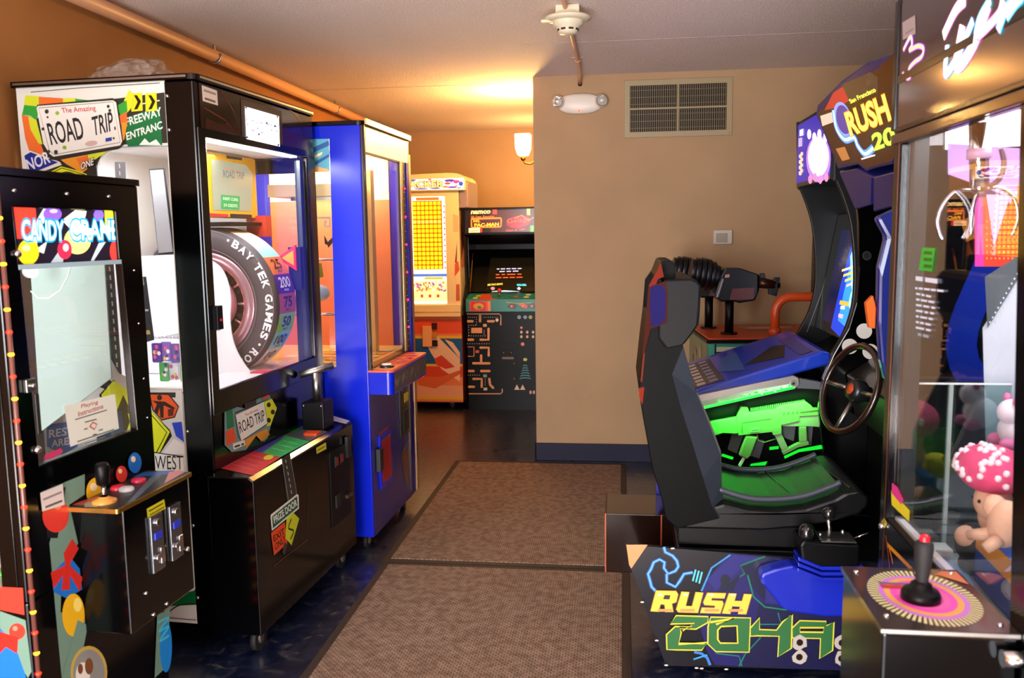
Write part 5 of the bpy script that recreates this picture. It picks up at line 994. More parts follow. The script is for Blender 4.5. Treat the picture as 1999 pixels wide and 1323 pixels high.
def mounted_gun(y, dx, nm):
    f = lambda pts: [(p[0] + dx, p[1]) for p in pts]
    A0 = Art(g2, (0, 0.2, 0), 'y-'); q = lambda *p: f([A0.ab(*t) for t in p]); GB = M('#08080a', 0.34, spec=0.4, name='gun_plastic'); GL = M('#15171c', 0.3, name='dark_grey_plastic')
    b = MB(); b.cyl((0.155 + dx, y, 0.985), (0.155 + dx, y, 1.22), 0.026, BLACKM).cyl((0.155 + dx, y, 0.985), (0.155 + dx, y, 0.995), 0.05, BLACKM); st = b.build('gun_post', g2)
    b = MB(); b.prism(q((1391, 575), (1402, 541), (1412, 522), (1440, 522), (1478, 535), (1478, 565), (1470, 585), (1440, 590), (1425, 586), (1405, 588)), 'y', y - 0.06, y + 0.06, GB)
    gn = b.build('mounted_gun', g2, bevel=0.01)
    b = MB()
    for i, (px_, r_) in enumerate(((1352, .075), (1360, .088), (1370, .095), (1380, .095), (1390, .085), (1398, .070))):
        c_ = A0.ab(px_, 530 + i * 2); b.cyl((c_[0] + dx - 0.013, y, c_[1] + 0.004), (c_[0] + dx + 0.013, y, c_[1]), r_, GB, seg=10)
    c0_ = A0.ab(1350, 530); c1_ = A0.ab(1410, 545); b.cyl((c0_[0] + dx, y, c0_[1]), (c1_[0] + dx, y, c1_[1]), 0.06, GL); b.build('cooling_drum', gn, bevel=0.002)
    c0_ = A0.ab(1474, 550); c1_ = A0.ab(1512, 556); b = MB(); b.cyl((c0_[0] + dx, y, c0_[1]), (c1_[0] + dx, y, c1_[1]), 0.036, M('#3a1f14', 0.3, 0.5), r1=0.026).cyl((c1_[0] + dx - 0.01, y, c1_[1]), (c1_[0] + dx + 0.03, y, c1_[1] - 0.004), 0.018, GB)
    b.build('barrel', gn)
    b = MB(); b.prism(q((1482, 541), (1484, 533), (1492, 533), (1494, 544)), 'y', y - 0.012, y + 0.012, GB).prism(q((1500, 562), (1512, 541), (1522, 541), (1520, 558), (1515, 578), (1500, 574)), 'y', y - 0.015, y + 0.015, GB); b.build('front_sight', gn, bevel=0.002)
    A1 = Art(g2, (0, y - 0.0605, 0), 'y-'); A1.lpoly(f([A0.ab(*t) for t in ((1426, 562), (1468, 560), (1466, 582), (1420, 584))]), k('#5a2420')); A1.lpoly(f([A0.ab(*t) for t in ((1394, 578), (1406, 542), (1409, 544), (1398, 579))]), k('#8a8a92')); A1.lpoly(f([A0.ab(*t) for t in ((1412, 535), (1420, 534), (1420, 540), (1411, 541))]), k('#b88a80')); A1.build('gun_decal').parent = gn
mounted_gun(0.2, 0.0, ''); mounted_gun(0.52, -0.065, '')
MB().tube([(0.40, 0.10, 0.985), (0.40, 0.10, 1.12)] + [(0.40 + 0.09 * (1 - math.cos(R(a))), 0.10, 1.12 + 0.09 * math.sin(R(a))) for a in range(10, 91, 10)] + [(0.95, 0.10, 1.21)], 0.026, M('#c8481a', 0.35, name='orange_rail')).cyl((0.40, 0.10, 0.985), (0.40, 0.10, 1.03), 0.034, OR_).build('hand_rail', g2)
MB().box(0.80, 0.0, 0.0, 1.22, 0.80, 1.95, BLACK).build('screen_cabinet', g2, bevel=0.01)

# =================================================================== RIFLE SHOOTING GAME (right)
g1 = thing('rifle_shooting_game', 'black shooting game with blue control deck and a green lit rifle, behind the racing seat', 'arcade machine', (0.93, 4.0, 0), 0)
D2 = M('#08090c', 0.4, spec=0.3, name='charcoal_shell'); yN, yF = 0.0, 0.80
A0 = Art(g1, (0, yF, 0), 'y-'); con = [A0.ab(*p) for p in spl([(1560, 370), (1572, 400), (1583, 440), (1589, 500), (1588, 560), (1577, 605), (1558, 642), (1538, 668)], 4)]
prof = [(0.0, 2.16), (0.015, 1.81)] + con + [(0.02, 0.90), (0.10, 0.05), (0.62, 0.05), (0.68, 1.2), (0.62, 2.16)]
MB().prism(prof, 'y', yF - 0.03, yF, D2).build('side_panel', g1, bevel=0.004); MB().prism(prof, 'y', yN, yN + 0.03, D2).build('side_panel', g1, bevel=0.004)
b = MB(); b.box(0.005, yN + 0.03, 1.82, 0.62, yF - 0.03, 2.155, BLACK).box(0.30, yN + 0.03, 0.05, 0.62, yF - 0.03, 1.82, BLACK).prism([(0.0, 0.92), (0.30, 1.08), (0.30, 0.6), (0.05, 0.6)], 'y', yN + 0.03, yF - 0.03, BLACKM)
b.build('cabinet_body', g1)
A = Art(g1, (0.0045, 0, 0), 'x-')
A.lpoly([(-yF + 0.03, 1.84), (-yN - 0.03, 1.84), (-yN - 0.03, 2.14), (-yF + 0.03, 2.14)], E('#2c1e96', 1.2)); A.disc(1598, 310, 24, 46, E('#a070e8', 1.4)); A.disc(1598, 306, 20, 38, E('#ffffff', 2.2))
for i, x in enumerate((1580, 1590, 1600, 1612)): A.disc(x, 262 + (i % 2) * 6, 4, 10, E('#f0d0ff', 1.6), n=10); A.disc(x + 2, 350 - (i % 2) * 4, 4, 9, E('#d87aa8', 1.4), n=10)
for i in range(4): A.disc(1563, 305 + i * 11, 3, 4.5, E('#f0c8a0', 1.1), n=8); A.disc(1566, 300 + i * 11, 2.5, 4, E('#f0c8a0', 1.1), n=8)
A.poly([(1562, 254), (1569, 251), (1569, 264), (1562, 266)], E('#f0e8ff', 1.2)); A.poly([(1560, 270), (1567, 268), (1567, 285), (1560, 287)], E('#b8a8d0', 1.0))
A.build('marquee_artwork', label='purple lit marquee with a white glow')
# screen
A = Art(g1, (0.12, 0, 1.08), (0, -1, 0), (0.10, 0, 0.58)); A.lpoly([(-0.76, 0.0), (-0.04, 0.0), (-0.04, 0.60), (-0.76, 0.60)], M('#0a0b10', 0.15)); A.lpoly([(-0.63, 0.05), (-0.08, 0.05), (-0.08, 0.52), (-0.63, 0.52)], E('#06103a', 1.0))
A.poly([(1622, 640), (1640, 560), (1665, 470), (1676, 445), (1676, 660), (1650, 668)], E('#0f3ac0', 1.3)); A.poly([(1636, 625), (1650, 560), (1668, 480), (1680, 460), (1680, 600), (1664, 650)], E('#2f8af0', 1.4)); A.poly([(1660, 500), (1680, 455), (1680, 620), (1662, 560)], E('#7ad0ff', 1.6))
for i in range(4): A.line([(1644 + i * 3, 528 + i * 10), (1676, 518 + i * 10)], 0.012, E(['#e8e0a0', '#f0d850', '#f0d850', '#f0b8e0'][i], 1.3))
A.line(spl([(1676, 556), (1664, 572), (1660, 592), (1668, 606), (1678, 600)]), 0.03, E('#9ae8ff', 1.4)); A.line([(1640, 590), (1658, 594)], 0.02, E('#f0b040', 1.2)); A.poly([(1642, 597), (1650, 597), (1649, 604), (1641, 603)], E('#d8f0ff', 1.3)); A.poly([(1638, 612), (1647, 614), (1645, 622), (1637, 619)], E('#c8b0ff', 1.3))
A.build('game_screen', label='bright blue game screen')
A = Art(g1, (0, yF - 0.0305, 0), 'y-'); A.line([(1636, 455), (1604, 570), (1575, 648)], 0.004, k('#6a655c')); A.build('bezel_edge')
# deck
BD = M('#1438b8', 0.3, coat=0.3, name='blue_deck')
dk = MB(); dk.prism([(-0.575, 0.815), (-0.575, 0.868), (-0.02, 1.052), (0.02, 1.045), (0.03, 0.99), (0.0, 0.985)], 'y', yN - 0.01, yF, BD); dko = dk.build('control_deck', g1, bevel=0.012)
sl_ = (1.052 - 0.868) / 0.555
A = Art(g1, (-0.575, 0, 0.8685), (1, 0, sl_), (0, 1, 0), gap=0.0012)
A.lpoly([(0.26, 0.22), (0.44, 0.12), (0.50, 0.42), (0.44, 0.48)], k('#10131c')); A.lpoly([(0.14, 0.24), (0.25, 0.10), (0.28, 0.62), (0.20, 0.62)], k('#2a55a0')); A.rect(0.0, 0.03, 0.14, 0.70, k('#2a2a48')); A.rect(0.5, 0.05, 0.56, 0.6, k('#2a3a8a'))
for i in range(7): A.rect(0.015, 0.06 + i * 0.09, 0.055, 0.12 + i * 0.09, k('#a8a49c')); A.rect(0.075, 0.06 + i * 0.09, 0.115, 0.12 + i * 0.09, k('#7a7890'))
A.build('deck_graphic').parent = dko
A0 = Art(g1, (0, -0.02, 0), 'y-')
sv = MB().prism([A0.ab(*p) for p in ((1362, 770), (1548, 732), (1558, 736), (1560, 748), (1552, 757), (1370, 798))], 'y', -0.035, 0.0, M('#b8b4ac', 0.35, 0.85, name='brushed_plate')).build('metal_plate', g1, bevel=0.003)
c_ = A0.ab(1547, 747); MB().cyl((c_[0], -0.036, c_[1]), (c_[0], -0.042, c_[1]), 0.013, STEEL).cyl((c_[0], -0.042, c_[1]), (c_[0], -0.044, c_[1]), 0.006, BLACKR).build('plate_lock', sv)
A = Art(g1, (0, -0.036, 0), 'y-'); A.poly([(1366, 785), (1456, 763), (1500, 756), (1549, 748), (1552, 756), (1372, 797)], M('#d8ffd8', 0.4)); A.line([(1372, 796), (1550, 756)], 0.012, E('#20ff40', 2.0)); random.seed(2)
for i in range(40): t = random.random(); A.disc(1400 + 150 * t, 790 - 34 * t - random.random() * 8, 2.2, 1.6, E(random.choice(['#40ff60', '#a0ffb0', '#20d040']), 1.2), n=6)
A.build('lit_edge').parent = sv
GRIP = M('#5a5c60', 0.7, noise=0.25, nscale=120, name='textured_grey_pad')
cr = MB(); cr.prism([A0.ab(*p) for p in ((1372, 800), (1552, 758), (1600, 745), (1660, 790), (1660, 880), (1610, 912), (1500, 925), (1440, 938), (1400, 915))], 'y', 0.02, 0.30, BLACKM); cro = cr.build('gun_cradle', g1, bevel=0.01)
sd_ = [A0.ab(*p) for p in ((1560, 738), (1600, 745), (1640, 768), (1630, 776), (1598, 760), (1556, 758))]; MB().prism(sd_, 'y', -0.02, 0.02, M('#5c5f66', 0.5)).build('cradle_trim', g1, bevel=0.003)
for pts in (((1433, 842), (1455, 846), (1440, 888), (1422, 880)), ((1474, 858), (1495, 862), (1484, 898), (1466, 892)), ((1530, 830), (1556, 832), (1552, 864), (1520, 852)), ((1578, 830), (1590, 832), (1586, 872), (1570, 870))):
    MB().prism([A0.ab(*p) for p in pts], 'y', 0.0, 0.02, GRIP).build('grip_pad', g1, bevel=0.004)
gl = Art(g1, (0, 0.018, 0), 'y-'); GE = E('#18e030', 0.9)
for p in (((1410, 885), (1432, 892), (1430, 897), (1408, 890)), ((1466, 905), (1498, 900), (1494, 908), (1464, 909)), ((1532, 895), (1560, 882), (1604, 876), (1607, 872), (1603, 868), (1560, 876), (1530, 890)), ((1502, 872), (1520, 870), (1520, 876), (1502, 878))): gl.poly(p, GE)
gl.build('green_edge_lights')
b = MB(); b.box(-0.45, 0.10, 0.0, 0.10, 0.70, 0.60, BLACKM).box(-0.53, 0.03, 0.60, 0.05, 0.79, 0.83, BLACKM); b.build('front_pedestal', g1, bevel=0.008)
lg = area('rifle_green_light', (0, 0, 0), (0, 1, 0), 0.45, 0.04, 2.2, (0.04, 1.0, 0.08), 110); lg.parent = g1; lg.location = (-0.28, -0.10, 0.815); lg.rotation_euler = (R(38), R(-12), 0)
# the rifle (rests in the cradle, so it is a thing of its own)
gt = thing('toy_rifle', 'plastic toy rifle lying in the cradle of the shooting game, glowing green', 'toy gun', (0.93, 3.955, 0), 0)
GP = M('#7a8e5c', 0.4, name='pale_gun_plastic'); GT_ = M('#8f8f78', 0.4); A0 = Art(gt, (0, 0, 0), 'y-')
def gp(pts, y0, y1, m, nm, bev=0.003, par=gt): return MB().prism([A0.ab(*p) for p in pts], 'y', y0, y1, m).build(nm, par, bevel=bev)
Z5 = lambda *p: [(1220 + x / 3.675, 700 + y / 3.675) for x, y in p]
rc = gp(Z5((800, 415), (830, 340), (880, 345), (890, 380), (1080, 350), (1120, 330), (1290, 300), (1330, 330), (1350, 352), (1420, 352), (1425, 400), (1250, 410), (1250, 440), (1120, 470), (1120, 535), (1060, 545), (1050, 520), (810, 545)), -0.016, 0.016, GP, 'receiver')
gp(Z5((605, 450), (800, 415), (812, 530), (790, 535), (700, 530), (640, 550), (615, 490)), -0.014, 0.014, GP, 'stock')
gp(Z5((865, 545), (950, 555), (900, 690), (870, 718), (815, 690)), -0.014, 0.014, GP, 'pistol_grip', 0.006)
gp(Z5((845, 708), (862, 715), (828, 775), (812, 765)), -0.008, 0.008, WHITE, 'grip_base')
gp(Z5((1070, 545), (1122, 538), (1170, 640), (1125, 660)), -0.012, 0.012, GT_, 'magazine')
gp(Z5((1122, 660), (1240, 600), (1315, 590), (1318, 615), (1240, 635), (1135, 688)), -0.012, 0.012, GP, 'lower_guard')
gp(Z5((1245, 480), (1300, 480), (1305, 600), (1250, 600)), -0.012, 0.012, GP, 'fore_grip', 0.006)
gp(Z5((1120, 425), (1380, 400), (1440, 430), (1438, 490), (1390, 485), (1330, 480), (1230, 480), (1125, 480)), -0.011, 0.011, GT_, 'fore_end')
MB().tube([tuple(A0.pt(*p)) for p in Z5((950, 545), (955, 585), (1000, 600), (1080, 575))], 0.003, GP, 8).build('trigger_guard', gt)
rl = MB(); [rl.prism([A0.ab(*p) for p in Z5((900 + i * 14, 372 - i * 1.6), (908 + i * 14, 371 - i * 1.6), (908 + i * 14, 352 - i * 2.2), (900 + i * 14, 353 - i * 2.2))], 'y', -0.008, 0.008, GP) for i in range(28)]; rl.build('top_rail', gt)
c0_, c1_ = A0.pt(*Z5((1400, 372))[0]), A0.pt(*Z5((1440, 375))[0]); MB().cyl(tuple(c0_), tuple(c1_), 0.008, GT_).build('barrel', gt)
A = Art(gt, (0, -0.0165, 0), 'y-'); DG = k('#4a5a40')
for i in range(4): A.disc(*Z5((1140 + i * 32, 395 - i * 3))[0], 2.0, 3.2, DG, rot=25, n=10)
A.line(Z5((900, 372), (1080, 355)), 0.005, DG); A.line(Z5((840, 460), (1050, 430)), 0.004, DG); A.line(Z5((840, 470), (840, 530)), 0.003, DG); A.poly(Z5((895, 490), (965, 485), (965, 525), (895, 530)), k('#8a9478')); A.line(Z5((908, 516), (955, 511)), 0.003, DG); A.line(Z5((1255, 385), (1420, 365)), 0.006, k('#5a4a30'))
A.build('receiver_detail').parent = rc

# =================================================================== RACING GAME (right)
rg = thing('racing_game', 'sit-down racing game with black bucket seat, steering wheel and yellow and green lettered side panel', 'arcade machine', (0.45, 3.0, 0), 0)
PL = M('#050506', 0.5, spec=0.08, noise=0.12, nscale=220, name='seat_plastic'); PLL = M('#343a44', 0.38, noise=0.08, nscale=220, name='lit_edge_seat_plastic')  # edge copy of the seat plastic, lightened to imitate light on the bevel
A0 = Art(rg, (0, 0.03, 0), 'y-'); A1 = Art(rg, (0, 0.10, 0), 'y-')
outL = [(1292, 545), (1282, 540), (1268, 560), (1263, 621), (1256, 678), (1247, 762), (1254, 809), (1263, 858), (1274, 918), (1291, 972), (1300, 1013), (1322, 1032)]
lineA = [(1405, 1012), (1389, 986), (1372, 931), (1351, 863), (1329, 795), (1312, 730), (1334, 676)]
inner = [(1420, 1012), (1414, 985), (1410, 945), (1408, 890), (1383, 822), (1361, 768), (1344, 722), (1337, 682)]
pan = [(1414, 985), (1465, 998), (1519, 1001), (1574, 995), (1628, 977), (1647, 966), (1678, 961), (1698, 972), (1696, 990), (1680, 1006), (1628, 1020), (1560, 1032), (1492, 1038), (1322, 1034), (1360, 1000)]
def wing(y0, y1, inn, nm):      # y0 = outer face, y1 = where the sloping inner edge ends
    yo = 0.03; mb = MB(); face = [A0.ab(*p) for p in outL + lineA]; li = [A0.ab(*p) for p in lineA]; ii = [A1.ab(*p) for p in inn]
    mb.prism(face, 'y', y0, y1, PL)
    n = len(li); ii = [ii[min(len(ii) - 1, i)] for i in range(n)]
    top = [(p[0], y0, p[1]) for p in li]; bot = [(p[0], y1, p[1]) for p in ii]; thick = [(p[0], y1, p[1]) for p in li]
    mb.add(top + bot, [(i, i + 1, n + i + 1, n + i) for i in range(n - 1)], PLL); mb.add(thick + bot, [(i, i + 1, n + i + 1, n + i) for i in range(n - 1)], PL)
    return mb.build(nm, rg, bevel=0.004)
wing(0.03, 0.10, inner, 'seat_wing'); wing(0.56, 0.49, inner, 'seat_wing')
# back shell between the wings
L_ = [A0.ab(*p) for p in outL[3:]]; bs = L_ + [(p[0] + 0.075, p[1] + 0.02) for p in reversed(L_)]
MB().prism(bs, 'y', 0.10, 0.49, PL).build('back_shell', rg)
hr = [A0.ab(*p) for p in ((1300, 545), (1349, 543), (1360, 548), (1368, 558), (1366, 610), (1364, 632), (1352, 650), (1335, 672), (1300, 680), (1285, 660), (1283, 560))]
MB().prism(hr, 'y', 0.02, 0.57, M('#0e0f12', 0.45, spec=0.14, noise=0.1, nscale=200, name='headrest_plastic')).build('headrest', rg, bevel=0.018)
MB().prism([A0.ab(*p) for p in ((1284, 560), (1281, 540), (1286, 528), (1292, 512), (1300, 510), (1314, 510), (1320, 518), (1320, 545), (1300, 552))], 'y', 0.08, 0.51, PL).build('headrest_cap', rg, bevel=0.012)
A = Art(rg, (0, 0.0195, 0), 'y-'); A.poly([(1290, 512), (1283, 528), (1267, 556), (1265, 590), (1273, 585), (1284, 545), (1296, 540)], M('#6a2014', 0.7, spec=0.1)); A.poly([(1262, 600), (1266, 560), (1300, 548), (1304, 580), (1302, 630), (1270, 642), (1258, 690), (1254, 690)], M('#3c140c', 0.7, spec=0.1)); A.poly([(1270, 562), (1280, 556), (1296, 558), (1300, 575), (1299, 620), (1292, 632), (1272, 638), (1268, 600)], M('#1a1450', 0.7, spec=0.1)); A.build('headrest_side_graphic')
A = Art(rg, (0, 0.0295, 0), 'y-'); A.poly([(1247, 757), (1258, 755), (1254, 790), (1248, 775)], M('#7a2414', 0.7, spec=0.1)); A.line([(1262, 640), (1252, 745)], 0.006, M('#6a2a1c', 0.7, spec=0.1)); A.build('shell_edge_paint')
MB().prism([A0.ab(*p) for p in pan], 'y', 0.04, 0.55, M('#090a0c', 0.35, spec=0.35, noise=0.1, nscale=200, name='pan_plastic')).build('seat_pan', rg, bevel=0.014)
cz = [A0.ab(*p) for p in ((1405, 975), (1465, 993), (1519, 996), (1574, 990), (1628, 972), (1650, 962))]
cu = MB(); GV = M('#01300a', 0.35, spec=0.3, noise=0.1, nscale=8, name='green_vinyl')
top = [(x, z + 0.008) for x, z in cz]; cu.prism(top + [(x, z - 0.03) for x, z in reversed(top)], 'y', 0.10, 0.48, GV); cuo = cu.build('seat_cushion', rg, bevel=0.004)
sm = MB()
for t in (2.3, 3.4, 4.5):
    i = int(t); f_ = t - i; p = (top[i][0] * (1 - f_) + top[i + 1][0] * f_, top[i][1] * (1 - f_) + top[i + 1][1] * f_); sm.tube([(p[0] + 0.05, 0.10, p[1] + 0.002), (p[0], 0.48, p[1] + 0.002)], 0.004, k('#1a2418'), 8)
sm.build('cushion_seams', cuo)
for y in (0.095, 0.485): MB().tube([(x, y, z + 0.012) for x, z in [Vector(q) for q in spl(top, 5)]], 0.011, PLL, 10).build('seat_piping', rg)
MB().prism([A0.ab(*p) for p in ((1330, 740), (1366, 775), (1388, 825), (1412, 890), (1414, 975), (1390, 975), (1300, 760))], 'y', 0.10, 0.49, M('#18191d', 0.5)).build('back_cushion', rg)
b = MB(); b.box(-0.235, 0.06, 0.47, 0.22, 0.50, 0.545, BLACKM).box(-0.235, 0.05, 0.40, 0.30, 0.50, 0.462, BLACKM); b.build('seat_slider', rg, bevel=0.004)
# base with side panel
rp = [A0.ab(*p) for p in ((1222, 1063), (1530, 1087), (1672, 1098), (1900, 1110), (1900, 1312), (1672, 1308), (1300, 1299), (1232, 1110))]
rp = [(p[0] * 1.0, max(p[1], 0.03)) for p in rp]; rpx = Art(rg, (0, 0.0, 0), 'y-')
rp = [rpx.ab(*p) for p in ((1222, 1063), (1530, 1087), (1672, 1098), (1790, 1104), (1790, 1312), (1672, 1309), (1300, 1299), (1232, 1110))]
bsx = MB().prism(rp, 'y', 0.0, 0.02, M('#0e0e18', 0.3, name='panel_laminate')).build('base_panel', rg, bevel=0.002)
bp_ = MB(); bp_.prism(rp, 'y', 0.52, 0.54, BLACK); bp_.box(-0.20, 0.02, 0.05, 1.05, 0.52, 0.38, BLACKM); bp_.build('base_frame', rg)
A = Art(rg, (0, -0.0005, 0), 'y-'); Z6 = lambda *p: [(1200 + x / 3.546, 950 + y / 3.546) for x, y in p]
A.poly(Z6((80, 400), (228, 400), (115, 565), (100, 540)), k('#d8905c'))
A.poly(Z6((790, 460), (1000, 480), (1180, 500), (1600, 560), (1600, 1270), (850, 1240), (690, 1230), (640, 1140), (570, 900), (600, 720), (640, 640)), k('#1a165c'))
A.poly(Z6((820, 470), (1150, 500), (1250, 640), (1200, 820), (1040, 800), (880, 560), (700, 720), (640, 640)), k('#232370')); A.poly(Z6((860, 540), (1060, 480), (1170, 520), (1050, 620), (1040, 800), (960, 700), (900, 600)), k('#0f1238')); A.poly(Z6((1000, 800), (1250, 850), (1560, 880), (1670, 1270), (880, 1240), (960, 1000)), k('#12123e'))
A.line(Z6((1040, 480), (870, 545), (900, 600), (800, 660)), 0.006, k('#0c6a4a')); A.line(Z6((920, 610), (960, 760), (1040, 830), (1180, 850), (1240, 830)), 0.005, k('#0f7a5a')); A.line(Z6((800, 470), (670, 560), (600, 720)), 0.006, k('#3a8ad0')); A.line(Z6((1000, 950), (1150, 950), (1130, 870)), 0.004, k('#1a7a6a')); A.line(Z6((860, 1240), (900, 1160), (1010, 1040)), 0.004, k('#1a7a5a')); A.line(Z6((700, 1150), (860, 1170), (880, 1240)), 0.004, k('#1a7a5a'))
A.disc(*Z6((765, 640))[0], 10, 10, k('#10183a')); A.disc(*Z6((765, 640))[0], 7, 7, k('#0a1228')); A.poly(Z6((740, 660), (790, 660), (870, 610), (830, 690), (820, 720), (720, 720)), k('#0c1230'))
bolt = [(340, 415), (350, 450), (400, 475), (430, 510), (440, 550), (420, 580), (370, 600), (340, 560), (345, 520), (310, 500), (270, 520), (250, 570), (230, 600), (245, 650), (255, 690), (285, 720)]
A.line(Z6(*bolt), 0.014, k('#2458a8')); A.line(Z6(*bolt), 0.006, k('#6ab4f0')); b2 = [(360, 600), (360, 660), (420, 690), (450, 650), (480, 600), (540, 590)]; A.line(Z6(*b2), 0.014, k('#2458a8')); A.line(Z6(*b2), 0.006, k('#6ab4f0'))
for i in range(3): A.line(Z6((560 + i * 22, 570 + i * 8), (540 + i * 22, 650 + i * 8)), 0.006, k('#5ac8d8'))
b3 = [(550, 1140), (600, 1150), (640, 1180), (660, 1230)]; A.line(Z6(*b3), 0.010, k('#3a7ad0')); A.line(Z6((545, 1190), (640, 1160)), 0.006, k('#3a9ad8')); A.line(Z6((1610, 1080), (1625, 1150), (1640, 1240), (1690, 1250)), 0.03, k('#1a50c0')); A.line(Z6((1612, 1090), (1625, 1150), (1645, 1240), (1690, 1245)), 0.008, k('#4aa0e8'))
def quad_text(A, polys, col, out, ow):
    for p in polys: A.line(Z6(*p), ow, out, closed=True)
    for p in polys: A.poly(Z6(*p), col)
# RUSH letters
Yl, Yd = k('#f0c84a'), k('#7a4a12')
rush = [[(285, 715), (425, 718), (438, 740), (425, 795), (395, 805), (405, 862), (350, 862), (345, 812), (318, 808), (302, 860), (248, 858)], [(462, 722), (515, 724), (490, 820), (535, 822), (560, 725), (612, 728), (575, 868), (440, 864), (425, 845)], [(640, 730), (770, 733), (758, 768), (672, 766), (668, 782), (745, 786), (752, 806), (730, 872), (590, 868), (602, 832), (690, 834), (694, 818), (620, 814), (612, 795)], [(790, 733), (842, 735), (828, 785), (880, 787), (894, 738), (948, 740), (908, 878), (852, 876), (866, 825), (812, 822), (798, 875), (742, 872)]]
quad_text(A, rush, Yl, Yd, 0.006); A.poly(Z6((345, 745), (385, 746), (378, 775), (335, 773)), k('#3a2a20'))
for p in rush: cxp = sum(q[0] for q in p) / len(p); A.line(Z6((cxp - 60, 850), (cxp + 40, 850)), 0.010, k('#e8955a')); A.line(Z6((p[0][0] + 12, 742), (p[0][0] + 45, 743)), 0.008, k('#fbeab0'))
GN, GO = k('#2f6a3a'), k('#d8cf3a')
n49 = [[(385, 940), (425, 890), (645, 897), (640, 930), (560, 975), (450, 970), (455, 1000), (440, 1090), (640, 1075), (600, 1120), (430, 1118), (365, 1118), (362, 1018), (420, 965), (520, 968), (560, 935)], [(665, 900), (935, 905), (925, 1135), (700, 1130), (648, 1080), (650, 960)], [(940, 975), (1000, 905), (998, 985), (1120, 990), (1165, 930), (1222, 878), (1215, 1110), (1130, 1168), (1140, 1025), (985, 1020), (940, 1025)], [(1228, 975), (1280, 925), (1460, 930), (1462, 960), (1510, 930), (1500, 1125), (1420, 1180), (1425, 1040), (1230, 1035)]]
quad_text(A, n49, GN, GO, 0.010)
DKP = k('#0e0f22')
for p in ([(735, 960), (845, 955), (850, 1075), (730, 1075), (712, 1050), (712, 985)], [(1280, 968), (1445, 968), (1440, 1000), (1280, 998)]): A.poly(Z6(*p), DKP); A.line(Z6(*p), 0.006, GO, closed=True)
A.line(Z6((395, 942), (540, 940), (470, 990)), 0.005, GO); A.line(Z6((440, 1075), (620, 1078)), 0.005, GO); A.line(Z6((660, 930), (820, 905), (700, 945)), 0.008, GO)
for q in ((1278, 1070), (1275, 1170), (1568, 1072), (1565, 1180)):
    A.poly([(a_ + random.uniform(-2, 2), b_ + random.uniform(-2, 2)) for a_, b_ in [(Z6(q)[0][0] + 14 * math.cos(R(a)), Z6(q)[0][1] + 14 * math.sin(R(a))) for a in range(0, 360, 30)]], k('#b8b0a8')); A.disc(*Z6(q)[0], 6.5, 6.5, k('#3a1c14'))
for q in ((400, 420), (565, 1245), (600, 1248), (190, 790), (290, 1055), (355, 1225), (770, 1253)): A.disc(*Z6(q)[0], 4, 1.6, k('#d8d4cc'), n=8)
A.build('side_panel_artwork', label='dark blue side artwork with yellow and green lettering')
b = MB()
for q in ((1278, 1070), (1275, 1170), (1568, 1072), (1565, 1180)):
    a_ = A.ab(*Z6(q)[0]); b.cyl((a_[0], -0.002, a_[1]), (a_[0], -0.010, a_[1]), 0.011, M('#2a1712', 0.4, 0.5), seg=12)
b.build('panel_bolts', rg)
# shifter housing
A0 = rpx; BP = M('#1426b0', 0.28, coat=0.3, name='blue_moulding')
MB().prism([A0.ab(*p) for p in ((1477, 1112), (1483, 1102), (1500, 1096), (1540, 1088), (1556, 1098), (1600, 1112), (1690, 1112), (1690, 1186), (1600, 1186), (1540, 1178), (1517, 1168), (1500, 1145), (1480, 1122))], 'y', -0.075, -0.001, BP).build('shifter_housing', rg, bevel=0.014)
b = MB()
for i, (a_, c_) in enumerate(((1070, 1090), (1080, 1100), (1090, 1110))): b.prism([A0.ab(*p) for p in ((1549 - i, a_), (1594, c_ - 1), (1674, c_ - 1), (1674, c_ + 5), (1594, c_ + 5), (1549 - i, a_ + 7))], 'y', -0.082 + i * -0.002, -0.001, BP)
b.build('housing_ribs', rg, bevel=0.003)
sx_ = MB().prism([A0.ab(*p) for p in ((1553, 1050), (1560, 1040), (1598, 1046), (1668, 1050), (1668, 1090), (1598, 1092), (1556, 1076))], 'y', -0.075, 0.05, BLACKM).build('shifter_box', rg, bevel=0.008)
A0 = Art(rg, (0, -0.03, 0), 'y-'); P_ = lambda px, py: tuple(A0.pt(px, py))
MB().tube([P_(1618, 1046), P_(1619, 1030), P_(1617, 1012)], 0.007, CHROME).sph(P_(1618, 1002), (0.022, 0.022, 0.024), M('#141416', 0.15, coat=0.8)).build('gear_lever', rg)
MB().sph(P_(1574, 1040), (0.026, 0.03, 0.034), M('#17171a', 0.15, coat=1)).build('reverse_knob', rg); MB().box(P_(1598, 1050)[0], -0.07, P_(1598, 1050)[2], P_(1666, 1050)[0], 0.03, P_(1598, 1050)[2] + 0.004, STEEL).sph(P_(1601, 1043), 0.006, CHROME).sph(P_(1645, 1038), 0.008, CHROME).tube([P_(1668, 1050), P_(1695, 1040)], 0.003, CHROME, 8).build('shift_gate', rg)
MB().box(-0.50, 0.30, 0.26, -0.20, 0.56, 0.50, M('#1a0c08', 0.15, coat=0.6)).build('rear_speaker_box', rg, bevel=0.004)
e_ = MB()
for x in (-0.502, -0.285): e_.box(x, 0.297, 0.26, x + 0.005, 0.2995, 0.50, k('#a84a2a'))
e_.build('speaker_box_edge', rg); MB().box(-0.29, 0.585, 0.03, -0.22, 0.64, 0.76, M('#22208a', 0.35)).build('rear_support', rg)
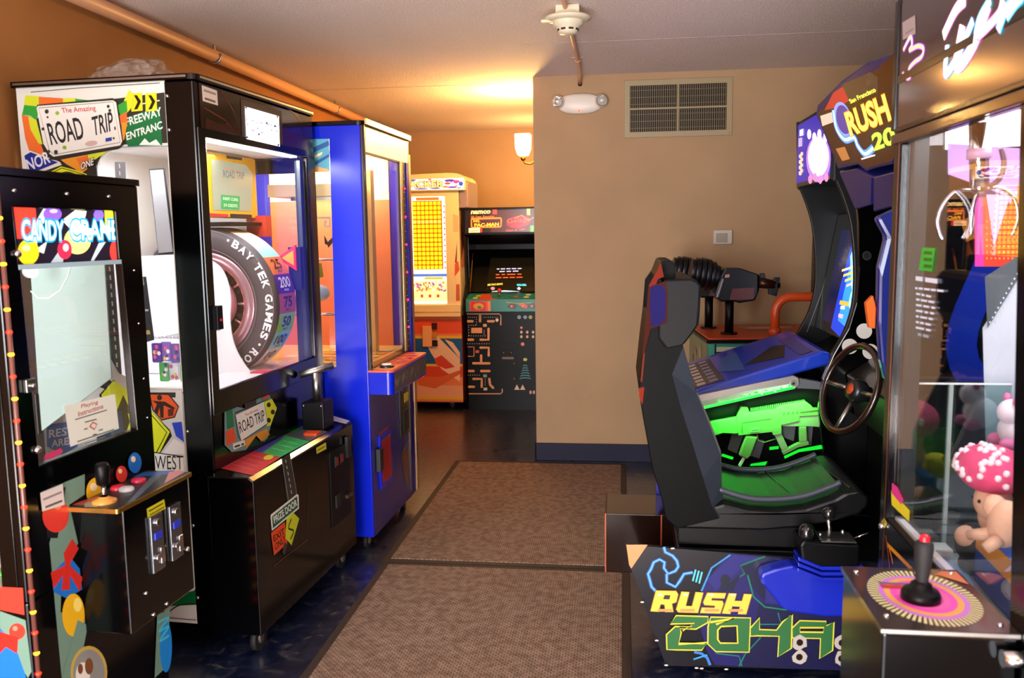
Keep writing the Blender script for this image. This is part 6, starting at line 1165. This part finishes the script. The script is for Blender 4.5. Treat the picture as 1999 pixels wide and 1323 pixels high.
# cabinet
yN, yF = 0.06, 0.80
b = MB(); A0 = Art(rg, (0, 0.80, 0), 'y-')
fp = [A0.ab(*p) for p in ((1668, 350), (1676, 430), (1678, 520), (1672, 590), (1657, 640), (1628, 690), (1606, 740), (1598, 800), (1610, 900))]
fp = fp + [(0.55, 0.10), (1.22, 0.10), (1.22, 1.98), (0.62, 1.98)]
b.prism(fp, 'y', 0.80, 0.83, BLACK); b.build('far_side_panel', rg, bevel=0.004)
A = Art(rg, (0, 0.7995, 0), 'y-')
A.disc(1692, 499, 9, 9, M('#3a3a3c', 0.3, 0.5)); A.disc(1692, 499, 6, 6, k('#0a0a0a')); A.build('door_lock')
for p in ((1687, 646), (1659, 676), (1699, 686)): A = Art(rg, (0, 0.7995, 0), 'y-'); A.disc(p[0], p[1], 15.5, 15, k('#dcd8d0')); A.build('white_disc')
b = MB(); b.box(0.62, 0.02, 0.10, 1.22, 0.80, 0.92, BLACKM).prism([(0.52, 0.98), (0.66, 1.08), (0.80, 1.08), (0.80, 0.80), (0.56, 0.80)], 'y', 0.04, 0.79, M('#1a1512', 0.3, coat=0.4)).box(0.85, 0.02, 1.08, 1.22, 0.80, 1.98, BLACK)
b.build('cabinet_body', rg, bevel=0.006)
A = Art(rg, (0.8495, 0, 0), 'x-'); A.rect(-0.72, 1.15, -0.1, 1.68, M('#04060a', 0.1)); A.build('race_screen')
A0 = Art(rg, (0, 0.05, 0), 'y-')
MB().prism([A0.ab(*p) for p in ((1702, 425), (1745, 405), (1775, 400), (1775, 745), (1722, 742), (1712, 700), (1706, 620), (1708, 520), (1722, 462))], 'y', 0.0, 0.05, M('#10206e', 0.3, coat=0.3)).build('side_column', rg, bevel=0.012)
MB().prism([(0.50, 0.10), (1.22, 0.10), (1.22, 2.05), (0.48, 2.05), (0.46, 1.70), (0.47, 1.40), (0.50, 1.05)], 'y', 0.051, 0.06, M('#08090f', 0.3, spec=0.3)).build('near_side_panel', rg)
A = Art(rg, (0, 0.0505, 0), 'y-'); A.line(spl([(0.66, 1.96), (0.80, 1.6), (0.70, 1.2), (0.85, 0.9), (0.80, 0.5)], 6), 0.10, k('#1438c8'), px=False); A.line(spl([(1.1, 1.9), (0.95, 1.5), (1.05, 1.1), (1.0, 0.6)], 6), 0.12, k('#26186a'), px=False); A.ldisc(0.98, 1.45, 0.10, k('#34208a')); A.lpoly([(0.70, 1.55), (0.86, 1.62), (0.84, 1.70), (0.68, 1.62)], k('#c8862a')); A.lpoly([(0.86, 1.05), (1.0, 1.12), (0.98, 1.20), (0.84, 1.12)], k('#3a7a2a')); A.build('near_side_artwork')
MB().prism([A0.ab(*p) for p in ((1686, 590), (1700, 575), (1706, 600), (1704, 640), (1692, 638))], 'y', 0.02, 0.05, k('#d8601c')).build('key_panel', rg, bevel=0.004)
# steering wheel
wc = Vector((0.44, 0.42, 0.985)); wn = Vector((-1, -0.30, 0.35)).normalized(); u_ = wn.orthogonal().normalized(); v_ = wn.cross(u_)
ring_ = [wc + (u_ * math.cos(R(a)) + v_ * math.sin(R(a))) * 0.172 for a in range(0, 360, 9)]
swo = MB().tube(ring_, 0.0135, M('#1d100c', 0.25, coat=0.6), 14, closed=True).build('steering_wheel', rg)
b = MB(); up_ = (Vector((0, 0, 1)) - wn * wn.z).normalized(); sd2 = wn.cross(up_)
for s_ in (-1, 1): b.tube([wc - wn * 0.03 + sd2 * s_ * 0.04, wc + sd2 * s_ * 0.165], 0.009, STEEL)
b.tube([wc - wn * 0.03 - up_ * 0.04, wc - up_ * 0.165], 0.009, STEEL); b.build('spokes', swo)
MB().lathe([(0.0, 0.02), (0.035, 0.018), (0.045, 0.0), (0.045, -0.03), (0.03, -0.05), (0.03, -0.16)], wc - wn * 0.02, wn, M('#181a1c', 0.3)).build('hub', swo)
MB().lathe([(0.0, 0.0215), (0.022, 0.0205), (0.022, 0.019)], wc - wn * 0.02, wn, k('#b8401c')).build('hub_badge', swo)
MB().box(0.50, 0.06, 0.90, 0.62, 0.18, 1.02, M('#9a9a98', 0.15, 1.0)).build('chrome_panel', rg, bevel=0.01)
# marquee
TLp, TRp, BLp = Vector((0.35, 0.78, 2.08)), Vector((0.43, 0.05, 2.16)), Vector((0.46, 0.55, 1.84))
uu = (TRp - TLp); mv = Art(rg, TLp, tuple(uu), tuple((TLp - BLp)))
def slab(A, ab, d, m, mb):
    n = len(ab); f0 = [A.P(a, b_) for a, b_ in ab]; f1 = [A.P(a, b_, -d) for a, b_ in ab]; tri = [tuple(t) for t in tessellate_polygon([[Vector((a, b_, 0)) for a, b_ in ab]])]
    mb.add(f0 + f1, tri + [tuple(n + j for j in reversed(t)) for t in tri] + [(i, (i + 1) % n, n + (i + 1) % n, n + i) for i in range(n)], m)
outer = [mv.ab(*p) for p in ((1591, 222), (1594, 205), (1640, 158), (1690, 122), (1742, 104))] + [(0.86, 0.02), (0.90, -0.10), (0.86, -0.28)] + [mv.ab(*p) for p in ((1742, 322), (1705, 330), (1690, 336), (1672, 322), (1634, 330))]
b = MB(); MBL = M('#171a5c', 0.35, coat=0.3, name='dark_blue_moulding'); slab(mv, outer, 0.28, MBL, b); b.build('marquee_housing', rg, bevel=0.012)
b = MB(); slab(mv, [mv.ab(*p) for p in ((1636, 335), (1672, 328), (1695, 340), (1705, 345), (1703, 400), (1668, 410), (1652, 372))], 0.20, MBL, b); slab(mv, [mv.ab(*p) for p in ((1703, 345), (1760, 330), (1760, 400), (1703, 415))], 0.2, MBL, b); b.build('marquee_neck', rg, bevel=0.01)
A = Art(rg, TLp, tuple(uu), tuple((TLp - BLp)), gap=0.0015)
inn = [A.ab(*p) for p in ((1597, 222), (1640, 178), (1690, 148), (1715, 134))] + [(0.80, 0.0), (0.84, -0.10), (0.80, -0.24)] + [A.ab(*p) for p in ((1742, 314), (1692, 328), (1676, 316), (1637, 322))]
A.lpoly(inn, M('#3a1d12', 0.2, emit=0.35)); A.poly([(1628, 180), (1648, 168), (1660, 195), (1640, 208), (1610, 215)], E('#a8302a', 0.7)); A.poly([(1602, 226), (1626, 218), (1628, 238), (1606, 246)], E('#c8b8a8', 0.8)); A.poly([(1632, 290), (1650, 286), (1660, 310), (1645, 314)], E('#a8703a', 0.7)); A.poly([(1645, 165), (1700, 140), (1715, 150), (1715, 180), (1660, 200)], M('#4a3a30', 0.2, emit=0.3))
A.disc(1646, 232, 17, 34, E('#7a8ae8', 1.2), rot=-12); A.disc(1648, 233, 14, 29, E('#4a3a88', 0.9), rot=-12)
lz = spl([(1628, 215), (1634, 250), (1650, 272), (1668, 268), (1676, 285), (1690, 300), (1706, 288)], 5); A.line(lz, 0.03, E('#4a8af0', 1.3)); A.line(lz, 0.012, E('#e8f4ff', 1.8))
A.text('San Francisco', (1662, 202), (1712, 178), (1658, 194), E('#e8f04a', 1.6), 0.02); A.text('RUSH', (1662, 266), (1742, 234), (1649, 220), E('#fff050', 2.0), 0.03, outline=E('#c8780c', 1.0), ow=0.03); A.text('2049', (1708, 295), (1800, 262), (1702, 262), E('#d8f040', 1.5), 0.03, outline=E('#2f7a3a', 0.9), ow=0.03)
A.line([(1683, 310), (1710, 302)], 0.006, E('#d8d0c8', 0.9)); A.build('marquee_artwork', label='lit marquee with yellow lettering')

# =================================================================== CLAW CRANE (right foreground)
cw = thing('claw_crane', 'tall black claw crane filled with plush toys at the right edge', 'arcade machine', (0.757, 2.50, 0), -0.2)
yn, yf, dp, ht = -0.95, 0.0, 0.80, 2.20
b = MB(); b.box(0.0, yn, 0.06, dp, yf, 0.62, BLACK); b.build('base_cabinet', cw, bevel=0.006)
A0 = Art(cw, (0, 0, 0), 'x-'); h_ = [A0.ab(*p) for p in ((1770, 292), (1772, 270), (1999, 190), (1999, 190), (1978, 1232), (1744, 1002))]
gl_ = [A0.ab(*p) for p in ((1771, 288), (1744, 1000), (1975, 1238))]; zT = A0.ab(1775, 290)[1]; aL0, zB = gl_[1]; aR = gl_[2][0]
b = MB(); fp = Art(cw, (0, 0, 0), 'x-')
fr_ = MB(); n_out = [(-yf, 0.60), (-yn, 0.60), (-yn, 1.98), (-yf, 1.98)]
holes = [[(0.055, 0.795), (0.835, 0.785), (0.75, 1.822), (0.055, 1.822)]]
tri_ = MB(); tri_.prism([(-p[0], p[1]) for p in n_out], 'x', -0.012, 0.012, BLACK, holes=[[(-p[0], p[1]) for p in holes[0]]]); ff = tri_.build('front_frame', cw, bevel=0.004)
MB().prism([(-0.055, 0.795), (-0.835, 0.785), (-0.75, 1.822), (-0.055, 1.822)], 'x', -0.001, 0.003, GLASS2).build('front_glass', cw)
MB().box(-0.014, -0.05, 0.62, -0.0125, -0.046, 1.95, M('#6a3a30', 0.3, 0.6)).box(0.013, -0.09, 0.82, 0.05, -0.06, 1.90, M('#4a5256', 0.3, 0.6)).build('frame_strips', cw)
b = MB(); b.prism([(0.012, 0.62), (dp, 0.62), (dp, 1.98), (0.012, 1.98)], 'y', yf - 0.012, yf, BLACK, holes=[[(0.045, 0.80), (0.50, 0.80), (0.50, 1.90), (0.045, 1.90)]]); b.box(dp - 0.012, yn, 0.62, dp, yf - 0.012, 1.98, M('#6a4a8a', 0.5)).box(0.012, yn, 0.62, dp, yn + 0.012, 1.98, BLACK).box(0.012, yn + 0.012, 0.62, dp - 0.012, yf - 0.012, 0.697, k('#aab0b4')); b.build('cabinet_walls', cw)
b = MB(); b.box(-0.02, yn, 1.98, dp, yf, 2.0, BLACK); b.build('interior_ceiling', cw)
mq = MB(); mq.prism([(-0.0125, 1.858), (-0.018, 1.866), (-0.018, ht - 0.01), (0.0125, ht - 0.01), (0.0125, 1.858)], 'y', yn, yf, M('#2a1420', 0.12, coat=0.8, name='dark_marquee_acrylic')); mqo = mq.build('marquee_box', cw, bevel=0.004)
MB().box(0.0126, yn, 2.0, 0.30, yf, ht - 0.01, BLACK).build('top_box', cw)
MB().box(-0.023, yf - 0.028, 1.86, -0.0126, yf + 0.002, ht, BLACK).box(-0.022, yn, 1.852, -0.0126, yf - 0.03, 1.866, M('#1a0c08', 0.2)).box(-0.022, yn, 1.824, -0.0125, yf, 1.85, M('#3a1a08', 0.15, coat=0.6)).build('marquee_edge', cw, bevel=0.003)
A = Art(cw, (-0.0185, 0, 0), 'x-')
A.poly([(1762, 44), (1787, 29), (1788, 66), (1763, 78)], k('#a89a9c')); A.line([(1768, 66), (1784, 56)], 0.004, k('#7a6e74'))
def neon(pts, w_, c1, c2, w2=0.5): pp = spl(pts, 6); A.line(pp, w_, E(c1, 1.6)); A.line(pp, w_ * w2, E(c2, 2.6))
neon([(1764, 98), (1778, 72), (1781, 88), (1776, 98), (1792, 90), (1803, 94), (1800, 110), (1785, 122), (1775, 135), (1778, 148), (1772, 152), (1762, 144)], 0.014, '#b060d0', '#ffa860', 0.55)
A.build('neon_squiggle', label='orange and purple glowing squiggle'); A = Art(cw, (-0.0185, 0, 0), 'x-')
neon([(1842, 70), (1866, 20), (1885, 0)], 0.030, '#ff90d8', '#ffffff', 0.8); neon([(1850, 88), (1846, 135), (1852, 140), (1872, 105), (1900, 40)], 0.026, '#60b8ff', '#ffffff', 0.7)
neon([(1880, 50), (1868, 118), (1878, 124), (1905, 80), (1930, 10)], 0.036, '#ff9ae0', '#ffffff', 0.8); neon([(1903, 95), (1912, 40), (1935, 0)], 0.024, '#40c8f0', '#fff0ff', 0.7); neon([(1950, 60), (1965, 20), (1985, 0)], 0.030, '#30c0f0', '#ffc0f0', 0.6); neon([(1968, 35), (1985, 10), (1999, -5)], 0.02, '#40d0ff', '#ffd0f8', 0.5); neon([(1912, 70), (1950, 30), (1960, 0)], 0.024, '#ff80d0', '#ffffff', 0.7)
A.build('neon_lettering', label='glowing white and pink script lettering')
# lower front
A = Art(cw, (-0.0125, 0, 0), 'x-'); A.line([(1732, 1062), (1768, 1098), (1782, 1112)], 0.012, k('#d89018')); A.line([(1730, 1045), (1736, 1095), (1738, 1110)], 0.008, k('#8a3a10')); A.line([(1734, 1060), (1744, 1100)], 0.008, k('#c8781a')); A.poly([(1721, 1018), (1727, 1010), (1733, 1022), (1727, 1032)], k('#b8a82a')); A.build('lower_graphic')
MB().sph((-0.018, -0.045, 0.765), 0.010, CHROME).build('corner_bolt', cw)
c_ = Art(cw, (-0.02, 0, 0), 'x-').pt(1990, 1287); MB().cyl((-0.0, c_.y, c_.z), (-0.05, c_.y, c_.z), 0.016, CHROME).build('lock', cw)
A = Art(cw, (-0.0015, 0, 0), 'x-')
A.poly([(1740, 958), (1741, 985), (1775, 1018), (1776, 996)], k('#e8d820')); A.poly([(1742, 942), (1752, 950), (1764, 975), (1760, 985), (1741, 962)], k('#e03a8a')); A.build('corner_sticker', label='yellow and pink sticker').parent = ff; A = Art(cw, (-0.0015, 0, 0), 'x-'); A.poly([(1801, 483), (1826, 484), (1820, 530), (1794, 527)], k('#2fa82e'))
for i in range(3): A.line([(1804, 493 + i * 13), (1820, 494 + i * 13)], 0.008, k('#1d6a20'))
A.build('green_sticker').parent = ff; A = Art(cw, (-0.0015, 0, 0), 'x-')
wt = k('#d8dcf0'); A.words((1788, 543), (1830, 549), 2, 0.011, wt)
for i in range(8): A.words((1787 + (i > 0) * 2, 562 + i * 11), ((1842, 1818, 1824, 1826, 1824, 1822, 1818, 1818)[i], 568 + i * 11), (5, 3, 3, 3, 3, 3, 3, 2)[i], 0.005, wt)
A.words((1793, 652), (1814, 657), 2, 0.007, k('#9aa0a8'))
A.build('glass_lettering', label='white rules lettering and stickers on the glass').parent = ff
# interior
MB().box(0.20, -0.92, 1.90, 0.55, -0.20, 1.97, E('#ffffff', 4)).build('light_box', cw)
l = area('claw_tubes', (0, 0, 0), (0, 0, -1), 0.5, 0.6, 9, (0.95, 0.93, 1.0)); l.parent = cw; l.location = (0.40, -0.50, 1.89)
MB().box(0.045, yf - 0.008, 0.80, 0.50, yf - 0.004, 1.90, GLASS).build('far_side_glass', cw)
A = Art(cw, (0, yf - 0.013, 0), 'y-'); A.poly([(1992, 520), (1999, 515), (2030, 900), (1925, 900), (1918, 640)], k('#ccd2dc')); A.poly([(1845, 226), (1993, 214), (2010, 284), (1845, 292)], E('#fff8ff', 2.2))
A.poly([(1850, 280), (1999, 290), (1999, 440), (1960, 380), (1850, 340)], k('#b890e0')); A.poly([(1905, 385), (1930, 385), (1936, 470), (1975, 390), (1992, 380), (1985, 520), (1905, 520)], k('#d8402c')); A.poly([(1903, 385), (1918, 388), (1920, 520), (1903, 520)], k('#e83a9a')); A.poly([(1925, 380), (1972, 380), (1940, 480)], k('#e0a0e0')); A.poly([(1985, 360), (1999, 350), (1999, 510), (1985, 505)], k('#c8854a'))
for i in range(8):
    for j in range(7): A.disc(1926 + i * 8, 432 + j * 12, 1.6, 2.2, k('#f0a060'), n=6)
A.poly([(1920, 540), (1999, 490), (1999, 520), (1925, 640)], k('#5a6064'))
for i in range(14):
    for j in (0, 8): A.disc(1930 + j + i * 5.2, 628 - i * 9.4 + j * .5, 1.8, 2.2, k('#d8dce0'), n=6)
A.build('rear_panel_artwork')
A0 = Art(cw, (0, -0.42, 0), 'y-'); P_ = lambda x, y: tuple(A0.pt(x, y)); ca = MB()
ca.cyl(P_(1910, 240), P_(1912, 365), 0.020, CHROME, seg=16).cyl(P_(1911, 290), P_(1911, 310), 0.025, M('#c8a0c0', 0.3)).cyl(P_(1912, 355), P_(1912, 378), 0.016, CHROME); ca.build('claw_body', cw)
for pts in ([(1905, 372), (1868, 372), (1842, 398), (1830, 430), (1834, 455), (1840, 467)], [(1908, 376), (1900, 400), (1896, 430), (1896, 458)], [(1918, 370), (1950, 366), (1978, 385), (1987, 420), (1980, 450), (1975, 460)]):
    MB().tube([P_(*p) for p in spl(pts, 5)], 0.0045, CHROME).build('claw_prong', cw)
MB().tube([P_(*p) for p in spl([(1955, 290), (1960, 320), (1950, 350), (1930, 365)], 5)], 0.006, k('#5a3a4a')).build('claw_cable', cw)
ac = MB(); ac.box(0.03, -0.34, 0.636, 0.036, -0.06, 1.05, ACRYL); 
P0 = Art(cw, (0.14, 0, 0), 'x-').ab(1853, 750); ay = -P0[0]
ac2 = MB().box(0.04, ay - 0.003, 0.699, 0.30, ay + 0.003, P0[1], ACRYL).build('prize_chute', cw)
MB().box(0.04, ay - 0.004, P0[1], 0.30, ay + 0.004, P0[1] + 0.004, k('#e8f0f0')).box(0.14, ay - 0.005, 0.699, 0.15, ay + 0.005, P0[1], M('#d8e8e4', 0.2, alpha=0.5)).build('chute_edges', cw)
b = MB(); b.box(0.04, -0.14, 0.72, 0.14, -0.08, 0.735, k('#e8e8e6')).box(0.012, -0.84, 0.775, 0.03, -0.06, 0.80, k('#f4f4f2')).box(0.31, -0.14, 0.70, 0.33, -0.06, 0.80, k('#f0f0f0')).box(0.10, -0.13, 0.80, 0.30, -0.08, 0.806, ACRYL); b.build('chute_rails', cw)
# joystick console
zc = 0.85; pts = [(-0.257, -0.872), (-0.245, -0.56), (-0.0, -0.545), (-0.025, -0.83)]
F_ = Art(cw, (0, 0, zc), 'z+'); pts = [F_.ab(*p) for p in ((1650, 1106), (1720, 1224), (1944, 1216))]; xl = (pts[0][0] + pts[1][0]) / 2; yfar = pts[0][1]; ynear = pts[1][1]
b = MB(); b.box(xl, ynear, 0.30, -0.014, yfar, zc - 0.012, BLACK); jc = b.build('joystick_console', cw, bevel=0.005)
MB().box(xl - 0.004, ynear - 0.004, zc - 0.0115, -0.0135, yfar + 0.003, zc, M('#2e2422', 0.25, coat=0.5)).box(xl - 0.006, ynear - 0.007, zc - 0.008, -0.0135, ynear - 0.0042, zc - 0.001, STEEL).build('console_top', jc)
A = Art(cw, (0, 0, zc), 'z+'); cxx, cyy = (xl - 0.014) / 2 - 0.0, (yfar + ynear) / 2; ra, rb_ = 0.098, 0.128
for i in range(64):
    a = 2 * math.pi * i / 64; a2 = a + 0.055; A.mb.add([A.P(cxx + ra * rr * math.cos(q), cyy + rb_ * rr * math.sin(q), A.h) for rr, q in ((0.78, a), (1.06, a), (1.06, a2), (0.78, a2))], [(0, 1, 2, 3)], k('#d8cf9a'))
A.h += A.step
for s_, c_ in ((0.84, '#c070c8'), (0.74, '#d8a050'), (0.62, '#e04ab0'), (0.5, '#f060a8'), (0.38, '#d84a9c')): A.ldisc(cxx, cyy, ra * s_, k(c_), 40, rb_ * s_)
A.lpoly([(cxx - 0.07, cyy + 0.035), (cxx + 0.01, cyy + 0.03), (cxx + 0.01, cyy + 0.05), (cxx - 0.07, cyy + 0.055)], k('#b8303a')); A.lpoly([(cxx - 0.07, cyy + 0.058), (cxx + 0.01, cyy + 0.053), (cxx + 0.01, cyy + 0.063), (cxx - 0.07, cyy + 0.068)], k('#6a5a70')); A.lpoly([(-0.05, yfar - 0.01), (-0.02, yfar - 0.01), (-0.02, yfar - 0.08), (-0.07, yfar - 0.03)], k('#c8704a'))
A.build('console_graphic').parent = jc
b = MB()
for x, y in ((xl + 0.02, yfar - 0.03), (xl + 0.02, ynear + 0.05), (-0.035, ynear + 0.03), (-0.035, yfar - 0.02)): b.sph((x, y, zc + 0.001), (0.006, 0.006, 0.004), CHROME, nu=12, nv=8)
build_each(b, 'screw', jc)
j0 = F_.ab(1797, 1170); jx, jy = j0
MB().lathe([(0.0, 0.0), (0.038, 0.0), (0.038, 0.012), (0.034, 0.02), (0.022, 0.024), (0.020, 0.034), (0.012, 0.040)], (jx, jy, zc + 0.0005), (0, 0, 1), BLACKM).lathe([(0.011, 0.035), (0.013, 0.05), (0.017, 0.085), (0.0185, 0.108), (0.017, 0.120), (0.012, 0.124), (0.0, 0.125)], (jx, jy, zc), (0.02, 0, 1), BLACKR).build('joystick', jc)
MB().lathe([(0.010, 0.1245), (0.010, 0.132), (0.006, 0.137), (0.0, 0.138)], (jx, jy, zc), (0.02, 0, 1), M('#d8182a', 0.25)).build('fire_button', jc)
for x in (0.06, 0.74):
    for y in (-0.89, -0.06): MB().cyl((x, y, 0), (x, y, 0.06), 0.018, STEEL).cyl((x, y, 0), (x, y, 0.01), 0.028, BLACKR).build('leveling_foot', cw)
# plush toys
CWM = frame_of(cw)
def plush(name, label, build_fn, group='plush toys in the claw crane'):
    m_ = MB(); t = thing(name, label, 'plush toy', (0, 0, 0), 0, group); t.matrix_world = CWM; build_fn(t); return t
A0 = Art(cw, (0.14, 0, 0), 'x-'); P3 = lambda x, y: A0.pt(x, y)
PK = M('#e04878', 0.85, noise=0.15, nscale=60, name='pink_plush'); PCH = M('#e8b89a', 0.85, noise=0.1, nscale=60, name='peach_plush'); YE = M('#d8d828', 0.85, noise=0.1, nscale=60, name='yellow_plush'); BG = M('#2a2c30', 0.85, noise=0.1, nscale=60, name='black_plush')
def mush(t):
    c = P3(1935, 915); m_ = MB().sph(c, (0.075, 0.098, 0.058), PK, nu=28, nv=18); cap_ = m_.build('dotted_hat', t); d = MB(); random.seed(6)
    for i in range(46):
        th_, ph = random.uniform(0.15, 1.9), random.uniform(math.pi * 0.5, math.pi * 1.6); d.sph(c + Vector((0.075 * math.sin(th_) * math.cos(ph), 0.098 * math.sin(th_) * math.sin(ph), 0.058 * math.cos(th_))), (0.008, 0.008, 0.008), k('#fbe4ec'), nu=8, nv=6)
    d.build('white_dots', cap_); MB().sph(c + Vector((0.0, -0.02, -0.075)), (0.042, 0.05, 0.05), PCH).build('head', t)
    e_ = MB(); [e_.sph(c + Vector((-0.038, -0.02 + s_ * 0.018, -0.07)), 0.005, BLACK, nu=8, nv=6) for s_ in (-1, 1)]; e_.build('eyes', t); b_ = MB().sph(c + Vector((0.01, -0.01, -0.118)), (0.036, 0.045, 0.045), PCH); b_.build('body', t)
plush('mushroom_plush', 'pink plush with a white dotted puffy hat behind the claw crane glass', mush)
def pig(t):
    c = P3(1978, 1015) + Vector((-0.03, -0.03, 0)); MB().sph(c, (0.035, 0.042, 0.06), PCH, Matrix.Rotation(0.4, 3, 'X')).build('body', t); MB().sph(c + Vector((-0.01, 0.03, 0.03)), (0.026, 0.03, 0.028), PCH).build('head', t)
    l_ = MB(); [l_.tube([c + Vector((-0.02, 0.02 * s_, -0.03)), c + Vector((-0.05, 0.045 * s_ + 0.02, -0.05))], [0.016, 0.012], PCH) for s_ in (-1, 1)]; l_.build('legs', t)
plush('peach_plush', 'peach coloured round plush under the pink dotted hat plush', pig)
def yel(t):
    c = P3(1965, 1085) + Vector((0.12, 0, 0.0)); MB().sph(c, (0.05, 0.065, 0.04), YE).build('body', t); MB().sph(c + Vector((-0.03, 0.05, 0.025)), 0.028, YE).build('head', t); MB().tube([c + Vector((0, 0.06, 0.04)), c + Vector((0, 0.09, 0.06)), c + Vector((0, 0.10, 0.10))], [0.010, 0.008, 0.005], k('#c8b020')).build('tail', t)
plush('yellow_plush', 'yellow plush lying low in the claw crane beside the blue box', yel)
def blk(t):
    c = P3(1885, 1060); MB().sph(c + Vector((0.02, 0, 0)), (0.045, 0.055, 0.055), BG).build('body', t); MB().sph(c + Vector((0.0, -0.01, 0.02)), (0.03, 0.035, 0.03), PCH).build('face', t); MB().sph(c + Vector((0.02, 0.0, -0.055)), (0.035, 0.04, 0.03), BG).build('feet', t)
plush('black_plush', 'black plush with a peach face beside the acrylic prize chute', blk)
bx_ = MB(); qs = [P3(*p) for p in ((1908, 1030), (1975, 1095), (1975, 1215), (1900, 1130))]; n_ = Vector((1, 0, 0)) * 0.06
bx_.add(qs + [q + n_ for q in qs], [(0, 1, 2, 3), (7, 6, 5, 4), (0, 4, 5, 1), (1, 5, 6, 2), (2, 6, 7, 3), (3, 7, 4, 0)], M('#1f4a9c', 0.5)); bxo = bx_.build('prize_box', None); bxo.matrix_world = CWM; tag(bxo, 'blue and orange cardboard prize box standing in the claw crane', 'box')
bl_ = bpy.data.meshes.new('l'); st_ = MB(); up4 = [qs[0], qs[1], qs[1] + (qs[2] - qs[1]) * .38, qs[0] + (qs[3] - qs[0]) * .38]; st_.add([q - Vector((0.001, 0, 0)) for q in up4], [(0, 1, 2, 3)], k('#d8902a')); st_.build('box_band', bxo)
random.seed(12)
def pile(i, px_, py_, dx_, c1, c2, lab):
    A5 = Art(cw, (0, dx_, 0), 'y-'); c = A5.pt(px_, py_)
    def f(t):
        m1 = M(c1, 0.85, noise=0.1, nscale=60); m2 = M(c2, 0.85)
        MB().sph(c, (0.045, 0.05, 0.045), m1).build('body', t); MB().sph(c + Vector((-0.02, -0.01, 0.05)), 0.034, m1).build('head', t); e_ = MB(); [e_.sph(c + Vector((-0.02, -0.01 + s_ * 0.028, 0.082)), (0.010, 0.012, 0.014), m2) for s_ in (-1, 1)]; e_.build('ears', t)
        l_ = MB(); [l_.sph(c + Vector((-0.035, s_ * 0.035, -0.03)), (0.022, 0.016, 0.016), m2) for s_ in (-1, 1)]; l_.build('feet', t)
    plush('stuffed_animal', lab, f)
pile(0, 1985, 840, -0.17, '#e8e4f0', '#d878a8', 'white stuffed animal with pink ears behind the pink dotted hat plush')
